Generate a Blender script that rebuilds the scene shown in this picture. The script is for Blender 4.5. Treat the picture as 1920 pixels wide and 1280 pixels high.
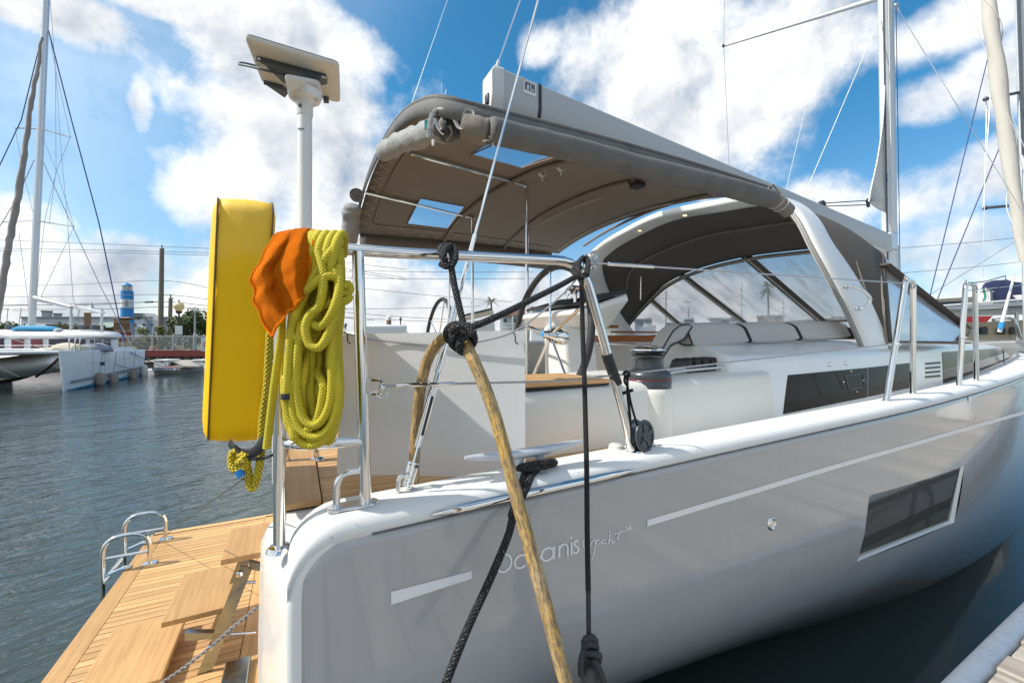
import bpy, bmesh, math, random
from mathutils import Vector, Matrix, noise
R = math.radians
random.seed(7)
for o in list(bpy.data.objects): bpy.data.objects.remove(o)
SC = bpy.context.scene
COL = SC.collection

# ------------------------------------------------------------------ camera
# world frame: x forward along the yacht from its starboard stern corner, y to port, z up from the water
F, CX, HY = 794.0, 960.0, 635.0
CAM = Vector((-0.161, -1.129, 1.70))
YAW = R(63.1)
FWD = Vector((math.cos(YAW), math.sin(YAW), 0)); RGT = Vector((math.sin(YAW), -math.cos(YAW), 0))
cam_d = bpy.data.cameras.new('camera'); cam = bpy.data.objects.new('camera', cam_d); COL.objects.link(cam)
cam.location = CAM; cam.rotation_euler = (R(90), 0, YAW - R(90))
cam_d.sensor_width = 36; cam_d.lens = 36 * F / 1920; cam_d.shift_y = (640 - HY) / 1920 * -1
cam_d.clip_start = 0.05; cam_d.clip_end = 3000
SC.camera = cam

# ------------------------------------------------------------------ sky and sun
SUN_EL, SUN_A = R(45), R(15)
TO_SUN = Vector((-math.cos(SUN_A) * math.cos(SUN_EL), math.sin(SUN_A) * math.cos(SUN_EL), math.sin(SUN_EL)))
sun_d = bpy.data.lights.new('sun', 'SUN'); sun_d.energy = 3.2; sun_d.angle = R(0.5); sun_d.color = (1, 0.95, 0.87)
sun = bpy.data.objects.new('sun', sun_d); COL.objects.link(sun)
sun.rotation_euler = TO_SUN.to_track_quat('Z', 'Y').to_euler(); sun.location = (0, 0, 60)
SC.view_settings.view_transform = 'Standard'; SC.view_settings.look = 'None'
SC.view_settings.gamma = 1; SC.view_settings.use_curve_mapping = False
SC.view_settings.exposure = 0.60

class NT:
    """small helper for node trees"""
    def __init__(s, tree): s.t = tree; s.n = tree.nodes; s.l = tree.links
    def node(s, typ, **kw):
        n = s.n.new(typ)
        for k, v in kw.items(): setattr(n, k, v)
        return n
    def put(s, sock, v):
        if isinstance(v, bpy.types.NodeSocket): s.l.new(v, sock)
        elif v is not None: sock.default_value = v
    def m(s, op, a, b=None, c=None, clamp=False):
        n = s.node('ShaderNodeMath', operation=op); n.use_clamp = clamp
        s.put(n.inputs[0], a)
        if b is not None: s.put(n.inputs[1], b)
        if c is not None: s.put(n.inputs[2], c)
        return n.outputs[0]
    def vm(s, op, a, b=None):
        n = s.node('ShaderNodeVectorMath', operation=op); s.put(n.inputs[0], a)
        if b is not None: s.put(n.inputs[1], b)
        return n.outputs['Value'] if op == 'DOT_PRODUCT' else n.outputs[0]
    def noise(s, vec, scale, detail=4, rough=0.5, dist=0):
        n = s.node('ShaderNodeTexNoise'); s.put(n.inputs['Vector'], vec); n.inputs['Scale'].default_value = scale
        n.inputs['Detail'].default_value = detail; n.inputs['Roughness'].default_value = rough; n.inputs['Distortion'].default_value = dist
        return n.outputs[0]
    def step(s, v, a, b, lo=0.0, hi=1.0):
        n = s.node('ShaderNodeMapRange', interpolation_type='SMOOTHSTEP'); s.put(n.inputs[0], v)
        n.inputs[1].default_value = a; n.inputs[2].default_value = b; n.inputs[3].default_value = lo; n.inputs[4].default_value = hi
        return n.outputs[0]
    def mix(s, f, a, b, blend='MIX'):
        n = s.node('ShaderNodeMix', data_type='RGBA', blend_type=blend); s.put(n.inputs[0], f)
        s.put(n.inputs[6], a if isinstance(a, bpy.types.NodeSocket) else (*a, 1)); s.put(n.inputs[7], b if isinstance(b, bpy.types.NodeSocket) else (*b, 1))
        return n.outputs[2]

W = bpy.data.worlds.new('World'); SC.world = W; W.use_nodes = True
T = NT(W.node_tree); T.n.clear()
sky = T.node('ShaderNodeTexSky', sky_type='NISHITA'); sky.sun_disc = False
sky.sun_elevation = SUN_EL; sky.sun_rotation = math.atan2(TO_SUN.x, TO_SUN.y)
sky.air_density = 1.0; sky.dust_density = 1.3; sky.ozone_density = 2.2
tc = T.node('ShaderNodeTexCoord'); D = tc.outputs['Generated']
sx = T.vm('DOT_PRODUCT', D, tuple(RGT)); sf = T.vm('DOT_PRODUCT', D, tuple(FWD)); sz = T.vm('DOT_PRODUCT', D, (0, 0, 1))
az = T.m('ARCTAN2', sx, sf); el = T.m('ARCSINE', sz)
def azel(px, py): return math.atan((px - CX) / F), math.atan((HY - py) / math.hypot(F, px - CX))
# cumulus banks: direction (as seen from the berth), half width, half height
BANKS = [(540, 60, 170, 90), (500, 200, 200, 150), (560, 340, 200, 140), (420, 330, 130, 90), (620, 420, 120, 110), (430, 100, 110, 90),
         (90, 15, 260, 62), (300, 0, 240, 48), (264, 195, 30, 62), (40, 420, 90, 60), (240, 520, 110, 75), (70, 560, 200, 90), (420, 560, 140, 90),
         (1130, 110, 110, 120), (1230, 150, 170, 150), (1330, 220, 220, 140), (1480, 110, 150, 130), (1560, 60, 130, 100), (1230, 40, 90, 70),
         (1015, 85, 48, 50), (1760, 60, 150, 60), (1880, 140, 140, 70), (1740, 190, 110, 50), (1850, 330, 160, 60), (1740, 370, 110, 70),
         (1560, 385, 110, 60), (1800, 470, 200, 70), (720, 560, 130, 80), (860, 590, 150, 50), (1010, 570, 110, 70), (1300, 580, 260, 60), (1900, 560, 200, 50)]
acc = None
for (px, py, rx, ry) in BANKS:
    a0, e0 = azel(px, py)
    a1, _ = azel(px + rx, py); _, e1 = azel(px, py - ry)
    ra, re = abs(a1 - a0) + 1e-3, abs(e1 - e0) + 1e-3
    u = T.m('MULTIPLY', T.m('SUBTRACT', az, a0), 1 / ra); v = T.m('MULTIPLY', T.m('SUBTRACT', el, e0), 1 / re)
    b = T.m('SUBTRACT', 1.0, T.m('MULTIPLY_ADD', u, u, T.m('MULTIPLY', v, v)))
    acc = b if acc is None else T.m('SMOOTH_MAX', acc, b, 0.35)
front = T.step(sf, -0.1, 0.25)
n1 = T.noise(D, 5.0, 12, 0.60, 0.15)
n2 = T.noise(D, 16.0, 7, 0.6)
nbig = T.noise(D, 2.1, 4, 0.55)
generic = T.m('MULTIPLY_ADD', nbig, 5.0, -2.35)
bank = T.m('MAXIMUM', acc, -1.2)
mx = T.node('ShaderNodeMix', data_type='FLOAT'); T.put(mx.inputs[0], front); T.put(mx.inputs[2], generic); T.put(mx.inputs[3], bank)
dens = T.m('ADD', mx.outputs[0], T.m('MULTIPLY_ADD', n1, 4.2, -2.1))
dens = T.m('ADD', dens, T.m('MULTIPLY_ADD', n2, 1.3, -0.65))
horizon = T.step(el, 0.0, 0.24, 0.55, 0.0)
mask = T.step(T.m('ADD', dens, horizon), -0.55, 0.95)
# relief: density a little towards the sun compared with here
D2 = T.vm('ADD', D, tuple(TO_SUN * 0.055))
n1b = T.noise(D2, 5.0, 8, 0.56, 0.15)
relief = T.m('SUBTRACT', n1, n1b)
nsh = T.noise(D, 3.4, 5, 0.6)
shade = T.m('ADD', T.m('MULTIPLY_ADD', relief, 3.0, 0.62), T.m('MULTIPLY_ADD', nsh, -2.4, 1.14))
shade = T.m('ADD', shade, T.m('MULTIPLY', T.m('SUBTRACT', 1.0, T.step(dens, 0.0, 2.2)), 0.25))
shade = T.m('ADD', shade, 0.0, clamp=True)
cloud = T.mix(shade, (0.31, 0.36, 0.43), (0.80, 0.795, 0.785))
# thin bright veil on the sunward side of the sky
veil = T.m('MULTIPLY', T.step(T.vm('DOT_PRODUCT', D, tuple(TO_SUN)), 0.36, 0.95), 0.75)
mask = T.m('MAXIMUM', mask, veil)
bg1 = T.node('ShaderNodeBackground'); bg1.inputs[1].default_value = 0.125
skyc = T.mix(1.0, sky.outputs[0], T.mix(T.step(el, 0.02, 0.50), (0.78, 0.88, 0.93), (0.25, 0.79, 0.95)), 'MULTIPLY')
T.put(bg1.inputs[0], skyc)
bg2 = T.node('ShaderNodeBackground'); T.put(bg2.inputs[0], cloud); bg2.inputs[1].default_value = 0.98
ms = T.node('ShaderNodeMixShader'); T.put(ms.inputs[0], mask); T.l.new(bg1.outputs[0], ms.inputs[1]); T.l.new(bg2.outputs[0], ms.inputs[2])
wo = T.node('ShaderNodeOutputWorld'); T.l.new(ms.outputs[0], wo.inputs[0])
SC.cycles.max_bounces = 8; SC.cycles.transparent_max_bounces = 12; SC.cycles.glossy_bounces = 5
SC.cycles.use_denoising = True
SC.cycles.caustics_reflective = False; SC.cycles.caustics_refractive = False
SC.cycles.sample_clamp_indirect = 6

# ------------------------------------------------------------------ placing helpers
def ray(px, py): return FWD + RGT * ((px - CX) / F) + Vector((0, 0, (HY - py) / F))
def at(px, py, x=None, y=None, z=None, d=None):
    """world point seen at a place of the photograph, on a plane of known offset (or at a known depth)"""
    r = ray(px, py)
    if d is not None: k = d
    elif y is not None: k = (y - CAM.y) / r.y
    elif x is not None: k = (x - CAM.x) / r.x
    else: k = (z - CAM.z) / r.z
    return CAM + r * k
def on(px, py, fy, n=12, y0=0.0):
    """world point on a surface y = fy(x, z)"""
    y = y0
    for _ in range(n):
        p = at(px, py, y=y); y = fy(p.x, p.z)
    return at(px, py, y=y)
def lerp(a, b, t): return a + (b - a) * t
def spl(pts, n=6, closed=False):
    """Catmull-Rom through the points"""
    P = [Vector(p) for p in pts]; N = len(P); out = []
    rng = range(N if closed else N - 1)
    for i in rng:
        p1, p2 = P[i], P[(i + 1) % N]
        p0 = P[(i - 1) % N] if (closed or i > 0) else p1 * 2 - p2
        p3 = P[(i + 2) % N] if (closed or i + 2 < N) else p2 * 2 - p1
        for k in range(n):
            t = k / n
            out.append(0.5 * ((2 * p1) + (p2 - p0) * t + (2 * p0 - 5 * p1 + 4 * p2 - p3) * t * t + (3 * p1 - p0 - 3 * p2 + p3) * t ** 3))
    if not closed: out.append(P[-1].copy())
    return out
def rounded(pts, rad, n=6):
    """polyline with its inner corners rounded"""
    P = [Vector(p) for p in pts]; out = [P[0]]
    for i in range(1, len(P) - 1):
        a, b, c = P[i - 1], P[i], P[i + 1]
        u, w = (a - b), (c - b); r = min(rad, u.length * 0.49, w.length * 0.49)
        p, q = b + u.normalized() * r, b + w.normalized() * r
        for k in range(n + 1):
            t = k / n; out.append(p * (1 - t) ** 2 + b * 2 * t * (1 - t) + q * t * t)
    out.append(P[-1]); return out

class MB:
    def __init__(s): s.v = []; s.f = []; s.uv = []
    def face(s, idx, uv=None): s.f.append(idx); s.uv.append(uv)
    def add(s, pts): i = len(s.v); s.v.extend(Vector(p) for p in pts); return i
    def box(s, c, size, M=None):
        c = Vector(c); h = Vector(size) / 2
        pts = [Vector((sx * h.x, sy * h.y, sz_ * h.z)) for sz_ in (-1, 1) for sy in (-1, 1) for sx in (-1, 1)]
        if M is not None: pts = [M @ p for p in pts]
        i = s.add([c + p for p in pts])
        for q in ((0, 2, 3, 1), (4, 5, 7, 6), (0, 1, 5, 4), (2, 6, 7, 3), (0, 4, 6, 2), (1, 3, 7, 5)): s.face([i + k for k in q])
        return s
    def hexa(s, b, t):
        """solid between two matching quads"""
        i = s.add(list(b) + list(t)); n = len(b)
        s.face([i + k for k in range(n)][::-1]); s.face([i + n + k for k in range(n)])
        for k in range(n): s.face([i + k, i + (k + 1) % n, i + n + (k + 1) % n, i + n + k])
        return s
    def prism(s, poly, vec):
        vec = Vector(vec); return s.hexa([Vector(p) for p in poly], [Vector(p) + vec for p in poly])
    def tube(s, pts, r, n=8, closed=False, cap=True, rf=None, sy=1.0, up=None):
        P = [Vector(p) for p in pts]
        Q = [P[0]]
        for p in P[1:]:
            if (p - Q[-1]).length > 1e-6: Q.append(p)
        P = Q; N = len(P)
        if N < 2: return s
        tan = []
        for i in range(N):
            if closed: d = P[(i + 1) % N] - P[i - 1]
            else: d = P[min(i + 1, N - 1)] - P[max(i - 1, 0)]
            tan.append(d.normalized() if d.length > 1e-9 else Vector((0, 0, 1)))
        nrm = Vector(up) if up is not None else (Vector((0, 0, 1)) if abs(tan[0].z) < 0.9 else Vector((1, 0, 0)))
        nrm = (nrm - tan[0] * nrm.dot(tan[0])).normalized()
        base = len(s.v); L = 0.0; Ls = []
        for i in range(N):
            if i:
                L += (P[i] - P[i - 1]).length
                nrm = (nrm - tan[i] * nrm.dot(tan[i]))
                nrm = nrm.normalized() if nrm.length > 1e-6 else tan[i].orthogonal().normalized()
            Ls.append(L); bn = tan[i].cross(nrm)
            rr = r * (rf(i / (N - 1)) if rf else 1)
            for k in range(n):
                a = 2 * math.pi * k / n
                s.v.append(P[i] + nrm * math.cos(a) * rr + bn * math.sin(a) * rr * sy)
        tot = L + ((P[0] - P[-1]).length if closed else 0)
        for i in range(N if closed else N - 1):
            j = (i + 1) % N; l0 = Ls[i]; l1 = Ls[j] if j else tot
            for k in range(n):
                k2 = (k + 1) % n
                s.face([base + i * n + k, base + i * n + k2, base + j * n + k2, base + j * n + k],
                       [(k / n, l0), ((k + 1) / n, l0), ((k + 1) / n, l1), (k / n, l1)])
        if cap and not closed:
            s.face([base + k for k in range(n)][::-1]); s.face([base + (N - 1) * n + k for k in range(n)])
        return s
    def loft(s, rings, closed=False, cap=False, flip=False):
        n = len(rings[0]); b = s.add([p for r in rings for p in r])
        for i in range(len(rings) - 1):
            for k in range(n if closed else n - 1):
                k2 = (k + 1) % n
                q = [b + i * n + k, b + i * n + k2, b + (i + 1) * n + k2, b + (i + 1) * n + k]
                s.face(q[::-1] if flip else q, [(i, k), (i, k + 1), (i + 1, k + 1), (i + 1, k)])
        if cap and closed:
            s.face([b + k for k in range(n)][::-1]); s.face([b + (len(rings) - 1) * n + k for k in range(n)])
        return s
    def lathe(s, prof, o, M=None, n=24):
        o = Vector(o); M = M or Matrix.Identity(3)
        rings = [[o + M @ Vector((r * math.cos(2 * math.pi * k / n), r * math.sin(2 * math.pi * k / n), h)) for k in range(n)] for (r, h) in prof]
        return s.loft(rings, closed=True, cap=True)
    def ball(s, c, r, n=10, sc=(1, 1, 1), M=None):
        prof = [(math.sin(math.pi * k / n) * r + 1e-4, -math.cos(math.pi * k / n) * r) for k in range(n + 1)]
        c = Vector(c); b0 = len(s.v); s.lathe(prof, (0, 0, 0), None, n + 4)
        for i in range(b0, len(s.v)):
            p = Vector([s.v[i][a] * sc[a] for a in range(3)]); s.v[i] = c + (M @ p if M else p)
        return s
def axis(d, up=(0, 0, 1)):
    """matrix whose z column points along d"""
    z = Vector(d).normalized(); x = Vector(up).cross(z)
    x = x.normalized() if x.length > 1e-5 else z.orthogonal().normalized()
    y = z.cross(x); return Matrix((x, y, z)).transposed()
def rotz(a): return Matrix.Rotation(a, 3, 'Z')
BG = Matrix((RGT, FWD, Vector((0, 0, 1)))).transposed()      # axes of things that stand square to the far quay

def mesh_of(name, mb, mat, smooth=True, ang=38):
    me = bpy.data.meshes.new(name)
    me.from_pydata([tuple(v) for v in mb.v], [], mb.f)
    if any(u is not None for u in mb.uv):
        L = me.uv_layers.new(name='UVMap').data; k = 0
        for f, u in zip(mb.f, mb.uv):
            for j in range(len(f)):
                if u is not None: L[k].uv = u[j]
                k += 1
    me.validate(); me.update()
    if mat: me.materials.append(mat)
    if smooth:
        me.shade_smooth(); me.set_sharp_from_angle(angle=R(ang))
    return me
def obj(name, mb, mat, parent=None, smooth=True, ang=38, bevel=0, me=None, seg=2, solid=0, sub=0):
    me = me or mesh_of(name, mb, mat, smooth, ang)
    o = bpy.data.objects.new(name, me); COL.objects.link(o)
    if parent is not None: o.parent = parent
    if solid:
        m = o.modifiers.new('thickness', 'SOLIDIFY'); m.thickness = solid; m.offset = 0
    if sub:
        m = o.modifiers.new('smooth', 'SUBSURF'); m.levels = sub; m.render_levels = sub
    if bevel:
        m = o.modifiers.new('bevel', 'BEVEL'); m.width = bevel; m.segments = seg; m.limit_method = 'ANGLE'; m.angle_limit = R(40)
    return o
def tag(o, label, cat, group=None):
    o['label'] = label; o['category'] = cat
    if group: o['group'] = group
    return o
def thing(name, label, cat, group=None):
    o = bpy.data.objects.new(name, None); COL.objects.link(o); o.empty_display_size = 0.1
    return tag(o, label, cat, group)
def part(name, parent, label=None):
    o = bpy.data.objects.new(name, None); COL.objects.link(o); o.parent = parent; o.empty_display_size = 0.1
    if label: o['label'] = label
    return o
def struct(o, label=None):
    o['kind'] = 'structure'
    if label: o['label'] = label
    return o
def settle(root, p):
    """moves the origin of a thing built in world coordinates to its base"""
    p = Vector(p)
    root.location = p
    for c in root.children: c.matrix_parent_inverse = Matrix.Translation(-p)
def move_origin(o, p):
    p = Vector(p); o.data.transform(Matrix.Translation(-p)); o.location = p

# ------------------------------------------------------------------ materials
MATS = {}
def mat(name, col, rough=0.5, metal=0.0, var=0.10, vs=5.0, bump=0.0, bs=120.0, coat=0.0, spec=0.5, stretch=None, dirt=None, ds=3.0, rnd=0.0, alpha=None, trans=0.0, rvar=0.0, dthr=(0.55, 0.75), ior=1.5):
    m = bpy.data.materials.new(name); m.use_nodes = True; MATS[name] = m
    t = NT(m.node_tree); p = t.n['Principled BSDF']
    tc = t.node('ShaderNodeTexCoord'); v = tc.outputs['Object']
    if stretch:
        mp = t.node('ShaderNodeMapping'); mp.inputs['Scale'].default_value = stretch; t.put(mp.inputs[0], v); v = mp.outputs[0]
    n = t.noise(v, vs, 5, 0.6)
    f = t.m('MULTIPLY_ADD', n, 2 * var, 1 - var)
    if rnd:
        oi = t.node('ShaderNodeObjectInfo'); f = t.m('MULTIPLY', f, t.m('MULTIPLY_ADD', oi.outputs['Random'], 2 * rnd, 1 - rnd))
    c = t.node('ShaderNodeVectorMath', operation='SCALE'); c.inputs[0].default_value = col; t.put(c.inputs['Scale'], f)
    c = c.outputs[0]
    if dirt:
        dn = t.noise(tc.outputs['Object'], ds, 8, 0.72)
        c = t.mix(t.step(dn, dthr[0], dthr[1], 0, 0.85), c, dirt)
    t.put(p.inputs['Base Color'], c)
    p.inputs['Roughness'].default_value = rough; p.inputs['Metallic'].default_value = metal
    if rvar:
        rn = t.noise(v, vs * 3, 4, 0.6); t.put(p.inputs['Roughness'], t.m('MULTIPLY_ADD', rn, 2 * rvar, rough - rvar, clamp=True))
    p.inputs['Specular IOR Level'].default_value = spec
    p.inputs['Coat Weight'].default_value = coat; p.inputs['Coat Roughness'].default_value = 0.06
    p.inputs['Transmission Weight'].default_value = trans; p.inputs['IOR'].default_value = ior
    if alpha is not None: p.inputs['Alpha'].default_value = alpha
    if bump:
        b = t.node('ShaderNodeBump'); b.inputs['Strength'].default_value = bump; b.inputs['Distance'].default_value = 0.01
        t.put(b.inputs['Height'], t.noise(v, bs, 4, 0.6)); t.put(p.inputs['Normal'], b.outputs[0])
    return m
def rope_mat(name, col, dark, across=7, pitch=0.03, strength=0.9, fleck=None, rough=0.75, wear=0.0):
    """braided rope: diamonds that follow the strand (u round it, v metres along it)"""
    m = bpy.data.materials.new(name); m.use_nodes = True; t = NT(m.node_tree); p = t.n['Principled BSDF']
    uv = t.node('ShaderNodeTexCoord').outputs['UV']; s = t.node('ShaderNodeSeparateXYZ'); t.put(s.inputs[0], uv)
    u = t.m('MULTIPLY', s.outputs[0], across); v = t.m('MULTIPLY', s.outputs[1], 1 / pitch)
    a = t.m('SINE', t.m('MULTIPLY', t.m('ADD', u, v), math.pi)); b = t.m('SINE', t.m('MULTIPLY', t.m('SUBTRACT', u, v), math.pi))
    h = t.m('ABSOLUTE', t.m('MULTIPLY', a, b)); h = t.m('POWER', h, 0.6)
    n = t.noise(t.node('ShaderNodeTexCoord').outputs['Object'], 14, 4, 0.6)
    c = t.mix(h, dark, col)
    c = t.mix(t.step(n, 0.4, 0.75, 0, 0.35), c, dark)
    if fleck:
        fl = t.noise(t.node('ShaderNodeTexCoord').outputs['Object'], 260, 2, 0.5); c = t.mix(t.step(fl, 0.60, 0.68), c, fleck)
    t.put(p.inputs['Base Color'], c); p.inputs['Roughness'].default_value = rough
    bm = t.node('ShaderNodeBump'); bm.inputs['Strength'].default_value = strength; bm.inputs['Distance'].default_value = 0.004
    t.put(bm.inputs['Height'], h); t.put(p.inputs['Normal'], bm.outputs[0]); return m
def teak_mat(name, c1, c2, ax='x', rough=0.55, rnd=0.16, gs=1.0):
    m = bpy.data.materials.new(name); m.use_nodes = True; t = NT(m.node_tree); p = t.n['Principled BSDF']
    tcn = t.node('ShaderNodeTexCoord'); oi = t.node('ShaderNodeObjectInfo')
    mp = t.node('ShaderNodeMapping'); mp.inputs['Scale'].default_value = {'x': (2.5, 60, 60), 'y': (60, 2.5, 60), 'z': (60, 60, 2.5)}[ax]
    off = t.node('ShaderNodeCombineXYZ'); t.put(off.inputs[0], t.m('MULTIPLY', oi.outputs['Random'], 37.0)); t.put(off.inputs[1], t.m('MULTIPLY', oi.outputs['Random'], 11.0))
    t.put(mp.inputs[0], t.vm('ADD', tcn.outputs['Object'], off.outputs[0]))
    g = t.noise(mp.outputs[0], 1.0 * gs, 6, 0.65, 0.4)
    big = t.noise(tcn.outputs['Object'], 3.0, 4, 0.6)
    c = t.mix(t.step(g, 0.3, 0.72), c1, c2)
    k = t.m('MULTIPLY', t.m('MULTIPLY_ADD', oi.outputs['Random'], 2 * rnd, 1 - rnd), t.m('MULTIPLY_ADD', big, 0.4, 0.8))
    sc = t.node('ShaderNodeVectorMath', operation='SCALE'); t.put(sc.inputs[0], c); t.put(sc.inputs['Scale'], k)
    t.put(p.inputs['Base Color'], sc.outputs[0]); p.inputs['Roughness'].default_value = rough
    b = t.node('ShaderNodeBump'); b.inputs['Strength'].default_value = 0.25; b.inputs['Distance'].default_value = 0.003
    t.put(b.inputs['Height'], g); t.put(p.inputs['Normal'], b.outputs[0]); return m
def film_mat(name, tint, opac=0.25, rough=0.05, streak=0.25):
    """clear or smoked vinyl and glass: mostly see-through, with gloss and cloudy streaks"""
    m = bpy.data.materials.new(name); m.use_nodes = True; t = NT(m.node_tree); t.n.clear()
    out = t.node('ShaderNodeOutputMaterial'); tr = t.node('ShaderNodeBsdfTransparent'); tr.inputs[0].default_value = (*tint, 1)
    pr = t.node('ShaderNodeBsdfPrincipled'); pr.inputs['Base Color'].default_value = (0.72, 0.74, 0.76, 1); pr.inputs['Roughness'].default_value = 0.35
    gl = t.node('ShaderNodeBsdfGlossy'); gl.inputs['Roughness'].default_value = rough
    mp = t.node('ShaderNodeMapping'); mp.inputs['Rotation'].default_value = (0.3, 0.5, 0.4); mp.inputs['Scale'].default_value = (1.2, 6, 1.5)
    t.put(mp.inputs[0], t.node('ShaderNodeTexCoord').outputs['Object'])
    n = t.step(t.noise(mp.outputs[0], 1.6, 3, 0.5), 0.38, 0.75, opac * 0.75, opac + streak)
    m1 = t.node('ShaderNodeMixShader'); t.put(m1.inputs[0], n); t.l.new(tr.outputs[0], m1.inputs[1]); t.l.new(pr.outputs[0], m1.inputs[2])
    fr = t.node('ShaderNodeFresnel'); fr.inputs[0].default_value = 1.45
    m2 = t.node('ShaderNodeMixShader'); t.put(m2.inputs[0], t.m('MULTIPLY', fr.outputs[0], 0.45)); t.l.new(m1.outputs[0], m2.inputs[1]); t.l.new(gl.outputs[0], m2.inputs[2])
    t.l.new(m2.outputs[0], out.inputs[0]); return m

M_gel = mat('white_gelcoat', (0.80, 0.80, 0.78), 0.28, var=0.03, vs=3, coat=0.3, bump=0.02, bs=60)
M_deck = mat('white_nonskid_deck', (0.80, 0.80, 0.78), 0.5, var=0.05, vs=4, bump=0.15, bs=420, dirt=(0.62, 0.61, 0.58), ds=9, dthr=(0.58, 0.8))
M_cream = mat('cream_gelcoat', (0.74, 0.72, 0.66), 0.35, var=0.04, vs=3)
M_chrome = mat('polished_stainless', (0.78, 0.77, 0.75), 0.09, 1.0, var=0.05, vs=20, rvar=0.05)
M_alu = mat('grey_aluminium', (0.60, 0.62, 0.64), 0.34, 0.75, var=0.05, vs=6)
M_cleat = mat('anodised_cleat', (0.62, 0.65, 0.68), 0.42, 0.35, var=0.05)
M_mast = mat('painted_mast', (0.66, 0.68, 0.69), 0.35, 0.1, var=0.04, vs=2)
M_boom = mat('painted_boom', (0.46, 0.485, 0.495), 0.42, 0.0, var=0.05, vs=1.5)
M_wire = mat('wire_rope', (0.42, 0.42, 0.43), 0.35, 0.8)
M_black = mat('black_plastic', (0.018, 0.018, 0.020), 0.45, var=0.2)
M_rubber = mat('dark_rubber', (0.03, 0.03, 0.034), 0.6, var=0.2)
M_winch = mat('dark_winch_drum', (0.07, 0.075, 0.085), 0.3, 0.6, var=0.2, vs=30, rvar=0.1)
M_canvas = mat('taupe_canvas', (0.245, 0.212, 0.180), 0.85, var=0.12, vs=5, bump=0.25, bs=500)
M_canvas2 = mat('weathered_grey_canvas', (0.155, 0.152, 0.147), 0.85, var=0.3, vs=7, bump=0.35, bs=90, dirt=(0.085, 0.082, 0.078), ds=6, dthr=(0.5, 0.72))
M_canvas3 = mat('pale_rolled_canvas', (0.34, 0.34, 0.33), 0.8, var=0.25, vs=12, bump=0.9, bs=60, dirt=(0.30, 0.29, 0.28), ds=9)
M_hood = mat('dark_sprayhood_canvas', (0.095, 0.083, 0.073), 0.85, var=0.12, vs=6, bump=0.3, bs=30)
M_piping = mat('light_piping', (0.55, 0.51, 0.45), 0.7)
M_cush = mat('pale_cushion_fabric', (0.50, 0.48, 0.45), 0.85, var=0.07, vs=8, bump=0.2, bs=600)
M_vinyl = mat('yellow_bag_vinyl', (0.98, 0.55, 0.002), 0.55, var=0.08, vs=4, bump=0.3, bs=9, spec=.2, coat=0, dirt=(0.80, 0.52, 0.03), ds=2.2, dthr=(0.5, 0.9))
M_towel = mat('orange_towel', (0.98, 0.235, 0.005), 0.95, var=0.18, vs=60, bump=1.0, bs=420)
def towel_mat():
    m = bpy.data.materials.new('ribbed_orange_towel'); m.use_nodes = True; t = NT(m.node_tree); p = t.n['Principled BSDF']
    uv = t.node('ShaderNodeTexCoord').outputs['UV']; s = t.node('ShaderNodeSeparateXYZ'); t.put(s.inputs[0], uv); o = t.node('ShaderNodeTexCoord').outputs['Object']
    n = t.noise(o, 300, 3, 0.6); big = t.noise(o, 12, 4, 0.6)
    r = t.m('SINE', t.m('MULTIPLY', t.m('MULTIPLY_ADD', s.outputs[0], 0.55, s.outputs[1]), 2 * math.pi * 0.75)); q = t.m('SINE', t.m('MULTIPLY', s.outputs[0], 2 * math.pi * 1.1))
    hgt = t.m('ADD', t.m('MULTIPLY_ADD', r, 0.35, 0.5), t.m('ADD', t.m('MULTIPLY', q, 0.15), t.m('MULTIPLY_ADD', n, 0.8, -0.4)))
    c = t.mix(t.step(hgt, 0.1, 0.8), (0.72, 0.13, 0.002), (1.0, 0.27, 0.008)); c2 = t.mix(t.step(big, 0.4, 0.7, 0, 0.25), c, (0.80, 0.15, 0.003))
    t.put(p.inputs['Base Color'], c2); p.inputs['Roughness'].default_value = 1.0; p.inputs['Specular IOR Level'].default_value = 0.1; p.inputs['Sheen Weight'].default_value = 0.0
    b_ = t.node('ShaderNodeBump'); b_.inputs['Strength'].default_value = 0.9; b_.inputs['Distance'].default_value = 0.004; t.put(b_.inputs['Height'], hgt); t.put(p.inputs['Normal'], b_.outputs[0]); return m
M_towel = towel_mat()
M_sheet = mat('white_corrugated_plastic', (0.80, 0.80, 0.80), 0.35, var=0.03)
M_white = mat('white_plastic', (0.76, 0.76, 0.75), 0.4, var=0.03)
M_offw = mat('offwhite_plastic', (0.70, 0.67, 0.61), 0.4, var=0.03)
M_slate = mat('slate_bracket', (0.10, 0.115, 0.135), 0.45, 0.2)
M_varnish = teak_mat('varnished_teak', (0.40, 0.14, 0.03), (0.26, 0.075, 0.015), 'x', 0.2)
M_teakx = teak_mat('deck_teak', (0.70, 0.43, 0.19), (0.47, 0.26, 0.10), 'x')
M_teaky = teak_mat('margin_teak', (0.60, 0.35, 0.145), (0.46, 0.255, 0.095), 'y')
M_caulk = mat('black_caulk', (0.035, 0.028, 0.022), 0.7)
M_dockw = teak_mat('weathered_dock_wood', (0.50, 0.45, 0.39), (0.30, 0.26, 0.22), 'y', 0.85, 0.30, 0.8)
M_galv = mat('galvanised_steel', (0.30, 0.35, 0.42), 0.5, 0.35, var=0.25, vs=25, rvar=0.12, bump=0.15, bs=40)
M_yrope = rope_mat('yellow_green_braid', (0.74, 0.61, 0.032), (0.48, 0.38, 0.016), 6, 0.007, 0.45)
M_yrope2 = rope_mat('yellow_braid', (0.80, 0.62, 0.03), (0.42, 0.30, 0.01), 5, 0.012, 1.0)
M_brope = rope_mat('black_braid', (0.026, 0.026, 0.03), (0.006, 0.006, 0.007), 5, 0.010, 1.0, fleck=(0.22, 0.21, 0.2))
M_brope2 = rope_mat('plain_black_braid', (0.022, 0.022, 0.025), (0.006, 0.006, 0.007), 5, 0.010, 0.9)
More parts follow.
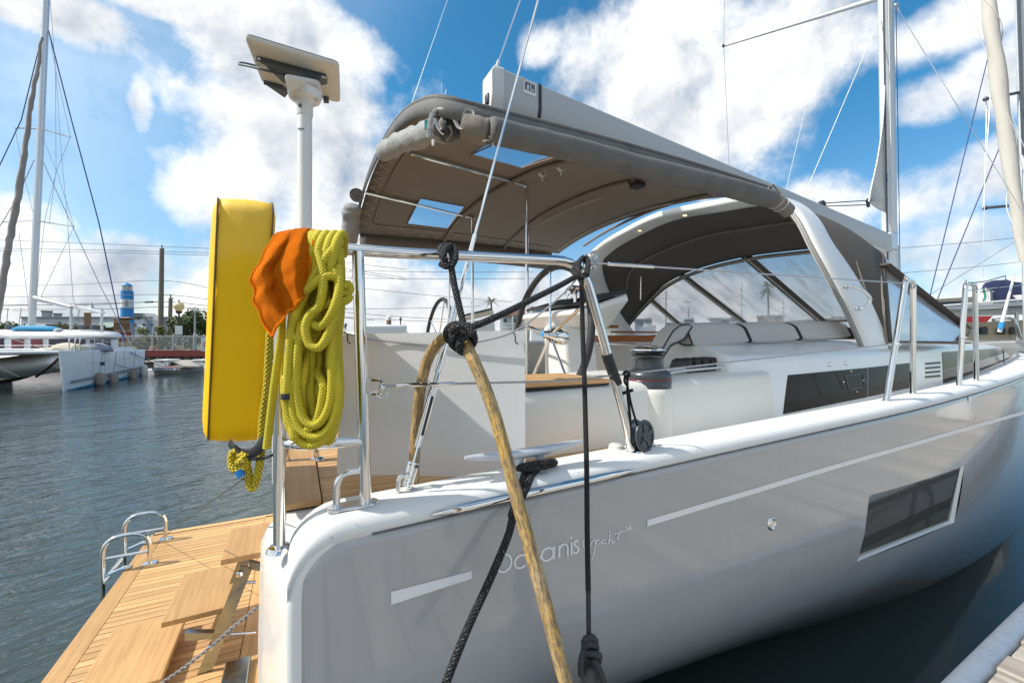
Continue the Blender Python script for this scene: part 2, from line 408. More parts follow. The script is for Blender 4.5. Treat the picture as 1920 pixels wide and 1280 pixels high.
M_grope = rope_mat('speckled_grey_line', (0.40, 0.40, 0.40), (0.03, 0.03, 0.03), 2, 0.02, 0.7)
def hose_mat():
    m = bpy.data.materials.new('mottled_tan_hose'); m.use_nodes = True; t = NT(m.node_tree); p = t.n['Principled BSDF']
    uv = t.node('ShaderNodeTexCoord').outputs['UV']; s = t.node('ShaderNodeSeparateXYZ'); t.put(s.inputs[0], uv)
    a = t.m('MULTIPLY', s.outputs[0], 2 * math.pi); cv = t.node('ShaderNodeCombineXYZ')
    t.put(cv.inputs[0], t.m('COSINE', a)); t.put(cv.inputs[1], t.m('SINE', a)); t.put(cv.inputs[2], t.m('MULTIPLY', s.outputs[1], 9.0))
    n1 = t.noise(cv.outputs[0], 3.4, 8, 0.75); n2 = t.noise(cv.outputs[0], 1.1, 4, 0.6); n3 = t.noise(t.node('ShaderNodeTexCoord').outputs['Object'], 90, 4, 0.7)
    c = t.mix(t.step(n2, 0.35, 0.65), (0.60, 0.36, 0.07), (0.52, 0.38, 0.20))
    c = t.mix(t.m('MULTIPLY', t.step(t.m('ADD', n1, t.m('MULTIPLY_ADD', n3, 0.3, -0.15)), 0.40, 0.60), 0.9), c, (0.15, 0.105, 0.07))
    t.put(p.inputs['Base Color'], c); p.inputs['Roughness'].default_value = 0.5
    b = t.node('ShaderNodeBump'); b.inputs['Strength'].default_value = 0.3; b.inputs['Distance'].default_value = 0.004; t.put(b.inputs['Height'], n3); t.put(p.inputs['Normal'], b.outputs[0]); return m
M_hose = hose_mat()
M_hose_old = mat('plain_tan_hose', (0.58, 0.36, 0.085), 0.45, var=0.22, vs=16, bump=0.2, bs=60, dirt=(0.17, 0.12, 0.08), ds=34, dthr=(0.44, 0.60))
M_clear = film_mat('clear_vinyl', (0.68, 0.71, 0.76), 0.52, 0.06, 0.18)
M_aged = film_mat('aged_milky_vinyl', (0.70, 0.72, 0.75), 0.80, 0.10, 0.12)
M_haze = film_mat('cloudy_roof_vinyl', (0.95, 0.97, 1.0), 0.12, 0.08, 0.12)

def pale_top_bag(m):
    """blends the upper part of the vinyl to a paler yellow, patchily"""
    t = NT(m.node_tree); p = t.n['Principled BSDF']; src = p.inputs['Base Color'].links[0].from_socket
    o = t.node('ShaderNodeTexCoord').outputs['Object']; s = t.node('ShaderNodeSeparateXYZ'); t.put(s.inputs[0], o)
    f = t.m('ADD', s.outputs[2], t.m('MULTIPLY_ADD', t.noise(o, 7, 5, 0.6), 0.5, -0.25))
    c = t.mix(t.step(f, 1.84, 2.16, 0, 0.75), src, (0.88, 0.60, 0.13)); t.put(p.inputs['Base Color'], c)  # paler yellow towards the top, boundary broken up by noise
pale_top_bag(M_vinyl)
# ------------------------------------------------------------------ water
def water_mat():
    m = bpy.data.materials.new('harbour_water'); m.use_nodes = True; t = NT(m.node_tree); p = t.n['Principled BSDF']
    v = t.node('ShaderNodeTexCoord').outputs['Object']
    rp = t.node('ShaderNodeMapping'); rp.inputs['Rotation'].default_value = (0, 0, YAW - R(90) + R(8)); t.put(rp.inputs[0], v)
    mp = t.node('ShaderNodeMapping'); mp.inputs['Scale'].default_value = (0.55, 1.5, 1); t.put(mp.inputs[0], rp.outputs[0])
    a = t.noise(mp.outputs[0], 1.1, 3, 0.55, 0.4); b = t.noise(mp.outputs[0], 5.2, 3, 0.5, 0.7); c = t.noise(mp.outputs[0], 15, 2, 0.5, 0.3)
    h = t.m('ADD', t.m('MULTIPLY', a, 0.060), t.m('ADD', t.m('MULTIPLY', b, 0.024), t.m('MULTIPLY', c, 0.006)))
    # the slip between hull and pontoon is sheltered; so is the water close under the quay
    s = t.node('ShaderNodeSeparateXYZ'); t.put(s.inputs[0], v)
    calm = t.step(s.outputs[1], 0.9, 2.4, 0.05, 1.0)
    far = t.step(t.vm('DOT_PRODUCT', v, tuple(FWD)), 7.0, 16.0, 1.0, 0.22)
    b_ = t.node('ShaderNodeBump'); b_.inputs['Distance'].default_value = 1.0; t.put(b_.inputs['Strength'], t.m('MULTIPLY', calm, far)); t.put(b_.inputs['Height'], h)
    t.put(p.inputs['Normal'], b_.outputs[0])
    t.put(p.inputs['Base Color'], (0.036, 0.056, 0.055, 1)); p.inputs['Roughness'].default_value = 0.04; p.inputs['IOR'].default_value = 1.42
    return m
mb = MB(); i = mb.add([(-900, -900, 0), (900, -900, 0), (900, 900, 0), (-900, 900, 0)]); mb.face([i, i + 1, i + 2, i + 3])
struct(obj('water', mb, water_mat(), smooth=False))
mb = MB(); i = mb.add([(-950, -950, -6), (950, -950, -6), (950, 950, -6), (-950, 950, -6)]); mb.face([i, i + 1, i + 2, i + 3])
struct(obj('seabed', mb, mat('silt', (0.05, 0.05, 0.035), 0.9), smooth=False))

# ------------------------------------------------------------------ the sailing yacht: shell
yacht = thing('sailing_yacht', 'large white and grey sailing yacht moored stern-left alongside the near pontoon', 'sailing yacht')
CL = 2.45
def ys(x): return -0.07 + (0 if x < 2.5 else 0.27 * ((x - 2.5) / 3.5) ** 1.6)
def zs(x): return 1.28 + 0.032 * x - 0.0014 * x * x
KEY = [(-0.4, 1.0), (1.4, 0.59), (2.0, 0.47), (3.0, 0.30), (4.0, 0.16), (5.6, 0.06), (8, 0.10), (12, 0.35), (16.2, 0.12)]
def ow(x):
    for i in range(len(KEY) - 1):
        (a, va), (b, vb) = KEY[i], KEY[i + 1]
        if x <= b:
            m0 = (vb - KEY[max(i - 1, 0)][1]) / (b - KEY[max(i - 1, 0)][0]); m1 = (KEY[min(i + 2, len(KEY) - 1)][1] - va) / (KEY[min(i + 2, len(KEY) - 1)][0] - a)
            s = max(0, (x - a) / (b - a)); w = b - a
            return (2 * s ** 3 - 3 * s * s + 1) * va + (s ** 3 - 2 * s * s + s) * w * m0 + (3 * s * s - 2 * s ** 3) * vb + (s ** 3 - s * s) * w * m1
    return KEY[-1][1]
def hull_y(x, z):
    zk = 0.80; k = max(0.0, (zk - z) / zk)
    return min(ys(x) + ow(x) * k ** 2.1, CL)
def hull_mat():
    m = bpy.data.materials.new('grey_topsides'); m.use_nodes = True; t = NT(m.node_tree); p = t.n['Principled BSDF']
    v = t.node('ShaderNodeTexCoord').outputs['Object']
    mp = t.node('ShaderNodeMapping'); mp.inputs['Scale'].default_value = (40, 40, 0.8); t.put(mp.inputs[0], v)
    st = t.noise(mp.outputs[0], 1.0, 4, 0.6); big = t.noise(v, 1.3, 4, 0.6)
    f = t.m('MULTIPLY', t.m('MULTIPLY_ADD', st, 0.10, 0.95), t.m('MULTIPLY_ADD', big, 0.12, 0.94))
    sc = t.node('ShaderNodeVectorMath', operation='SCALE'); sc.inputs[0].default_value = (0.435, 0.432, 0.432); t.put(sc.inputs['Scale'], f)
    # dried salt spots, thicker low down
    vo = t.node('ShaderNodeTexVoronoi'); vo.inputs['Scale'].default_value = 26; t.put(vo.inputs['Vector'], v)
    cl = t.noise(v, 2.6, 4, 0.7)
    s = t.node('ShaderNodeSeparateXYZ'); t.put(s.inputs[0], v)
    low = t.step(s.outputs[2], 0.0, 0.75, 1.0, 0.0)
    thr = t.m('MULTIPLY', t.m('MULTIPLY', low, t.step(cl, 0.45, 0.65)), 0.085)
    spot = t.m('LESS_THAN', vo.outputs['Distance'], thr)
    c = t.mix(t.m('MULTIPLY', spot, 0.8), sc.outputs[0], (0.75, 0.75, 0.74))
    t.put(p.inputs['Base Color'], c)
    t.put(p.inputs['Roughness'], t.m('MULTIPLY_ADD', st, 0.10, 0.10)); p.inputs['Coat Weight'].default_value = 0.45; p.inputs['Coat Roughness'].default_value = 0.04
    b = t.node('ShaderNodeBump'); b.inputs['Strength'].default_value = 0.10; b.inputs['Distance'].default_value = 0.05
    t.put(b.inputs['Height'], t.noise(v, 2.2, 3, 0.5)); t.put(p.inputs['Normal'], b.outputs[0])
    return m
M_hull = hull_mat()
def hull_top(x): return zs(x) - 0.05
X0, CRN = -0.156, 0.105
XS = [X0, X0 + .006, X0 + .015, X0 + .03, X0 + .05, X0 + .075, X0 + .1, X0 + .14, 0.1] + [0.2 + .15 * k for k in range(54)] + [8.5, 9, 10, 11, 12, 13, 14, 15, 15.6, 16.0, 16.2]
def hull_rings(off=0.0, x0=X0, corner=True, top=hull_top, xs=XS, roll=0.012):
    rings = []
    for x in xs:
        zt = top(x)
        if corner and x < x0 + CRN:
            zt -= CRN - math.sqrt(max(0, CRN ** 2 - (x0 + CRN - x) ** 2))
        ring = []
        # edges of the panel roll in
        e = max(0.0, 1 - (x - x0) / 0.02) if corner else 0
        for k, w in enumerate([0, .004, .010, .02, .05, .1, .17, .24, .31, .38, .45, .52, .58, .64, .7, .75, .8, .84, .88, .92, .96, 1.0]):
            z = lerp(zt, -0.45, w)
            rr = roll * max(e, max(0, 1 - w / 0.010)) ** 2
            ring.append(Vector((x, hull_y(x, z) + off + rr, z)))
        rings.append(ring)
    return rings
# window recess
HW = [on(px, py, hull_y) for px, py in ((1607, 1052), (1629, 934), (1634, 927), (1808, 873), (1789, 979))]
mb = MB(); rings = hull_rings(); mb.loft(rings, flip=True)
port = [[Vector((p.x, 2 * CL - p.y, p.z)) for p in r] for r in rings]; mb.loft(port)
hull = obj('hull', mb, M_hull, yacht, ang=60)
def cut(o, cutter_mb):
    c = obj('cutter', cutter_mb, None, smooth=False)
    m = o.modifiers.new('cut', 'BOOLEAN'); m.object = c; m.operation = 'DIFFERENCE'; m.solver = 'EXACT'
    dg = bpy.context.evaluated_depsgraph_get(); me = bpy.data.meshes.new_from_object(o.evaluated_get(dg))
    o.modifiers.remove(m); o.data = me; bpy.data.objects.remove(c)
mbc = MB(); mbc.prism([p + Vector((0, -0.3, 0)) for p in HW], (0, 0.8, 0)); cut(hull, mbc)
hull.data.shade_smooth(); hull.data.set_sharp_from_angle(angle=R(60))
def hp(px, py, out=0.0):
    p = on(px, py, hull_y); return Vector((p.x, hull_y(p.x, p.z) - out, p.z))
def hxz(x, z, out=0.0): return Vector((x, hull_y(x, z) - out, z))
# recess tray, pane and curtain line of the hull window
ctr = sum(HW, Vector()) / 5
M_glass = mat('dark_window_glass', (0.012, 0.013, 0.015), 0.03, var=0.3, spec=0.9, coat=0.6, ior=2.2)
M_mirror = mat('reflective_window_glass', (0.20, 0.195, 0.185), 0.008, 0.55, var=0.05)
win = part('hull_window', yacht)
pl_n = (HW[4] - HW[0]).cross(HW[2] - HW[0])
def flat(p, k=0): return Vector((p.x, HW[0].y + k - (pl_n.x * (p.x - HW[0].x) + pl_n.z * (p.z - HW[0].z)) / pl_n.y, p.z))
ins = [lerp(p, ctr, k) for p, k in zip(HW, (0.02, 0.03, 0.03, 0.035, 0.035))]
mb = MB(); mb.loft([[p + Vector((0, .0, 0)) for p in HW], [flat(p, .018) for p in ins]], closed=True)
obj('recess_edge', mb, M_gel, win, ang=20)
mb = MB(); mb.prism([flat(p, .016) for p in ins], (0, .012, 0)); obj('pane', mb, M_mirror, win, smooth=False)

# white band round the panel: gunwale, stern edge
def ring_cap(x):
    z = zs(x); y = ys(x); zt = hull_top(x) + 0.004
    q = max(0.0, min(1.0, (-0.182 + .115 - x) / .115)); dr = .115 * (1 - math.sqrt(1 - q * q)); z -= dr; zt -= dr
    return [Vector((x, y + 0.02, zt - 0.03)), Vector((x, y + 0.008, zt - 0.008)), Vector((x, y + 0.002, zt + 0.002)), Vector((x, y + 0.002, zt + 0.014)), Vector((x, y + 0.008, zt + 0.030)), Vector((x, y + 0.020, zt + 0.041)),
            Vector((x, y + 0.040, z + 0.0)), Vector((x, y + 0.09, z + 0.004)), Vector((x, y + 0.135, z + 0.003)), Vector((x, y + 0.148, z - 0.006)), Vector((x, y + 0.152, z - 0.02)), Vector((x, y + 0.165, z - 0.11))]
xs2 = [-.181, -.176, -.168, -.155, -.14, -.12, -.10, -.08, -.06, -.03, 0, .1, .25, .5, .75, 1, 1.3, 1.6, 2, 2.4, 2.8, 3.2, 3.6, 4, 4.5, 5, 5.5, 6, 7, 8, 9, 10, 11, 12, 13, 14, 15]
mb = MB(); mb.loft([ring_cap(x) for x in xs2], flip=True)
mb.loft([[Vector((p.x, 2 * CL - p.y, p.z)) for p in ring_cap(x)] for x in xs2])
M_gun = mat('scuffed_gunwale', (0.80, 0.80, 0.78), 0.45, var=0.05, vs=4, bump=0.1, bs=300, dirt=(0.20, 0.16, 0.12), ds=42, dthr=(0.635, 0.70))
obj('gunwale', mb, M_gun, yacht, ang=70)
# stern edge: a white moulding that frames the panel and rolls into the transom
def stern_ring(w):
    """section across the stern corner at fraction w from deck (0) to below the water (1)"""
    z = lerp(1.245, -0.3, w); lo_ = lambda q: Vector((q.x, q.y, q.z - .062 * (1 - w) ** 6 * min(1, max(0, (q.y - .03) / .08))))
    k = max(0.0, (z - 1.10)) / 0.145; bend = (1 - math.sqrt(max(0, 1 - k * k))) * 0.15     # corner rounds forward at the top
    xa = -0.185 + bend - 0.02 * (1 - w) * 0; y = hull_y(-0.1, z)
    rake = -0.035 * w
    return [lo_(q) for q in [Vector((0.05, y + 0.014, z)), Vector((X0 + 0.01 + bend, y + 0.010, z)), Vector((xa + .02, y + 0.004, z)), Vector((xa + .006, y + 0.008, z)), Vector((xa, y + 0.022, z)),
            Vector((xa - 0.02 + rake, y + 0.12, z)), Vector((xa - 0.05 + rake, y + 0.28, z)), Vector((xa - 0.072 + rake, y + 0.44, z)), Vector((xa - 0.066 + rake, y + 0.47, z)), Vector((xa + 0.1, y + 0.475, z))]]
mb = MB(); ws = [0, .012, .03, .055, .085, .12, .2, .3, .45, .6, .8, 1.0]
R_ = [stern_ring(w) for w in ws]
mb.loft(R_, flip=False)
# top surface that closes the quarter up to the deck
top0 = R_[0]
mb.hexa([Vector((p[0], p[1], .9)) for p in ((-.185, .05), (-.205, .30), (-.088, .30), (-.06, .05))], [Vector((p[0], p[1], 1.184)) for p in ((-.185, .05), (-.205, .30), (-.088, .30), (-.06, .05))])
mb2 = MB(); mb2.loft([[Vector((p.x, 2 * CL - p.y, p.z)) for p in r] for r in R_], flip=True)
obj('stern_quarter', mb, M_gel, yacht, ang=70)
obj('stern_quarter', mb2, M_gel, yacht, ang=70)
# dark joint under the gunwale
mb = MB(); mb.tube([Vector((x, ys(x) + 0.0015, hull_top(x) + 0.001)) for x in xs2 if -.03 < x < 6.5], 0.0022, 4)
obj('gunwale_joint', mb, mat('grimy_joint', (0.12, 0.12, 0.12), 0.8, var=0.5, vs=40), yacht)
# deck plates below the gunwale
mb = MB()
mb.hexa([(0.95, 0.02, 1.10), (0.95, 0.50, 1.10), (2.6, 0.55, 1.10), (2.6, 0.02, 1.15)], [(0.95, 0.02, 1.195), (0.95, 0.50, 1.195), (2.6, 0.55, 1.22), (2.6, 0.02, 1.22)])
obj('side_deck', mb, M_deck, yacht, smooth=False)
xs3 = [2.6, 3.2, 4, 5, 6, 7, 8, 9, 10, 11, 12, 13, 14, 15]
mb = MB(); mb.loft([[Vector((x, ys(x) + .15, zs(x) - .15)), Vector((x, ys(x) + .7, zs(x) - .14)), Vector((x, CL, zs(x) - 0.03)), Vector((x, 2 * CL - ys(x) - .7, zs(x) - .14)), Vector((x, 2 * CL - ys(x) - .15, zs(x) - .15))] for x in xs3])
obj('foredeck', mb, M_deck, yacht)
# transom below the cockpit and the bottom of the opening
mb = MB(); mb.box((-0.10, CL, 0.55), (0.12, 3.9, 0.75)); obj('transom', mb, M_gel, yacht, bevel=0.01)
# port quarter bulkhead and the upright gate slab seen past the pushpit
mb = MB(); mb.box((-0.25, 1.42, 1.22), (0.035, 0.5, 0.42)); obj('transom_gate', mb, M_white, yacht, bevel=0.006)
# stripes and lettering
M_paint = mat('white_hull_lettering', (0.86, 0.86, 0.86), 0.35, var=0.03)
def ribbon(name, pts_top, pts_bot, out=0.002):
    """flat painted band between two rows of photo places"""
    mb = MB(); n = len(pts_top)
    a = [hp(*p, out) for p in pts_top]; b = [hp(*p, out) for p in pts_bot]; mb.loft([a, b], flip=True); return mb
def rows(p, q, n): return [(lerp(p[0], q[0], k / n), lerp(p[1], q[1], k / n)) for k in range(n + 1)]
obj('stripe', ribbon('s', rows((733, 1108), (884, 1069), 6), rows((733, 1132.5), (884, 1083.5), 6)), M_paint, yacht)
st_t = [(1213, 974), (1300, 948), (1400, 919), (1500, 889), (1600, 860), (1700, 832), (1800, 803), (1920, 770), (2040, 738)]
st_b = [(1213, 986), (1300, 959), (1400, 929), (1500, 898.5), (1600, 868.5), (1700, 839.5), (1800, 810), (1920, 776), (2040, 743)]
smo = lambda P: [(q.x, q.y) for q in spl([(a, b, 0) for a, b in P], 8)]
obj('stripe', ribbon('s', smo(st_t), smo(st_b)), M_paint, yacht)
obj('freeboard_mark', ribbon('s', [(1815, 743), (1820.5, 742)], [(1815, 755), (1820.5, 754)]), M_paint, yacht)
SK = [0]
def stroke(mb, zpts, w, smooth=True, closed=False):
    """a pen stroke in the photograph's lettering, laid on the hull as a thin painted ribbon"""
    P = [Vector((780 + a / 2.783, 820 + b / 2.783, 0)) for a, b in zpts]
    if smooth and len(P) > 2: P = spl(P, 5, closed)
    SK[0] += 1; oo = .0015 + .0005 * (SK[0] % 5); n = len(P); L = []; Rr = []
    for i in range(n):
        d = (P[(i + 1) % n] - P[i - 1]) if closed else (P[min(i + 1, n - 1)] - P[max(i - 1, 0)])
        d = Vector((-d.y, d.x, 0)).normalized() * (w / 2.783 / 2)
        L.append(hp((P[i] + d).x, (P[i] + d).y, oo)); Rr.append(hp((P[i] - d).x, (P[i] - d).y, oo))
    if closed: L.append(L[0]); Rr.append(Rr[0])
    mb.loft([L, Rr])
def BL(a, b): return (420 + a, 710 - 0.263 * a - b)
def arc(a, b, rx, ry, t0, t1, n=16): return [BL(a + rx * math.cos(R(lerp(t0, t1, k / n))), b + ry * math.sin(R(lerp(t0, t1, k / n)))) for k in range(n + 1)]
letters = part('hull_lettering', yacht)
def letter(strokes, w=10.5):
    mb = MB()
    for s in strokes: stroke(mb, *s) if isinstance(s, tuple) else stroke(mb, s, w, False)
    obj('letter', mb, M_paint, letters, smooth=False)
letter([arc(38, 47, 38, 45, 0, 360, 30)])                                                     # O
letter([arc(125, 33, 32, 33, 48, 312, 22)])                                                   # c
letter([arc(196, 33, 32, 33, 2, -318, 24), [BL(164, 33), BL(228, 33)]])                       # e
letter([arc(265, 33, 31, 33, 0, 360, 26), [BL(297, 66), BL(297, 0)]])                         # a
letter([[BL(325, 66), BL(325, 0)], [BL(325, 36)] + arc(347, 40, 22, 25, 180, 0, 10) + [BL(369, 0)]])   # n
letter([[BL(388, 66), BL(388, 0)], [BL(388, 84), BL(388, 92)]])                               # i
letter([[BL(424, 56), BL(416, 65), BL(406, 62), BL(403, 50), BL(412, 38), BL(424, 28), BL(426, 12), BL(416, 1), BL(404, 3), BL(399, 14)]])   # s
W2 = 4.6
letter([([(872, 528), (869, 556), (880, 578), (898, 572), (916, 540)], W2), ([(934, 536), (930, 580), (922, 612), (914, 632)], W2), ([(916, 540), (928, 528), (934, 536)], W2)])
letter([([(962, 540), (948, 532), (938, 544), (946, 556), (958, 548), (964, 538), (966, 552)], W2)])
letter([([(990, 530), (978, 528), (970, 542), (978, 552), (994, 546)], W2)])
letter([([(1006, 480), (1008, 515), (1000, 552)], W2), ([(1000, 552), (1010, 532), (1020, 530), (1022, 548), (1036, 538)], W2)])
letter([([(1062, 484), (1052, 510), (1046, 528), (1056, 524)], W2), ([(1030, 502), (1060, 494), (1090, 482)], W2)])
letter([([(1103, 459), (1094, 460), (1093, 469), (1101, 468), (1103, 477), (1092, 481)], W2)])
letter([([(1116, 478), (1115, 453)], W2), ([(1115, 453), (1107, 472), (1121, 469)], W2)])
# skin fitting, drain
mb = MB(); c = hp(1447, 981, 0.0); mb.lathe([(0.0, 0.004), (0.012, 0.005), (0.014, 0.001), (0.021, 0.006), (0.025, 0.004), (0.027, 0)], c, axis((0, -1, 0.05)), 20)
obj('skin_fitting', mb, M_chrome, yacht)
# stainless rubbing strip under the cleat
sp = [hp(lerp(808, 1190, k / 14), lerp(965, 881, k / 14), 0.001) for k in range(15)]
mb = MB(); mb.tube(sp, 0.0125, 10, rf=lambda t: min(1, 0.25 + 7 * t, 0.25 + 7 * (1 - t)) , sy=0.9); obj('rubbing_strip', mb, M_chrome, yacht)
# recessed latch on the transom edge
mb = MB(); a = at(518, 1180, x=-0.245); b = at(514, 1238, x=-0.25); mb.tube([a, lerp(a, b, .5) + Vector((-.006, -.004, 0)), b], 0.009, 8, sy=.6); obj('transom_latch', mb, M_chrome, yacht)

# ------------------------------------------------------------------ aft deck in teak and its margin board
floor = part('aft_deck', yacht)
mb = MB(); mb.hexa([(-0.085, 0.09, 1.08), (-0.085, 4.8, 1.08), (1.15, 4.8, 1.08), (1.15, 0.09, 1.08)], [(-0.085, 0.09, 1.188), (-0.085, 4.8, 1.188), (1.15, 4.8, 1.188), (1.15, 0.09, 1.188)]); mb.box((-.148, 2.55, 1.138), (.12, 4.48, .1)); obj('caulk_bed', mb, M_caulk, floor, smooth=False)
mb = MB(); mb.box((0, 0, 0), (1.24, 0.038, 0.014)); plank_me = None
y = 0.14; i = 0
while y < 3.4:
    o = obj('plank', mb, M_teakx, floor, smooth=False, me=plank_me); plank_me = o.data
    o.location = (0.53, y, 1.196); y += 0.0415; i += 1
mb = MB(); mb.box((0, 0, 0), (0.105, 0.9, 0.02)); o = obj('margin_board', mb, M_teaky, floor, bevel=0.002); o.location = (-0.147, 0.74, 1.201)

# ------------------------------------------------------------------ swim platform
PZ = 0.20
plat = part('swim_platform', yacht)
mb = MB(); mb.box((-0.73, 1.60, PZ - 0.055), (0.86, 2.76, 0.10)); obj('platform_body', mb, M_gel, plat, bevel=0.01)
mb = MB(); mb.box((-0.73, 1.60, PZ - 0.002), (0.84, 2.74, 0.006)); obj('caulk_bed', mb, M_caulk, plat, smooth=False)
mb = MB(); mb.box((0, 0, 0), (0.088, 2.74, 0.014)); o = obj('margin_board', mb, M_teaky, plat); o.location = (-1.105, 1.60, PZ + .008)
mb = MB(); mb.box((0, 0, 0), (0.088, 2.74, 0.014)); o = obj('margin_board', mb, M_teaky, plat); o.location = (-0.355, 1.60, PZ + .008)
plank_me = None; y = 0.26; k = 0
mb = MB(); mb.box((0, 0, 0), (0.655, 0.0445, 0.014))
while y < 2.94:
    o = obj('plank', mb, M_teakx, plat, smooth=False, me=plank_me); plank_me = o.data
    o.location = (-0.73, y, PZ + 0.008); y += 0.049
mb = MB(); mb.box((0, 0, 0), (0.80, 0.05, 0.018)); o = obj('edge_board', mb, M_teakx, plat); o.location = (-0.73, 2.972, PZ + .006)
# two swim ladder hoops
for yy in (2.45, 2.83):
    mb = MB(); z0 = PZ + 0.015
    mb.tube(rounded([(-1.03, yy, z0), (-1.03, yy, z0 + .215), (-1.265, yy, z0 + .215), (-1.265, yy, z0 - .30)], 0.105, 8), 0.0135, 10)
    mb.tube([(-1.03, yy, z0 + .085), (-1.265, yy, z0 + .085)], 0.0095, 8); mb.tube([(-1.15, yy, z0 + .01), (-1.265, yy, z0 - .03)], 0.0095, 8)
    mb.box((-1.03, yy, z0 + .004), (0.075, 0.055, 0.007)); mb.box((-1.15, yy, z0 + .004), (0.05, 0.05, 0.007))
    obj('ladder_hoop', mb, M_chrome, plat)
mb = MB()
for zz in (-0.02, 0.0): mb.tube([(-1.265, 2.45, PZ - 0.05 + zz * 8), (-1.265, 2.83, PZ - 0.05 + zz * 8)], 0.011, 8)
obj('ladder_rung', mb, M_chrome, plat)
# folding boarding steps
steps = part('boarding_steps', yacht)
for (x0, x1, y0, y1, z, t) in ((-0.47, -0.13, 1.17, 1.52, 0.69, .028), (-0.70, -0.42, 1.25, 1.69, 0.43, .026), (-0.955, -0.665, 1.10, 1.58, 0.275, .026)):
    mb = MB(); mb.box((0, 0, 0), (x1 - x0, y1 - y0, t)); o = obj('tread', mb, M_teaky, steps, bevel=0.004); o.location = ((x0 + x1) / 2, (y0 + y1) / 2, z)
M_steel2 = mat('dull_stainless', (0.36, 0.39, 0.38), 0.22, 1.0, var=0.3, vs=14)
a = at(462, 1062, y=1.17); b = at(372, 1290, y=1.17); dv = (b - a).normalized(); nn = Vector((dv.z, 0, -dv.x))
for yo in (0.0, 0.30):
    mb = MB(); mb.prism([a + nn * .026 + Vector((0, yo, 0)), a - nn * .026 + Vector((0, yo, 0)), b - nn * .026 + Vector((0, yo, 0)), b + nn * .026 + Vector((0, yo, 0))], (0, 0.010, 0)); obj('stringer', mb, M_steel2, steps, smooth=False)
for (p, q) in (((-0.60, 1.17, 0.415), (-0.43, 1.17, 0.36)), ((-0.36, 1.17, 0.67), (-0.20, 1.17, 0.58))):
    mb = MB(); p = Vector(p); q = Vector(q); mb.hexa([p + Vector((0, 0, -.035)), q + Vector((0, 0, -.02)), q + Vector((0, .03, -.02)), p + Vector((0, .03, -.035))], [p, q, q + Vector((0, .03, 0)), p + Vector((0, .03, 0))]); obj('bracket', mb, M_steel2, steps, smooth=False)
for (p, q) in ((at(440, 1093, y=1.3), at(480, 1090, y=1.3)), (at(428, 1188, y=1.2), at(480, 1184, y=1.2))):
    mb = MB(); mb.tube([p, q], 0.008, 8); obj('hinge_arm', mb, M_chrome, steps)
for p in (at(449, 1076, y=1.165), at(394, 1213, y=1.165)):
    mb = MB(); mb.lathe([(0.0, .006), (.008, .006), (.013, .003), (.014, 0)], p, axis((0, -1, 0)), 14); obj('bolt', mb, M_chrome, steps)
mb = MB(); P = spl([at(482, 1138, y=1.0), at(440, 1172, y=1.0), at(400, 1207, y=1.0), at(350, 1247, y=1.0), at(285, 1292, y=1.0)], 6); mb.tube(P, 0.0065, 8)
obj('lifting_line', mb, M_grope, yacht)
mb = MB(); mb.box((-0.40, 0.86, PZ + .03), (0.10, 0.6, 0.03)); obj('hinge_cover', mb, M_steel2, yacht, bevel=.006)
# ------------------------------------------------------------------ pushpit
def tubes(name, paths, r, parent, m=None, n=10, rad=None):
    mb = MB()
    for p in paths: mb.tube(rounded(p, rad, 7) if rad else p, r, n)
    return obj(name, mb, m or M_chrome, parent)
push = part('pushpit', yacht)
RZ = 1.925
TA = at(690, 470, y=0.0); TB = at(1092, 490, y=0.0); TF = at(1185, 850, y=0.0)
fb = at(1170, 765, y=0.0); fb.z = max(fb.z, TF.z + .16)
# top rail: from the inboard post, round the corner, along the side and down the forward leg
tubes('top_rail', [[(-0.20, 0.80, 1.215), (-0.20, 0.80, RZ), (-0.20, 0.02, RZ), (0.05, 0.0, TA.z), TB, at(1176, 800, y=0.0), (TF.x, 0.0, TF.z)]], 0.0152, push, rad=0.10, n=14)
tubes('post', [[at(671, 472, y=0.0) + Vector((0, 0, 0)), at(686, 942, y=0.0)]], 0.0148, push, n=14)
tubes('post', [[(-0.196, -0.005, RZ), at(524, 1022, y=0.06)]], 0.0140, push, n=12)
lo = at(600, 829, y=0.0).z
tubes('lower_rail', [[at(684, 827, y=0.0), (-0.19, 0.0, lo), (-0.20, 0.80, lo)]], 0.0135, push, rad=0.07, n=12)
tubes('inner_post', [[(-0.09, 0.79, lo + .3), (-0.09, 0.79, 1.20)]], 0.012, push)
f1 = at(657, 949, y=0.02)
mb = MB(); c0 = at(631, 958, y=0.0); c1 = at(686, 943, y=0.0); pts = []
dv = (c1 - c0); dv.z = 0; dv.normalize(); nv = Vector((-dv.y, dv.x, 0))
def stadium(c0, c1, r, n=8):
    out = []
    for k in range(n + 1):
        a = math.pi * k / n; out.append(c1 + dv * math.sin(a) * r + nv * (-math.cos(a)) * r)
    for k in range(n + 1):
        a = math.pi * k / n; out.append(c0 - dv * math.sin(a) * r + nv * math.cos(a) * r)
    return out
zf = 1.279
c0 = Vector((c0.x, 0.0, zf)); c1 = Vector((c1.x + .006, 0.0, zf))
mb.prism(stadium(c0, c1, 0.026), (0, 0, 0.008)); obj('foot_plate', mb, M_chrome, push, bevel=0.003, smooth=False)
tubes('foot_hoop', [[c0 + Vector((0, 0, 0)), c0 + Vector((0, 0, 0.088)), c1 + Vector((0, 0, 0.088))]], 0.0085, push, rad=.05)
mb = MB(); mb.lathe([(.0, .02), (.024, .012), (.028, .006), (.030, 0)], at(524, 1027, y=0.06) - Vector((0, 0, .006)), None, 18); obj('foot_flange', mb, M_chrome, push)
for p in ((-0.20, 0.80, 1.204), (-0.09, 0.79, 1.204)): mb = MB(); mb.lathe([(.0, .012), (.020, .010), (.028, .004), (.030, 0)], p, None, 18); obj('foot_flange', mb, M_chrome, push)
